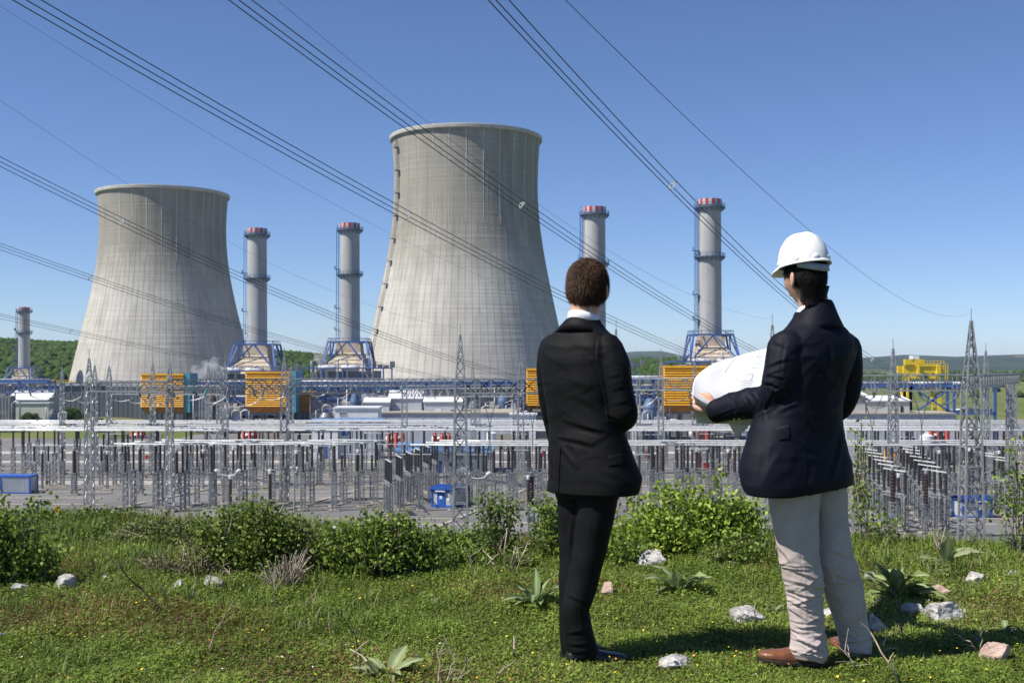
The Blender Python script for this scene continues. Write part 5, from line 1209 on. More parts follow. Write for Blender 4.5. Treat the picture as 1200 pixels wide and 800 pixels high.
bush([(585,600,22,26),(580,625,24,20),(598,585,16,14),(572,585,10,14)], 655, 'sparse shrub with visible stems before the yard', 60, 20, (.016,.03), G2, 9, bare=25)
bush([(648,615,18,26),(640,590,12,16),(655,640,14,15)], 655, 'sparse leafy shrub behind the black trousers', 75, 20, (.018,.032), G1, 10, bare=12)
bush([(785,612,50,26),(830,596,26,16),(758,618,33,20),(800,628,62,18),(745,584,16,8),(872,608,30,26),(785,578,15,12),(838,562,6,12),(718,628,16,18),(810,570,8,8),(855,588,12,12)], 650, 'bright green bush between the two men', 620, 26, (.020,.038), G3, 11, bare=30, inner=4500)
bush([(875,640,30,16),(740,640,24,14),(700,640,14,14)], 660, 'low leafy fringe under the bright green bush', 110, 20, (.018,.034), G1, 12, inner=500)
bush([(1022,600,26,34),(1010,560,14,20),(1040,615,20,20),(1000,625,14,14)], 640, 'thin airy shrub beside the helmeted man', 44, 16, (.016,.028), G1, 13, bare=8)
bush([(1012,520,7,20),(1008,490,6,16)], 638, 'slim leafy shoot rising beside the navy jacket', 12, 11, (.018,.030), G1, 17, bare=2)
bush([(1190,555,28,22),(1200,520,22,18),(1175,590,16,22),(1205,600,16,24),(1165,535,12,8)], 650, 'sparse overhanging shrub at the field edge', 44, 14, (.018,.032), G1, 14, bare=4)
bush([(1105,632,9,16),(1098,624,6,12)], 648, 'small bare forked sapling before the yard', 3, 4, (.012,.02), G2, 15, bare=16)

bush([(100,640,60,14),(160,632,50,18),(60,640,40,12),(205,648,40,14)], 652, 'dark low scrub along the brow between the end bush and the large round bush', 380, 22, (.016,.03), G2, 41, bare=30, inner=2500, Yd=8.6)
bush([(360,636,30,20),(380,645,30,16),(350,620,14,16)], 668, 'olive scrub filling the gap joining the large round bush and the second bush', 200, 22, (.015,.028), [(.07,.09,.025), (.13,.16,.05)], 42, bare=50, inner=1200)
bush([(530,648,26,10),(565,652,24,8),(610,650,20,10)], 664, 'rough tufts of weeds before the sparse shrub', 90, 18, (.012,.024), G1, 43, bare=30, inner=300)
# ================================================================ PEOPLE
def loft(mb, rings, yaw=0, n=36, ex=2.3):
    """rings: (cx, cy, cz, a, b[, yaw]) horizontal super-ellipses, a along the shoulders, b front to back"""
    vs = []
    for q in rings:
        cx, cy, cz, a, b_ = q[:5]; yw = q[5] if len(q) > 5 else yaw; L = (math.cos(yw), math.sin(yw)); Fd = (-math.sin(yw), math.cos(yw))
        for k in range(n):
            t_ = 2*PI*k/n; c, s = math.cos(t_), math.sin(t_); x = a*math.copysign(abs(c)**(2/ex), c); y = b_*math.copysign(abs(s)**(2/ex), s)
            vs.append((cx+L[0]*x+Fd[0]*y, cy+L[1]*x+Fd[1]*y, cz))
    N = len(rings); fs = [(i*n+k, i*n+(k+1) % n, (i+1)*n+(k+1) % n, (i+1)*n+k) for i in range(N-1) for k in range(n)]
    if rings[0][2] < rings[-1][2]: fs += [tuple(range(n-1, -1, -1)), tuple((N-1)*n+k for k in range(n))]
    else: fs = [f[::-1] for f in fs]+[tuple(range(n)), tuple((N-1)*n+k for k in range(n-1, -1, -1))]
    mb.add(vs, fs)
def limb(mb, pts, n=20, sub=4, round_ends=True):
    """smooth tapered tube through (x, y, z, r)"""
    P_ = [np.array(p, float) for p in pts]; out = []
    for i in range(len(P_)-1):
        p0 = P_[max(i-1, 0)]; p1 = P_[i]; p2_ = P_[i+1]; p3 = P_[min(i+2, len(P_)-1)]
        for k in range(sub):
            t_ = k/sub; out.append(.5*((2*p1)+(-p0+p2_)*t_+(2*p0-5*p1+4*p2_-p3)*t_*t_+(-p0+3*p1-3*p2_+p3)*t_**3))
    out.append(P_[-1])
    if round_ends:
        a, b_ = out[0], out[1]; d = (a-b_)[:3]; d /= np.linalg.norm(d); e, f = out[-1], out[-2]; d2 = (e-f)[:3]; d2 /= np.linalg.norm(d2)
        pre = [np.append(a[:3]+d*a[3]*math.sin(q), a[3]*math.cos(q)) for q in (1.35, 1.0, .5)]; post = [np.append(e[:3]+d2*e[3]*math.sin(q), e[3]*math.cos(q)) for q in (.5, 1.0, 1.35)]
        out = pre+out+post
    mb.tube([tuple(p[:3]) for p in out], [float(max(p[3], .001)) for p in out], n)
def ellipsoid(mb, c, r, M3=None, n=20):
    vs = []; m_ = n//2
    for i in range(m_+1):
        ph = -PI/2+PI*i/m_
        for k in range(n):
            th = 2*PI*k/n; v = Vector((r[0]*math.cos(ph)*math.cos(th), r[1]*math.cos(ph)*math.sin(th), r[2]*math.sin(ph)))
            if M3: v = M3 @ v
            vs.append(tuple(Vector(c)+v))
    mb.add(vs, [(i*n+k, i*n+(k+1) % n, (i+1)*n+(k+1) % n, (i+1)*n+k) for i in range(m_) for k in range(n)])
def fuse(mb, voxel, smooth_it=4, disp=None):
    """one continuous skin round the collected shapes; returns vertices, quads"""
    me = bpy.data.meshes.new('tmp'); me.from_pydata(mb.v, [], mb.f); o = bpy.data.objects.new('tmp', me); C.objects.link(o)
    r = o.modifiers.new('r', 'REMESH'); r.mode = 'VOXEL'; r.voxel_size = voxel; r.use_smooth_shade = True
    if smooth_it: s = o.modifiers.new('s', 'SMOOTH'); s.iterations = smooth_it; s.factor = .5
    bpy.context.view_layer.update(); dg = bpy.context.evaluated_depsgraph_get(); m2 = bpy.data.meshes.new_from_object(o.evaluated_get(dg))
    bpy.data.objects.remove(o); bpy.data.meshes.remove(me); n = len(m2.vertices)
    if disp:
        co = np.empty(n*3, np.float32); m2.vertices.foreach_get('co', co); co = co.reshape(-1, 3).astype(float)
        no = np.empty(n*3, np.float32); m2.vertices.foreach_get('normal', no); no = no.reshape(-1, 3).astype(float)
        co = disp(co, no); m2.vertices.foreach_set('co', co.astype(np.float32).ravel()); m2.update()
    return m2
def skin_obj(name, me, mat, parent):
    me.name = name; me.materials.clear(); me.materials.append(mat); me.polygons.foreach_set('use_smooth', [True]*len(me.polygons))
    o = bpy.data.objects.new(name, me); C.objects.link(o); o.parent = parent; return o
def n3(co, s, seed=0, st=(1, 1, 1)):
    """fast smooth pseudo-noise over points"""
    r = np.random.default_rng(seed); out = np.zeros(len(co)); P_ = co*np.array(st)*s
    for k in range(7):
        d = r.normal(size=3); d /= np.linalg.norm(d); out += np.sin(P_ @ d*r.uniform(.7, 1.6)+r.uniform(0, 6)+1.2*np.sin(P_ @ np.roll(d, 1)*.8+k))
    return out/3.2
def folds(co, no, lst, sc_, u0, v0, amp=1.0):
    """creases traced as (u0,v0,u1,v1,width px,height mm, sharp) on the side that faces the camera"""
    x = co[:, 0]; z = co[:, 2]; h = np.zeros(len(co)); m_ = np.clip((.15-no[:, 1])*3, 0, 1)
    for q in lst:
        ax, az, bx, bz = (q[0]-u0)/sc_, (v0-q[1])/sc_, (q[2]-u0)/sc_, (v0-q[3])/sc_; w_ = q[4]/sc_; d = np.array([bx-ax, bz-az]); L = np.linalg.norm(d); d /= L
        t_ = ((x-ax)*d[0]+(z-az)*d[1])/L; s = (x-ax)*(-d[1])+(z-az)*d[0]; bow = q[6]*w_*np.sin(PI*np.clip(t_, 0, 1)) if len(q) > 6 else 0
        s = s-bow; e = np.where(t_ < 0, t_*L, np.where(t_ > 1, (t_-1)*L, 0)); tp = np.sqrt(np.clip(np.sin(PI*np.clip(t_, 0, 1)), 0, 1))
        h += amp*q[5]/1000*tp*np.exp(-(e/w_)**2)*(np.exp(-np.where(s > 0, s/(w_*1.15), -s/(w_*.42)))-.5*np.exp(-((s+1.0*w_)/(w_*.6))**2))
    return h*m_
def rand_folds(n, u0, u1, v0, v1, seed, wr, ar, tilt):
    r = np.random.default_rng(seed); out = []
    for k in range(n):
        u, v = r.uniform(u0, u1), r.uniform(v0, v1); a = r.normal()*tilt; L = r.uniform(7, 20)*(1+(wr[1] > 5)*.8)
        out.append((u-L*math.cos(a), v-L*math.sin(a), u+L*math.cos(a), v+L*math.sin(a), r.uniform(*wr), r.uniform(*ar), r.uniform(-.6, .6)))
    return out
M['skin'] = pmat('skin', (.62,.36,.25), (.52,.28,.19), 25, .5, spec=.4)
M['skin'].node_tree.nodes['Principled BSDF'].inputs['Subsurface Weight'].default_value = .12
M['skin'].node_tree.nodes['Principled BSDF'].inputs['Subsurface Radius'].default_value = (.012, .005, .003)
M['suit_black'] = pmat('black_suit_wool', (.0062,.0062,.0068), (.0045,.0045,.005), 60, .65, bump=.1, spec=.16, bscale=900)
M['suit_navy'] = pmat('navy_blazer_wool', (.0052,.0060,.0135), (.0038,.0044,.0098), 60, .65, bump=.1, spec=.18, bscale=900)
M['khaki'] = pmat('pale_khaki_cotton', (.49,.41,.38), (.43,.355,.33), 12, .85, bump=.15, bscale=500)
M['shirt'] = pmat('white_shirt', (.80,.81,.84), (.74,.75,.79), 20, .8)
M['shoe_brown'] = pmat('brown_leather', (.20,.075,.03), (.10,.035,.018), 14, .33, bump=.1)
M['shoe_black'] = pmat('black_leather', (.014,.013,.013), (.009,.009,.009), 14, .35)
M['sole'] = pmat('shoe_sole', (.03,.022,.018), (.02,.015,.012), 20, .8)
M['helmet'] = pmat('white_helmet_plastic', (.82,.82,.80), (.80,.80,.78), 3, .28, spec=.5)
M['strap'] = pmat('helmet_headband', (.42,.44,.45), (.32,.34,.35), 8, .5)
M['brass'] = pmat('brass_button', (.62,.48,.26), (.5,.38,.2), 10, .35, .8)
M['eye'] = pmat('eye_white', (.75,.73,.7), None, 5, .3); M['iris'] = pmat('dark_iris', (.06,.035,.02), None, 5, .2)
M['hair_brown'] = colmat('brown_hair', .6, 0, .18); M['hair_black'] = colmat('black_hair', .6, 0, .12)

def head_fn(d):
    """unit direction (n,3) -> head surface in the head's frame: x lateral, y forward, z up"""
    x = d[:, 0]*.077; y = d[:, 1]*.098; z = d[:, 2]*.117
    z = np.where(z > 0, z*.98, z)
    t_ = smooth(-z/.105); front = smooth((d[:, 1]+.3)/1.0); x = x*(1-.26*t_); y = np.where(d[:, 1] < 0, y*(1-.30*smooth((-z-.04)/.075)), y*(1-.12*t_))
    x = x*(1+.05*smooth((z-.0)/.08)*(d[:, 1] < 0.2))
    g = lambda cx, cz, sx, sz: np.exp(-((x-cx)/sx)**2-((z-cz)/sz)**2)*(d[:, 1] > 0)
    f = np.zeros(len(d)); f += .020*g(0, -.030, .012, .016)+.010*g(0, -.008, .009, .022)+.004*g(0, .022, .05, .012)
    f -= .009*(g(.031, .003, .017, .012)+g(-.031, .003, .017, .012)); f += .006*g(0, -.062, .022, .007)-.004*g(0, -.066, .02, .0025)+.005*g(0, -.072, .019, .006)
    f += .008*g(0, -.100, .02, .014)-.004*g(0, -.084, .025, .006); f += .003*(g(.045, -.025, .02, .02)+g(-.045, -.025, .02, .02))
    return np.stack([x, y+f, z], 1)
def sph(n=56, m_=42):
    ph = np.linspace(-PI/2, PI/2, m_+1); th = np.linspace(0, 2*PI, n, endpoint=False); PH_, TH_ = np.meshgrid(ph, th, indexing='ij')
    d = np.stack([np.cos(PH_)*np.cos(TH_), np.cos(PH_)*np.sin(TH_), np.sin(PH_)], -1).reshape(-1, 3)
    f = [(i*n+k, i*n+(k+1) % n, (i+1)*n+(k+1) % n, (i+1)*n+k) for i in range(m_) for k in range(n)]; return d, f
def head_mat(c, yaw, pitch=0, roll=0): return Matrix.Translation(c) @ Matrix.Rotation(yaw, 4, 'Z') @ Matrix.Rotation(pitch, 4, 'X') @ Matrix.Rotation(roll, 4, 'Y')
def add_head(mb, Mh):
    d, f = sph(); V_ = head_fn(d); mb.add([tuple(Mh @ Vector(v)) for v in V_], f)
    for s in (-1, 1):
        R3 = (Mh.to_3x3() @ Matrix.Rotation(s*.42, 3, 'Z') @ Matrix.Rotation(.15, 3, 'X'))
        ellipsoid(mb, Mh @ Vector((s*.084, -.012, -.012)), (.0085, .0185, .032), R3, 16)
        ellipsoid(mb, Mh @ Vector((s*.0765, -.006, -.040)), (.006, .009, .011), R3, 12)
        ellipsoid(mb, Mh @ Vector((s*.074, .0, -.015)), (.01, .012, .02), R3, 12)
def add_hand(mb, wrist, dirv, palm, side, curls, thumb_curl=.5, s=1.0, spread=.05):
    """dirv: along the palm; palm: the way the palm faces; side +1: thumb on the dirv x palm side"""
    d = Vector(dirv).normalized(); n = Vector(palm); n = (n-d*n.dot(d)).normalized(); l = d.cross(n)*side; w_ = Vector(wrist)
    def P(a, b_, c, r): p = w_+d*a*s+l*b_*s+n*c*s; return (p.x, p.y, p.z, r*s)
    limb(mb, [P(-.06, 0, 0, .026), P(-.01, 0, 0, .0245), P(.02, 0, 0, .024)], 14)
    for b_, sp_ in ((.030, .5), (.010, .2), (-.010, -.1), (-.028, -.4)): limb(mb, [P(.0, b_*.55, 0, .0165), P(.045, b_*.9, -.002, .0155), P(.088, b_, -.002, .0125)], 12)
    for i, (b_, L) in enumerate(((.031, .074), (.0105, .082), (-.0105, .077), (-.030, .062))):
        c = curls[i]; a = 0; p = Vector((.088, b_, -.001)); seg = [L*.45, L*.32, L*.27]; pts = [P(p.x-.01, p.y, p.z, .0105), P(*p, .0108)]; r = .0100
        for k, sg in enumerate(seg):
            a += c[k]; p = p+Vector((math.cos(a)*sg, spread*b_*6*sg, math.sin(a)*sg)); r -= .0008; pts.append(P(*p, r))
        limb(mb, pts, 12, 3)
    tb = [P(.012, .022, .006, .0145), P(.042, .043, .016, .0125), P(.068, .052, .016+.02*thumb_curl, .0105), P(.092, .050-.02*thumb_curl, .020+.036*thumb_curl, .009)]
    limb(mb, tb, 12, 3)
def hair(name, Mh, parent, mat, lower, nst, length, cols, seed, grow=.010, lift=.5, clipfront=.045, cap_only=False, messy=.6, nape=None):
    """hair as a rough scalp shell plus thousands of short tapered locks, one mesh"""
    r = np.random.default_rng(seed); d, f = sph(90, 64); V_ = head_fn(d); ok = []
    def line(y, x): return np.where(y > .02, lower[2]+(.055-lower[2])*smooth((y-.03)/.05), np.where(y > -.03, lower[1]+(lower[2]-lower[1])*smooth((y+.03)/.05), lower[0]+(lower[1]-lower[0])*smooth((y+.085)/.055)))
    hl = line(V_[:, 1], V_[:, 0]); k_in = smooth((V_[:, 2]-hl+.004)/.012)
    out = d/np.linalg.norm(d, axis=1)[:, None]; bump = 1+.28*n3(V_, 90, seed)+.16*n3(V_, 220, seed+1)
    S = V_+out*((grow*bump+.006*smooth((V_[:, 2]-.03)/.07))*k_in-.006*(1-k_in))[:, None]
    Vs = [tuple(Mh @ Vector(v)) for v in S]; Fs = [q for q in f if all(k_in[j] > .02 for j in q)]; Cs = [tuple(np.array(cols[0])*r.uniform(.7, 1.2)) for _ in Vs]
    n = nst; dd = r.normal(size=(n, 3)); dd[:, 2] += .1; dd /= np.linalg.norm(dd, axis=1)[:, None]; B = head_fn(dd); keep = B[:, 2] > line(B[:, 1], B[:, 0])+.002; B = B[keep]; dd = dd[keep]
    # comb: from the crown outwards and down
    crown = np.array([.012, -.045, .10]); cd = B-crown; cd -= dd*(cd*dd).sum(1)[:, None]; cd /= np.linalg.norm(cd, axis=1)[:, None]+1e-6; cd[:, 2] -= .35
    jit = r.normal(size=cd.shape)*.35*messy; cd = cd+jit+.25*np.stack([n3(B, 60, 5), n3(B, 60, 6), n3(B, 60, 7)], 1)*messy; cd /= np.linalg.norm(cd, axis=1)[:, None]
    L = r.uniform(*length, len(B)); base = B+dd*(grow*.75+.006*smooth((B[:, 2]-.03)/.07))[:, None]; W_ = r.uniform(.0005, .0011, len(B)); sd = np.cross(cd, dd); sd /= np.linalg.norm(sd, axis=1)[:, None]+1e-6
    up1 = base+dd*(L*lift*.5)[:, None]+cd*(L*.4)[:, None]; up2 = base+dd*(L*lift*.62)[:, None]+cd*(L*.95)[:, None]
    c = r.uniform(0, 1, (len(B), 1)); cc = np.array(cols[0])*(1-c)+np.array(cols[1])*c
    for i in range(len(B)):
        b0 = len(Vs); w_ = W_[i]
        for p in (base[i]-sd[i]*w_, base[i]+sd[i]*w_, up1[i]+sd[i]*w_*.9, up1[i]-sd[i]*w_*.9, up2[i], base[i]+dd[i]*w_*1.2+cd[i]*.002, up1[i]+dd[i]*w_*1.1): Vs.append(tuple(Mh @ Vector(p)))
        Cs.extend([tuple(cc[i])]*7); Fs += [(b0, b0+5, b0+6, b0+3), (b0+5, b0+1, b0+2, b0+6), (b0+3, b0+6, b0+4), (b0+6, b0+2, b0+4)]
    if nape:                     # short hair running down the back of the neck
        cx, cy, a_, b__, zt, zb = nape; NN, NR = 40, 14; b0 = len(Vs)
        for i in range(NR+1):
            f = i/NR; z = zt+(zb-zt)*f; oo = .011*(1-f)**.6-.004*f+.004*(1-f)
            for k in range(NN+1):
                th = PI+.15+(PI-.3)*k/NN; edge = smooth(min(k, NN-k)/5.0); w_ = float(oo*edge-.004*(1-edge)); z2 = z+.018*float(1-edge)*f+.003*math.sin(k*2.1)*f
                kk_ = 1+.13*(1-f)**1.5; Vs.append(tuple(Mh @ Vector((cx+(a_*kk_+w_)*math.cos(th), cy+(b__*kk_+w_)*math.sin(th), z2)))); Cs.append(tuple(np.array(cols[0])*r.uniform(.7, 1.2)))
        Fs += [(b0+i*(NN+1)+k, b0+i*(NN+1)+k+1, b0+(i+1)*(NN+1)+k+1, b0+(i+1)*(NN+1)+k) for i in range(NR) for k in range(NN)]
        for q in range(int(nst*.22)):
            f = r.uniform(0, .92); th = PI+.25+(PI-.5)*r.uniform(); z = zt+(zb-zt)*f; rr_ = .009*(1-f); L_ = r.uniform(*length)*.6; wv = r.uniform(.0006, .0012)
            o3 = Vector((math.cos(th), math.sin(th), 0)); s3 = Vector((-o3.y, o3.x, 0)); p = Vector((cx+(a_+rr_)*o3.x, cy+(b__+rr_)*o3.y, z)); tipp = p+Vector((0, 0, -L_))+o3*r.uniform(.0, .004)+s3*r.uniform(-.3, .3)*L_
            b0 = len(Vs); Vs.extend([tuple(Mh @ v) for v in (p-s3*wv, p+s3*wv, (p+tipp)/2+o3*.002+s3*wv, (p+tipp)/2+o3*.002-s3*wv, tipp)]); c = r.uniform(); Cs.extend([tuple(np.array(cols[0])*(1-c)+np.array(cols[1])*c)]*5)
            Fs += [(b0, b0+1, b0+2, b0+3), (b0+3, b0+2, b0+4)]
    me = bpy.data.meshes.new(name); me.from_pydata(Vs, [], Fs); a = me.color_attributes.new('Col', 'FLOAT_COLOR', 'POINT')
    a.data.foreach_set('color', np.hstack([np.array(Cs), np.ones((len(Cs), 1))]).astype(np.float32).ravel()); me.materials.append(mat); me.polygons.foreach_set('use_smooth', [True]*len(me.polygons))
    o = bpy.data.objects.new(name, me); C.objects.link(o); o.parent = parent
def face_bits(Mh, parent, hc):
    for s in (-1, 1):
        e = MB(); ellipsoid(e, Mh @ Vector((s*.031, .0695, .003)), (.0115, .0115, .0115), None, 14); eo = e.build('eye', M['eye'], parent, smooth=True)
        i_ = MB(); ellipsoid(i_, Mh @ Vector((s*.031, .0785, .003)), (.0052, .0035, .0052), None, 10); i_.build('iris', M['iris'], eo, smooth=True)
        b_ = MB(); b_.tube([Mh @ Vector((s*x, y, z)) for x, y, z in ((.014, .0985, .0215), (.03, .0925, .026), (.048, .078, .021))], [.003, .0035, .0015], 6); b_.build('eyebrow', hc, parent)
    l = MB(); l.tube([Mh @ Vector((x, .0790-.9*x*x*10, -.066)) for x in (-.022, -.011, 0, .011, .022)], [.001, .0042, .005, .0042, .001], 8); l.build('lips', M['lip'], parent, smooth=True)
M['lip'] = pmat('lip_skin', (.45,.17,.14), (.38,.14,.12), 30, .4)
def shoe(parent, heel, toe, mat, w_=.047, up=0.0, name='shoe', hs=1.0):
    heel = Vector(heel); toe = Vector(toe); L = (toe-heel).length; d = (toe-heel).normalized(); s = Vector((-d.y, d.x, 0)).normalized(); Z = Vector((0,0,1)); n = 20
    prof_ = [(0, .012, .030, .03), (.02, .72, .058, .03), (.08, .86, .078, .03), (.18, .86, .088, .03), (.30, .80, .086, .03), (.42, .80, .072, .03), (.55, .90, .058, .03), (.68, 1.0, .049, .03), (.80, .97, .044, .03), (.90, .80, .038, .031), (.97, .50, .032, .032), (1.0, .06, .026, .032)]
    m_ = MB(); vs = []
    for t_, wf, h, b_ in prof_:
        c = heel+d*(L*t_)+Z*(up*max(0, t_-.7)*L)
        for k in range(n): a = 2*PI*k/n; zz = .020+(h*hs-.020)*(max(0, math.sin(a))**.8)-.010*max(0, -math.sin(a)); q = c+s*(w_*wf*math.copysign(abs(math.cos(a))**.8, math.cos(a)))+Z*zz; vs.append(tuple(q))
    N = len(prof_); m_.add(vs, [(i*n+(k+1) % n, i*n+k, (i+1)*n+k, (i+1)*n+(k+1) % n) for i in range(N-1) for k in range(n)]+[tuple(range(n)), tuple((N-1)*n+k for k in range(n-1, -1, -1))])
    o = skin_obj(name, fuse(m_, .004, 3), mat, parent)
    so_ = MB(); vs = []
    for zz, gr in ((.0, .96), (.003, 1.03), (.014, 1.04), (.017, 1.0)):
        for t_, wf, _, _ in prof_: c = heel+d*(L*(t_*1.03-.015))+Z*(zz+up*max(0, t_-.7)*L); vs.append(tuple(c+s*w_*wf*gr))
        for t_, wf, _, _ in prof_[::-1]: c = heel+d*(L*(t_*1.03-.015))+Z*(zz+up*max(0, t_-.7)*L); vs.append(tuple(c-s*w_*wf*gr))
    m2 = 2*N; so_.add(vs, [(j*m2+k, j*m2+(k+1) % m2, (j+1)*m2+(k+1) % m2, (j+1)*m2+k) for j in range(3) for k in range(m2)]+[tuple(range(m2)), tuple(3*m2+k for k in range(m2))]); so_.build('sole', M['sole'], o)
    he = MB(); he.box(-.033, .033, .0, .07, -.012, .001); he.v = [tuple(heel+s*p[0]+d*(p[1]+.004)+Z*p[2]) for p in he.v]; he.build('heel', M['sole'], o)
def band(parent, name, mat, rings, n=40, thick=.004, gap=None):
    """standing collar: rings (cx,cy,a,b, z function of angle); open arc if gap"""
    vs = []; ks = range(n+1) if gap else range(n); yaw = rings[0][5]
    for side in (0, 1):
        for (cx, cy, a, b_, zf, yw) in rings:
            L = (math.cos(yw), math.sin(yw)); Fd = (-math.sin(yw), math.cos(yw))
            for k in ks:
                t_ = (PI/2+gap+(2*PI-2*gap)*k/n) if gap else 2*PI*k/n; x = (a-thick*side)*math.cos(t_); y = (b_-thick*side)*math.sin(t_)
                vs.append((cx+L[0]*x+Fd[0]*y, cy+L[1]*x+Fd[1]*y, zf(t_)))
    m_ = len(list(ks)); N = len(rings); fs = []; rng = range(m_-1) if gap else range(m_)
    for k in rng:
        k1 = (k+1) % m_
        for i in range(N-1):
            fs.append((i*m_+k, i*m_+k1, (i+1)*m_+k1, (i+1)*m_+k)); o_ = N*m_; fs.append((o_+i*m_+k1, o_+i*m_+k, o_+(i+1)*m_+k, o_+(i+1)*m_+k1))
        fs.append(((N-1)*m_+k, (N-1)*m_+k1, N*m_+(N-1)*m_+k1, N*m_+(N-1)*m_+k)); fs.append((k1, k, N*m_+k, N*m_+k1))
    mb = MB(); mb.add(vs, fs); return mb.build(name, mat, parent, smooth=True)

# ---------------------------------------------------------------- person in the black suit
g1 = Vector(((688-U0)/F*4.93, 4.93, 0)); g1.z = hz(g1.x, g1.y)-.004
p1 = empty('person', g1, label='bareheaded dark haired man in a black suit, seen from behind, arms folded in front', cat='person')
YW = math.radians(-38); S1, A1, B1 = 270.4, 688, 776
Mh1 = head_mat(Vector((.002, .0, 1.626)), math.radians(-16), math.radians(6))
b_ = MB(); add_head(b_, Mh1)
limb(b_, [(-.006, -.018, 1.58, .063), (-.014, -.018, 1.52, .062), (-.024, -.02, 1.46, .062), (-.026, -.01, 1.40, .09)])
loft(b_, [(.02, 0, .82, .14, .10), (.0, 0, .95, .15, .10), (-.01, 0, 1.08, .135, .085), (-.025, 0, 1.25, .155, .095), (-.028, 0, 1.36, .155, .09), (-.026, 0, 1.42, .10, .07)], YW)
limb(b_, [(.075, -.10, 1.345, .05), (.13, -.112, 1.20, .043), (.15, -.10, 1.085, .038), (.08, .09, 1.085, .034), (0, .165, 1.115, .026)])
add_hand(b_, (-.01, .175, 1.118), (-.85, .45, .05), (.1, -.3, -.9), 1, [(.3,.3,.2)]*4, .2)
limb(b_, [(-.15, .09, 1.345, .05), (-.16, .115, 1.2, .043), (-.135, .145, 1.07, .036), (-.10, .185, .90, .027)])
add_hand(b_, (-.098, .19, .885), (.12, .12, -.98), (.75, -.6, .1), 1, [(.25,.4,.3),(.3,.4,.3),(.3,.45,.3),(.35,.5,.3)], .3)
for q in ([(-.045, .05, .86, .085), (-.045, .05, .70, .068), (-.05, .05, .48, .05), (-.06, .04, .30, .046), (-.055, .03, .10, .036), (-.05, .03, .05, .036)],
          [(.045, -.04, .86, .085), (.04, -.045, .70, .068), (.005, -.04, .48, .05), (-.035, -.04, .30, .046), (-.045, -.035, .12, .036), (-.04, -.03, .05, .036)]): limb(b_, q)
limb(b_, [(-.05, .03, .05, .028), (.0, .09, .032, .022), (.04, .15, .028, .017)]); limb(b_, [(-.04, -.03, .05, .028), (.05, -.01, .032, .022), (.11, .0, .028, .017)])
skin_obj('body', fuse(b_, .0036, 3), M['skin'], p1)
face_bits(Mh1, p1, M['suit_black'])
hair('hair', Mh1, p1, M['hair_brown'], (-.112, -.055, -.028), 20000, (.014, .030), [(.014,.008,.005), (.085,.043,.022)], 3, grow=.009, lift=.45)
j = MB()
loft(j, [(.018, .0, .742, .208, .142), (.028, .0, .80, .212, .145), (.014, .0, .90, .196, .135), (-.004, 0, 1.02, .174, .118), (-.017, 0, 1.12, .172, .118), (-.022, 0, 1.22, .186, .126), (-.027, 0, 1.32, .194, .124), (-.029, 0, 1.375, .186, .114), (-.028, 0, 1.415, .155, .10), (-.027, -.004, 1.445, .115, .086), (-.023, -.008, 1.475, .084, .076), (-.02, -.01, 1.49, .074, .072)], YW, 48)
limb(j, [(.078, -.088, 1.362, .070), (.104, -.108, 1.29, .070), (.125, -.116, 1.19, .064), (.148, -.105, 1.085, .063), (.13, -.02, 1.068, .060), (.08, .085, 1.08, .053), (.02, .15, 1.11, .046), (-.0, .165, 1.118, .043)], 24)
limb(j, [(-.142, .088, 1.362, .066), (-.158, .105, 1.27, .062), (-.152, .125, 1.16, .057), (-.135, .15, 1.06, .054), (-.116, .175, .96, .049), (-.104, .185, .905, .045)], 24)
def d1(co, no):
    co = co.copy(); fr = (co[:, 0]*-math.sin(YW)+co[:, 1]*math.cos(YW)); low = smooth((.92-co[:, 2])/.18)
    L = [(652,509,694,517,4.5,9,.3), (657,487,712,502,5,9,-.3), (655,518,676,545,5,6), (660,505,676,530,6,5), (668,460,700,480,6,4,.5), (664,440,690,452,7,3), (690,515,716,500,5,4), (700,392,697,425,2.2,4,-.8), (697,425,709,490,2.5,5,.8),
         (706,482,728,490,3,5,.4), (722,494,742,468,3,5,.4), (712,455,736,448,4,4,.3), (708,440,722,436,3.5,3), (714,470,738,462,3.5,4,-.3), (634,470,642,495,3,4), (636,455,641,472,3,3), (640,500,650,515,3,4), (638,520,646,545,3,3), (684,395,684,500,1.0,-1.2), (683,500,686,580,1.2,-2.0), (652,512,650,578,2.5,4), (702,545,735,562,6,4,.4), (668,402,696,408,6,2.5)]
    h = folds(co, no, L+rand_folds(26, 632, 735, 400, 570, 2, (3, 8), (1, 2.4), .6), S1, A1, B1, .75)+.0016*n3(co, 26, 2)+.0006*n3(co, 60, 4)
    co = co+no*h[:, None]; out = smooth((co[:, 0]-.1)/.1)*low; co[:, 0] += .012*out; co[:, 2] += .030*smooth((fr-.02)/.12)*low
    return co
skin_obj('jacket', fuse(j, .005, 5, d1), M['suit_black'], p1)
cz = lambda lo, hi: (lambda t_: lo+(hi-lo)*(.5-.5*math.sin(t_)))
band(p1, 'jacket_collar', M['suit_black'], [(-.026,-.010,.122,.099,cz(1.384,1.446),YW), (-.022,-.012,.091,.083,cz(1.420,1.476),YW), (-.021,-.012,.0745,.074,cz(1.436,1.498),YW), (-.021,-.012,.069,.0685,cz(1.439,1.500),YW)], 48, .004, gap=.35)
band(p1, 'shirt', M['shirt'], [(-.018,-.016,.0700,.0690,cz(1.43,1.48),YW), (-.017,-.016,.0690,.068,cz(1.468,1.510),YW), (-.016,-.016,.0675,.067,cz(1.488,1.530),YW), (-.016,-.016,.0655,.065,cz(1.488,1.530),YW)], 40, .003)
t_ = MB()
loft(t_, [(.0, 0, .72, .145, .105), (.004, 0, .80, .16, .11), (.0, 0, .92, .155, .105), (0, 0, 1.0, .145, .10)], YW)
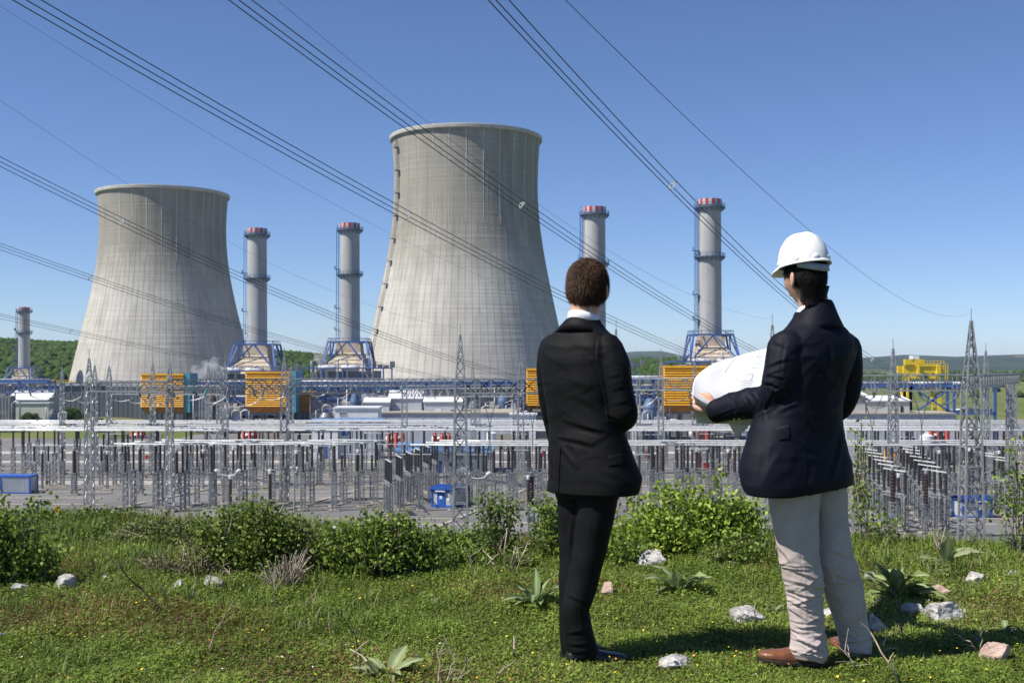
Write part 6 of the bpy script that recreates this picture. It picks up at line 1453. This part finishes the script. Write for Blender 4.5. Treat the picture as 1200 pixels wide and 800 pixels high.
limb(t_, [(-.045, .05, .86, .10), (-.043, .05, .706, .087), (-.05, .05, .50, .070), (-.060, .04, .318, .061), (-.060, .035, .20, .060), (-.050, .03, .055, .063)])
limb(t_, [(.05, -.04, .86, .10), (.042, -.045, .706, .086), (.01, -.04, .50, .071), (-.033, -.04, .318, .065), (-.052, -.04, .24, .061), (-.037, -.03, .13, .065), (-.022, -.02, .055, .070)])
def d2(co, no):
    L = [(662,600,668,655,4,5,.6), (672,600,668,650,5,4,-.5), (690,590,700,620,4,4), (664,690,690,700,3,4), (662,735,690,728,3.5,5), (664,748,694,745,3,5), (668,757,700,752,3,4), (676,600,678,740,1.4,2.2)]
    h = folds(co, no, L, S1, A1, B1)+.002*n3(co, 22, 8, (1, 1, 1.8)); co = co+no*h[:, None]
    lowm = co[:, 2] < .012; co[lowm, 2] = .012+.1*(co[lowm, 2]-.012); return co
skin_obj('trousers', fuse(t_, .005, 4, d2), M['suit_black'], p1)
shoe(p1, (-.095, -.045, .008), (.178, .015, .006), M['shoe_black']); shoe(p1, (-.095, .0, .008), (.07, .215, .006), M['shoe_black'])

# ---------------------------------------------------------------- person with the hard hat
g2 = Vector(((945-U0)/F*4.87, 4.87, 0)); g2.z = hz(g2.x, g2.y)-.004
p2_ = empty('person', g2, label='man in a white hard hat, navy blazer and khaki trousers, seen from behind, holding plans', cat='person')
YW = math.radians(35); YW2 = YW; S2, A2, B2 = 273.7, 945, 781
Mh2 = head_mat(Vector((-.008, .0, 1.667)), math.radians(30), math.radians(-4))
b_ = MB(); add_head(b_, Mh2)
limb(b_, [(.008, -.005, 1.63, .062), (.026, -.008, 1.57, .063), (.035, -.005, 1.50, .064), (.035, 0, 1.43, .09)])
loft(b_, [(0, 0, .84, .125, .085), (-.01, 0, .96, .135, .09), (-.02, 0, 1.09, .145, .09), (0, 0, 1.25, .165, .10), (.02, 0, 1.38, .165, .09), (.03, 0, 1.43, .11, .07)], YW)
limb(b_, [(-.10, -.115, 1.355, .052), (-.13, -.115, 1.23, .046), (-.165, -.045, 1.13, .040), (-.28, .07, 1.115, .033), (-.372, .145, 1.103, .0255)])
add_hand(b_, (-.372, .145, 1.105), (-.78, .42, .30), (.30, .85, -.25), -1, [(.55,.6,.5),(.75,.95,.6),(.9,1.05,.6),(1.0,1.1,.6)], .75, 1.0)
limb(b_, [(.175, .108, 1.35, .052), (.195, .13, 1.22, .046), (.17, .17, 1.10, .040), (.03, .29, 1.10, .033), (-.07, .36, 1.12, .0255)])
add_hand(b_, (-.08, .365, 1.125), (-.7, .55, .25), (-.35, -.55, -.5), -1, [(.5,.6,.5),(.6,.8,.5),(.7,.8,.5),(.7,.9,.5)], .6)
LG = [(-.060, -.045, .84, .080), (-.062, -.05, .65, .070), (-.044, -.05, .486, .058), (-.022, -.04, .376, .055), (-.01, -.03, .2, .045), (.015, -.025, .10, .037), (.02, -.025, .06, .037)]
RG = [(.068, .045, .84, .070), (.108, .05, .65, .062), (.1315, .055, .486, .058), (.165, .07, .376, .057), (.20, .085, .26, .05), (.235, .10, .12, .037), (.245, .105, .06, .037)]
limb(b_, LG); limb(b_, RG); limb(b_, [(.02, -.025, .05, .028), (-.07, -.01, .032, .022), (-.14, .0, .028, .017)]); limb(b_, [(.245, .105, .05, .028), (.24, .19, .032, .022), (.23, .26, .028, .017)])
skin_obj('body', fuse(b_, .0034, 2), M['skin'], p2_)
face_bits(Mh2, p2_, M['suit_black'])
hair('hair', Mh2, p2_, M['hair_black'], (-.112, -.060, .0), 6000, (.008, .016), [(.006,.005,.005), (.018,.015,.014)], 9, grow=.006, lift=.25, nape=(.004,-.016,.061,.066,-.045,-.128))
j = MB()
loft(j, [(-.038, 0, .762, .292, .160), (-.041, 0, .80, .298, .164), (-.044, 0, .86, .291, .160), (-.046, 0, .93, .270, .152), (-.042, 0, 1.0, .242, .146), (-.036, 0, 1.07, .214, .142), (-.022, 0, 1.15, .198, .142), (-.004, 0, 1.24, .204, .146), (.020, 0, 1.33, .220, .142), (.036, .005, 1.385, .216, .130), (.038, 0, 1.425, .182, .114), (.037, 0, 1.46, .128, .100), (.037, 0, 1.495, .094, .086), (.035, 0, 1.52, .080, .079)], YW, 56)
limb(j, [(-.108, -.105, 1.365, .077), (-.128, -.122, 1.29, .076), (-.142, -.115, 1.21, .073), (-.158, -.065, 1.145, .074), (-.215, -.0, 1.135, .068), (-.285, .065, 1.118, .061), (-.352, .128, 1.096, .055)], 26)
limb(j, [(.190, .105, 1.360, .077), (.206, .122, 1.27, .074), (.200, .14, 1.17, .069), (.168, .18, 1.10, .063), (.07, .265, 1.10, .056), (-.03, .33, 1.11, .05), (-.06, .352, 1.118, .047)], 24)
def d3(co, no):
    co = co.copy(); fr = -math.sin(YW)*co[:, 0]+math.cos(YW)*co[:, 1]; low = smooth((.95-co[:, 2])/.2)
    L = [(964,405,960,430,3.5,7,.9), (960,430,944,441,3.5,6,.4), (950,415,925,440,7,4), (975,440,938,484,6,5,.5), (998,455,940,486,6,7,.6), (990,478,950,500,7,5,.6), (985,500,962,562,6,7,.7), (994,505,976,580,2.5,-6), (933,488,932,578,1.0,-2.6), (970,510,945,520,7,4,.5), (905,520,880,560,7,4,-.4), (890,515,882,560,5,4), (945,540,936,575,7,4),
         (898,400,920,412,4,3), (890,428,912,420,3,5,.5), (888,436,908,440,2.8,5,-.5), (886,446,902,452,2.6,7,.5), (896,455,904,470,2.6,6,.5), (876,456,884,474,2.4,5,.6), (872,462,878,478,2.2,5,.6), (862,465,866,480,2.4,3), (904,440,920,462,4,5), (912,400,904,440,2.4,4,-.6), (1000,385,1004,420,3,4,.6), (1004,430,1000,455,3,4), (940,382,985,376,6,2.5), (902,480,925,470,4,5,.4)]
    h = folds(co, no, L+rand_folds(30, 870, 1005, 390, 570, 5, (3, 8), (1, 2.6), .9)+rand_folds(16, 850, 905, 430, 490, 6, (1.6, 3), (2, 4.5), 1.2), S2, A2, B2, .95)+.0020*n3(co, 20, 12)+.0008*n3(co, 55, 14); slv = smooth((-.15-co[:, 0])/.04)*smooth((co[:, 2]-1.0)/.04); h += slv*.0030*n3(co, 55, 15, (1, 1, .5))
    co = co+no*h[:, None]; co[:, 2] += .115*smooth((fr-.03)/.15)*low+.012*low*np.sin(co[:, 0]*9); return co
skin_obj('jacket', fuse(j, .0052, 4, d3), M['suit_navy'], p2_)
band(p2_, 'jacket_collar', M['suit_navy'], [(.037,.0,.146,.112,cz(1.385,1.452),YW), (.037,.0,.130,.106,cz(1.415,1.474),YW), (.036,-.004,.100,.094,cz(1.455,1.514),YW), (.036,-.006,.079,.078,cz(1.490,1.560),YW), (.036,-.008,.0725,.0715,cz(1.496,1.572),YW), (.036,-.008,.068,.067,cz(1.494,1.570),YW)], 48, .004, gap=.3)
band(p2_, 'shirt', M['shirt'], [(.033,-.004,.071,.071,cz(1.46,1.535),YW), (.029,-.002,.067,.067,cz(1.50,1.56),YW), (.027,-.002,.0645,.065,cz(1.522,1.572),YW), (.027,-.002,.0625,.063,cz(1.522,1.572),YW)], 40, .003)
from mathutils.bvhtree import BVHTree
def on_cloth(obj, poly_px, sc_, u0, v0, name, mat, parent, lift=.0035, nx=10, ny=6):
    """a raised piece of cloth lying on the garment inside a four-cornered outline"""
    me = obj.data; bv = BVHTree.FromPolygons([v.co for v in me.vertices], [p.vertices[:] for p in me.polygons])
    Q = [Vector(((u-u0)/sc_, 0, (v0-v)/sc_)) for u, v in poly_px]; top, bot = [], []
    for i in range(ny+1):
        for k in range(nx+1):
            p = Q[0].lerp(Q[1], k/nx).lerp(Q[3].lerp(Q[2], k/nx), i/ny); hit = bv.ray_cast(Vector((p.x, -2, p.z)), Vector((0, 1, 0)))
            if hit[0] is None: return
            n_ = hit[1]; n_ = n_ if n_.y < 0 else -n_; top.append(hit[0]+n_*(lift if 0 < i else lift*.3)); bot.append(hit[0]-n_*.003)
    m_ = nx+1; N = len(top); fs = [(i*m_+k, i*m_+k+1, (i+1)*m_+k+1, (i+1)*m_+k) for i in range(ny) for k in range(nx)]; bs = [tuple(q+N for q in f[::-1]) for f in fs]
    ring = [k for k in range(m_)]+[i*m_+nx for i in range(1, ny+1)]+[ny*m_+k for k in range(nx-1, -1, -1)]+[i*m_ for i in range(ny-1, 0, -1)]
    sd = [(ring[j], ring[j]+N, ring[(j+1) % len(ring)]+N, ring[(j+1) % len(ring)]) for j in range(len(ring))]
    mb = MB(); mb.add(top+bot, fs+bs+sd); o = mb.build(name, mat, parent, smooth=False); return o
jk2 = [o for o in p2_.children if o.name.startswith('jacket') and 'collar' not in o.name][0]; jk1 = [o for o in p1.children if o.name.startswith('jacket') and 'collar' not in o.name][0]
on_cloth(jk2, [(898,497.5),(912,493.5),(911.5,508.5),(900,511)], S2, A2, B2, 'pocket_flap', M['suit_navy'], p2_, .005)
on_cloth(jk2, [(976,512),(978,512),(969,577),(967,577)], S2, A2, B2, 'vent_edge', M['suit_navy'], p2_, .0045, 2, 16)
on_cloth(jk1, [(708,529),(724,526),(725,537),(709,540)], S1, A1, B1, 'pocket_flap', M['suit_black'], p1, .004)
on_cloth(jk1, [(655,520),(656.5,520),(654,575),(652.5,575)], S1, A1, B1, 'vent_edge', M['suit_black'], p1, .004, 2, 16)
# buttons on the cuff
for i, f in enumerate((0, 1, 2, 3)):
    bt = MB(); c = Vector((-.335+.017*i, .052-.016*i, 1.052+.0015*i)); c = Vector((-.335+.0175*i, .078-.018*i, 1.062)); ellipsoid(bt, c, (.0075, .0045, .0065), None, 12); bt.build('button', M['brass'], p2_, smooth=True)
cf = MB(); limb(cf, [(-.345, .121, 1.098, .034), (-.372, .147, 1.100, .033)], 18, 2, False); cf.build('shirt_cuff', M['shirt'], p2_, smooth=True)
t_ = MB()
loft(t_, [(.012, 0, .80, .150, .105), (.01, 0, .84, .165, .115), (.0, 0, .92, .15, .10), (0, 0, 1.0, .16, .11)], YW)
limb(t_, [(-.066, -.045, .86, .118), (-.066, -.05, .72, .108), (-.062, -.05, .65, .099), (-.044, -.05, .486, .082), (-.022, -.042, .376, .077), (-.013, -.035, .267, .071), (-.002, -.03, .157, .071), (.003, -.025, .065, .082)])
limb(t_, [(.075, .05, .86, .090), (.102, .05, .72, .090), (.112, .05, .65, .080), (.1315, .055, .486, .081), (.165, .07, .376, .083), (.197, .083, .267, .077), (.223, .095, .157, .068), (.244, .10, .065, .066)])
def d4(co, no):
    co = co.copy(); left = co[:, 0] < .5*(.02+.11)+.13*smooth((.6-co[:, 2])/.5)
    band_ = np.exp(-((co[:, 2]-.40)/.13)**2); rid = 1-np.abs(n3(co, 34, 31, (.55, .4, 1.35))); rid2 = 1-np.abs(n3(co, 48, 37, (.8, .4, 1.2)))
    h = .0075*np.clip(rid, -.5, 1)**2*np.sign(rid)*band_*(.35+.65*left)+.0045*rid2*smooth((.62-co[:, 2])/.1)*.6+.0018*n3(co, 20, 33)
    L = [(905,632,925,660,3,5,.4), (925,640,950,655,3,4), (915,672,955,682,2.6,6,.5), (920,686,956,692,2.4,6,-.4), (918,660,950,672,2.6,5,.5), (925,700,950,712,2.6,5), (928,742,962,757,3.0,9,.6), (924,755,960,768,3,7,.5), (990,755,1024,750,2.4,7,.4), (985,762,1026,768,2.4,6), (965,640,1000,655,3,5,.3), (972,668,1008,682,2.6,5), (928,620,937,745,.9,2.2,2), (960,590,957,640,2,-3), (1002,700,1010,745,1,2)]
    h += folds(co, no, L+rand_folds(46, 906, 958, 650, 735, 7, (1.3, 2.8), (2.2, 5.5), .35)+rand_folds(26, 965, 1018, 630, 745, 8, (1.5, 3), (1.5, 4), .4)+rand_folds(16, 915, 960, 735, 770, 9, (1.8, 3), (2.5, 5.5), .6)+rand_folds(10, 985, 1025, 740, 770, 10, (1.8, 3), (2.5, 5), .6), S2, A2, B2, 1.1); co = co+no*h[:, None]
    lowm = co[:, 2] < .028; co[lowm, 2] = .028+.15*(co[lowm, 2]-.028); co[:, 2] += .026*smooth((.10-co[:, 2])/.07)*smooth((.09-co[:, 0])/.1)
    return co
skin_obj('trousers', fuse(t_, .0048, 3, d4), M['khaki'], p2_)
shoe(p2_, (.085, -.035, .020), (-.208, .005, .026), M['shoe_brown'], .050, .10, hs=1.18); shoe(p2_, (.252, .045, .016), (.215, .33, .018), M['shoe_brown'], .050, .05, hs=1.1)
# hard hat
def hardhat():
    Mt = head_mat(Vector((-.008, .0, 1.690)), math.radians(32), math.radians(-8)) @ Matrix.Translation((0, .0, .034))
    n, m_ = 72, 30; vs = []
    for i in range(m_+1):
        ph = (PI/2)*i/m_
        for k in range(n):
            th = 2*PI*k/n; c, s = math.cos(ph), math.sin(ph); x = .099*(c**.80)*math.cos(th); y = .117*(c**.80)*math.sin(th); z = .134*(s**.95)
            rid = math.exp(-(x/.013)**2)+.8*math.exp(-((abs(x)-.036)/.009)**2); fade = smooth((z-.055)/.06)*smooth((.115-abs(y))/.03); z += .0055*rid*float(fade)
            vs.append(Mt @ Vector((x, y, z)))
    mb = MB(); fs = [(i*n+k, i*n+(k+1) % n, (i+1)*n+(k+1) % n, (i+1)*n+k) for i in range(m_) for k in range(n)]; mb.add(vs, fs)
    # brim with a longer peak in front
    vs = []
    prof_ = [(0, .004), (.4, .002), (1, -.005), (1.02, -.011), (.4, -.004), (-.05, -.003)]
    for q, dz in prof_:
        for k in range(n):
            th = 2*PI*k/n; fwd = max(0, math.sin(th)); w_ = .007+.032*smooth((fwd-.45)/.5); sag = -.014*float(smooth((fwd-.3)/.6))*q
            a = .099+float(w_)*q*.9; b2 = .117+float(w_)*q; vs.append(Mt @ Vector((a*math.cos(th), b2*math.sin(th), dz+sag)))
    mb.add(vs, [(i*n+(k+1) % n, i*n+k, (i+1)*n+k, (i+1)*n+(k+1) % n) for i in range(len(prof_)-1) for k in range(n)])
    root = mb.build('hard_hat', M['helmet'], p2_, smooth=True)
    for th in (-1.15, -.35, -1.95, -2.75, .45, 2.5):   # small bosses over the brim
        b2 = MB(); x, y = .098*math.cos(th), .116*math.sin(th); R3 = Mt.to_3x3() @ Matrix.Rotation(th, 3, 'Z'); ellipsoid(b2, Mt @ Vector((x, y, .012)), (.006, .015, .013), R3, 14); b2.build('boss', M['helmet'], root, smooth=True)
    s_ = MB(); vs = []; N = 30
    for jx, (zz, o_) in enumerate([(-.040, .0), (-.010, .0), (-.010, .0025), (-.040, .0025)]):
        for k in range(N+1):
            th = PI+.35+(PI-.70)*k/N; dip = -.008*math.sin(PI*k/N); a, b3 = .0865+o_, .1120+o_
            hgt = zz+.034*0; up = .022*(1-math.sin(PI*k/N))
            vs.append(Mt @ Vector((a*math.cos(th), b3*math.sin(th), zz+dip-.004+up)))
    m2 = N+1; s_.add(vs, [(jx*m2+k, jx*m2+k+1, ((jx+1) % 4)*m2+k+1, ((jx+1) % 4)*m2+k) for jx in range(4) for k in range(N)]); s_.build('headband', M['strap'], root, smooth=True)
    kn = MB(); R3 = Mt.to_3x3(); ellipsoid(kn, Mt @ Vector((0, -.112, -.036)), (.022, .007, .011), R3, 14); kn.build('adjuster', M['strap'], root, smooth=True)
hardhat()

# ---------------------------------------------------------------- the paper plan in his hands
def paper():
    gx, gy, gz = g2
    def W(u, v, Y): return at(u, v, Y)
    # rows from the near rolled edge to the far edge; each row from his left hand to his right
    ctrl = [[(815,469,5.00), (838,488,5.06), (868,494,5.14), (900,488,5.24)],
            [(811.5,459,5.00), (838,474,5.04), (868,478,5.12), (902,470,5.22)],
            [(817,441,5.30), (846,447,5.34), (872,447,5.40), (903,441,5.48)],
            [(838,426,5.66), (860,424,5.70), (884,421,5.74), (906,416,5.80)],
            [(858,419,5.92), (874,414,5.95), (891,409.5,5.98), (908,406,6.0)]]
    n, m_ = 36, 30
    def bez(c, t_):
        c = [Vector(q) for q in c]
        while len(c) > 1: c = [a.lerp(b2, t_) for a, b2 in zip(c[:-1], c[1:])]
        return c[0]
    def cr(P_, t_):
        k = len(P_)-1; x = t_*k; i = min(int(x), k-1); f = x-i; p0, p1_, p2x, p3 = P_[max(i-1, 0)], P_[i], P_[i+1], P_[min(i+2, k)]
        return .5*((2*p1_)+(p2x-p0)*f+(2*p0-5*p1_+4*p2x-p3)*f*f+(3*p1_-p0-3*p2x+p3)*f**3)
    rows_ = [[W(*q) for q in r] for r in ctrl]; grid = []
    for i in range(n+1):
        t_ = i/n; row = [cr([r[c] for r in rows_], t_) for c in range(4)]
        grid.append([cr(row, j/m_)+Vector((0, .010*math.sin(j*.45+i*.12)*math.sin(PI*i/n)+.006*math.sin(i*.5+j*.21), .006*math.sin(j*.31-i*.2)*math.sin(PI*i/n))) for j in range(m_+1)])
    G0 = grid[0][0]; vs = [p-G0 for r in grid for p in r]; fs = [(i*(m_+1)+j, i*(m_+1)+j+1, (i+1)*(m_+1)+j+1, (i+1)*(m_+1)+j) for i in range(n) for j in range(m_)]
    root = empty('paper_plan', G0, label='large white paper plan curling open in the hands of the helmeted man', cat='paper')
    mb = MB(); mb.add(vs, fs); s = mb.build('sheet', M['paper'], root, smooth=True); so_ = s.modifiers.new('thickness', 'SOLIDIFY'); so_.thickness = .0008
    def flat_sheet(pts, name, bulge=.02):
        a, b2, c, d = [W(*q)-G0 for q in pts]; vv, ff = [], []; k = 12
        for i in range(k+1):
            for jx in range(k+1):
                p = a.lerp(b2, jx/k).lerp(d.lerp(c, jx/k), i/k); p.y += bulge*math.sin(PI*jx/k)*.5+bulge*math.sin(PI*i/k); vv.append(p)
        for i in range(k):
            for jx in range(k): ff.append((i*(k+1)+jx, i*(k+1)+jx+1, (i+1)*(k+1)+jx+1, (i+1)*(k+1)+jx))
        q_ = MB(); q_.add(vv, ff); o = q_.build(name, M['paper'], root, smooth=True); o.modifiers.new('thickness', 'SOLIDIFY').thickness = .0008
    flat_sheet([(814,466,5.0), (880,474,5.16), (882,498,5.22), (816.5,495.5,5.12)], 'hanging_fold')
    flat_sheet([(822,464,5.03), (836,466,5.06), (834,486,5.12), (810,488,5.06)], 'curled_corner', .01)
    flat_sheet([(850,488,5.2), (884,484,5.26), (876,502,5.30), (863,512,5.28)], 'lower_corner', .01)
    # thin printed drawing, a grid of plan lines raised a hair above the sheet
    ln_ = MB(); r = random.Random(4)
    def pt(a, b2):
        i = min(a*n, n-.001); jx = min(b2*m_, m_-.001); i0, j0 = int(i), int(jx); f, g_ = i-i0, jx-j0
        p = grid[i0][j0].lerp(grid[i0][j0+1], g_).lerp(grid[i0+1][j0].lerp(grid[i0+1][j0+1], g_), f); nrm = (grid[i0][j0+1]-grid[i0][j0]).cross(grid[i0+1][j0]-grid[i0][j0]).normalized()
        if nrm.z < 0: nrm = -nrm
        return p-G0+nrm*.0016
    def poly(ps): 
        for p, q in zip(ps[:-1], ps[1:]):
            for k in range(4): ln_.bar(pt(p[0]+(q[0]-p[0])*k/4, p[1]+(q[1]-p[1])*k/4), pt(p[0]+(q[0]-p[0])*(k+1)/4, p[1]+(q[1]-p[1])*(k+1)/4), .0010)
    poly([(.62,.30),(.62,.9),(.97,.9),(.97,.30),(.62,.30)]); poly([(.70,.45),(.70,.62),(.82,.62),(.82,.45),(.70,.45)]); poly([(.76,.9),(.76,.7),(.92,.7)]); poly([(.5,.55),(.5,.75),(.56,.75),(.56,.55),(.5,.55)])
    for k in range(9): y = .66+.03*k; poly([(y, .66+.02*(k % 3)), (y, .85)])
    for k in range(6): y = .40+.02*k; poly([(y, .62), (y, .8-.03*(k % 2))])
    ln_.build('printed_drawing', M['print'], root)
M['paper'] = pmat('paper', (.88,.88,.88), (.86,.86,.87), 3, .8); 
_pt = M['paper'].node_tree; _tr = _pt.nodes.new('ShaderNodeBsdfTranslucent'); _tr.inputs[0].default_value = (.75,.76,.8,1); _mx = _pt.nodes.new('ShaderNodeMixShader'); _mx.inputs[0].default_value = .22
_pt.links.new(_pt.nodes['Principled BSDF'].outputs[0], _mx.inputs[1]); _pt.links.new(_tr.outputs[0], _mx.inputs[2]); _pt.links.new(_mx.outputs[0], _pt.nodes['Material Output'].inputs[0])
M['print'] = pmat('blue_grey_print', (.42,.45,.60), None, 3, .8)
paper()
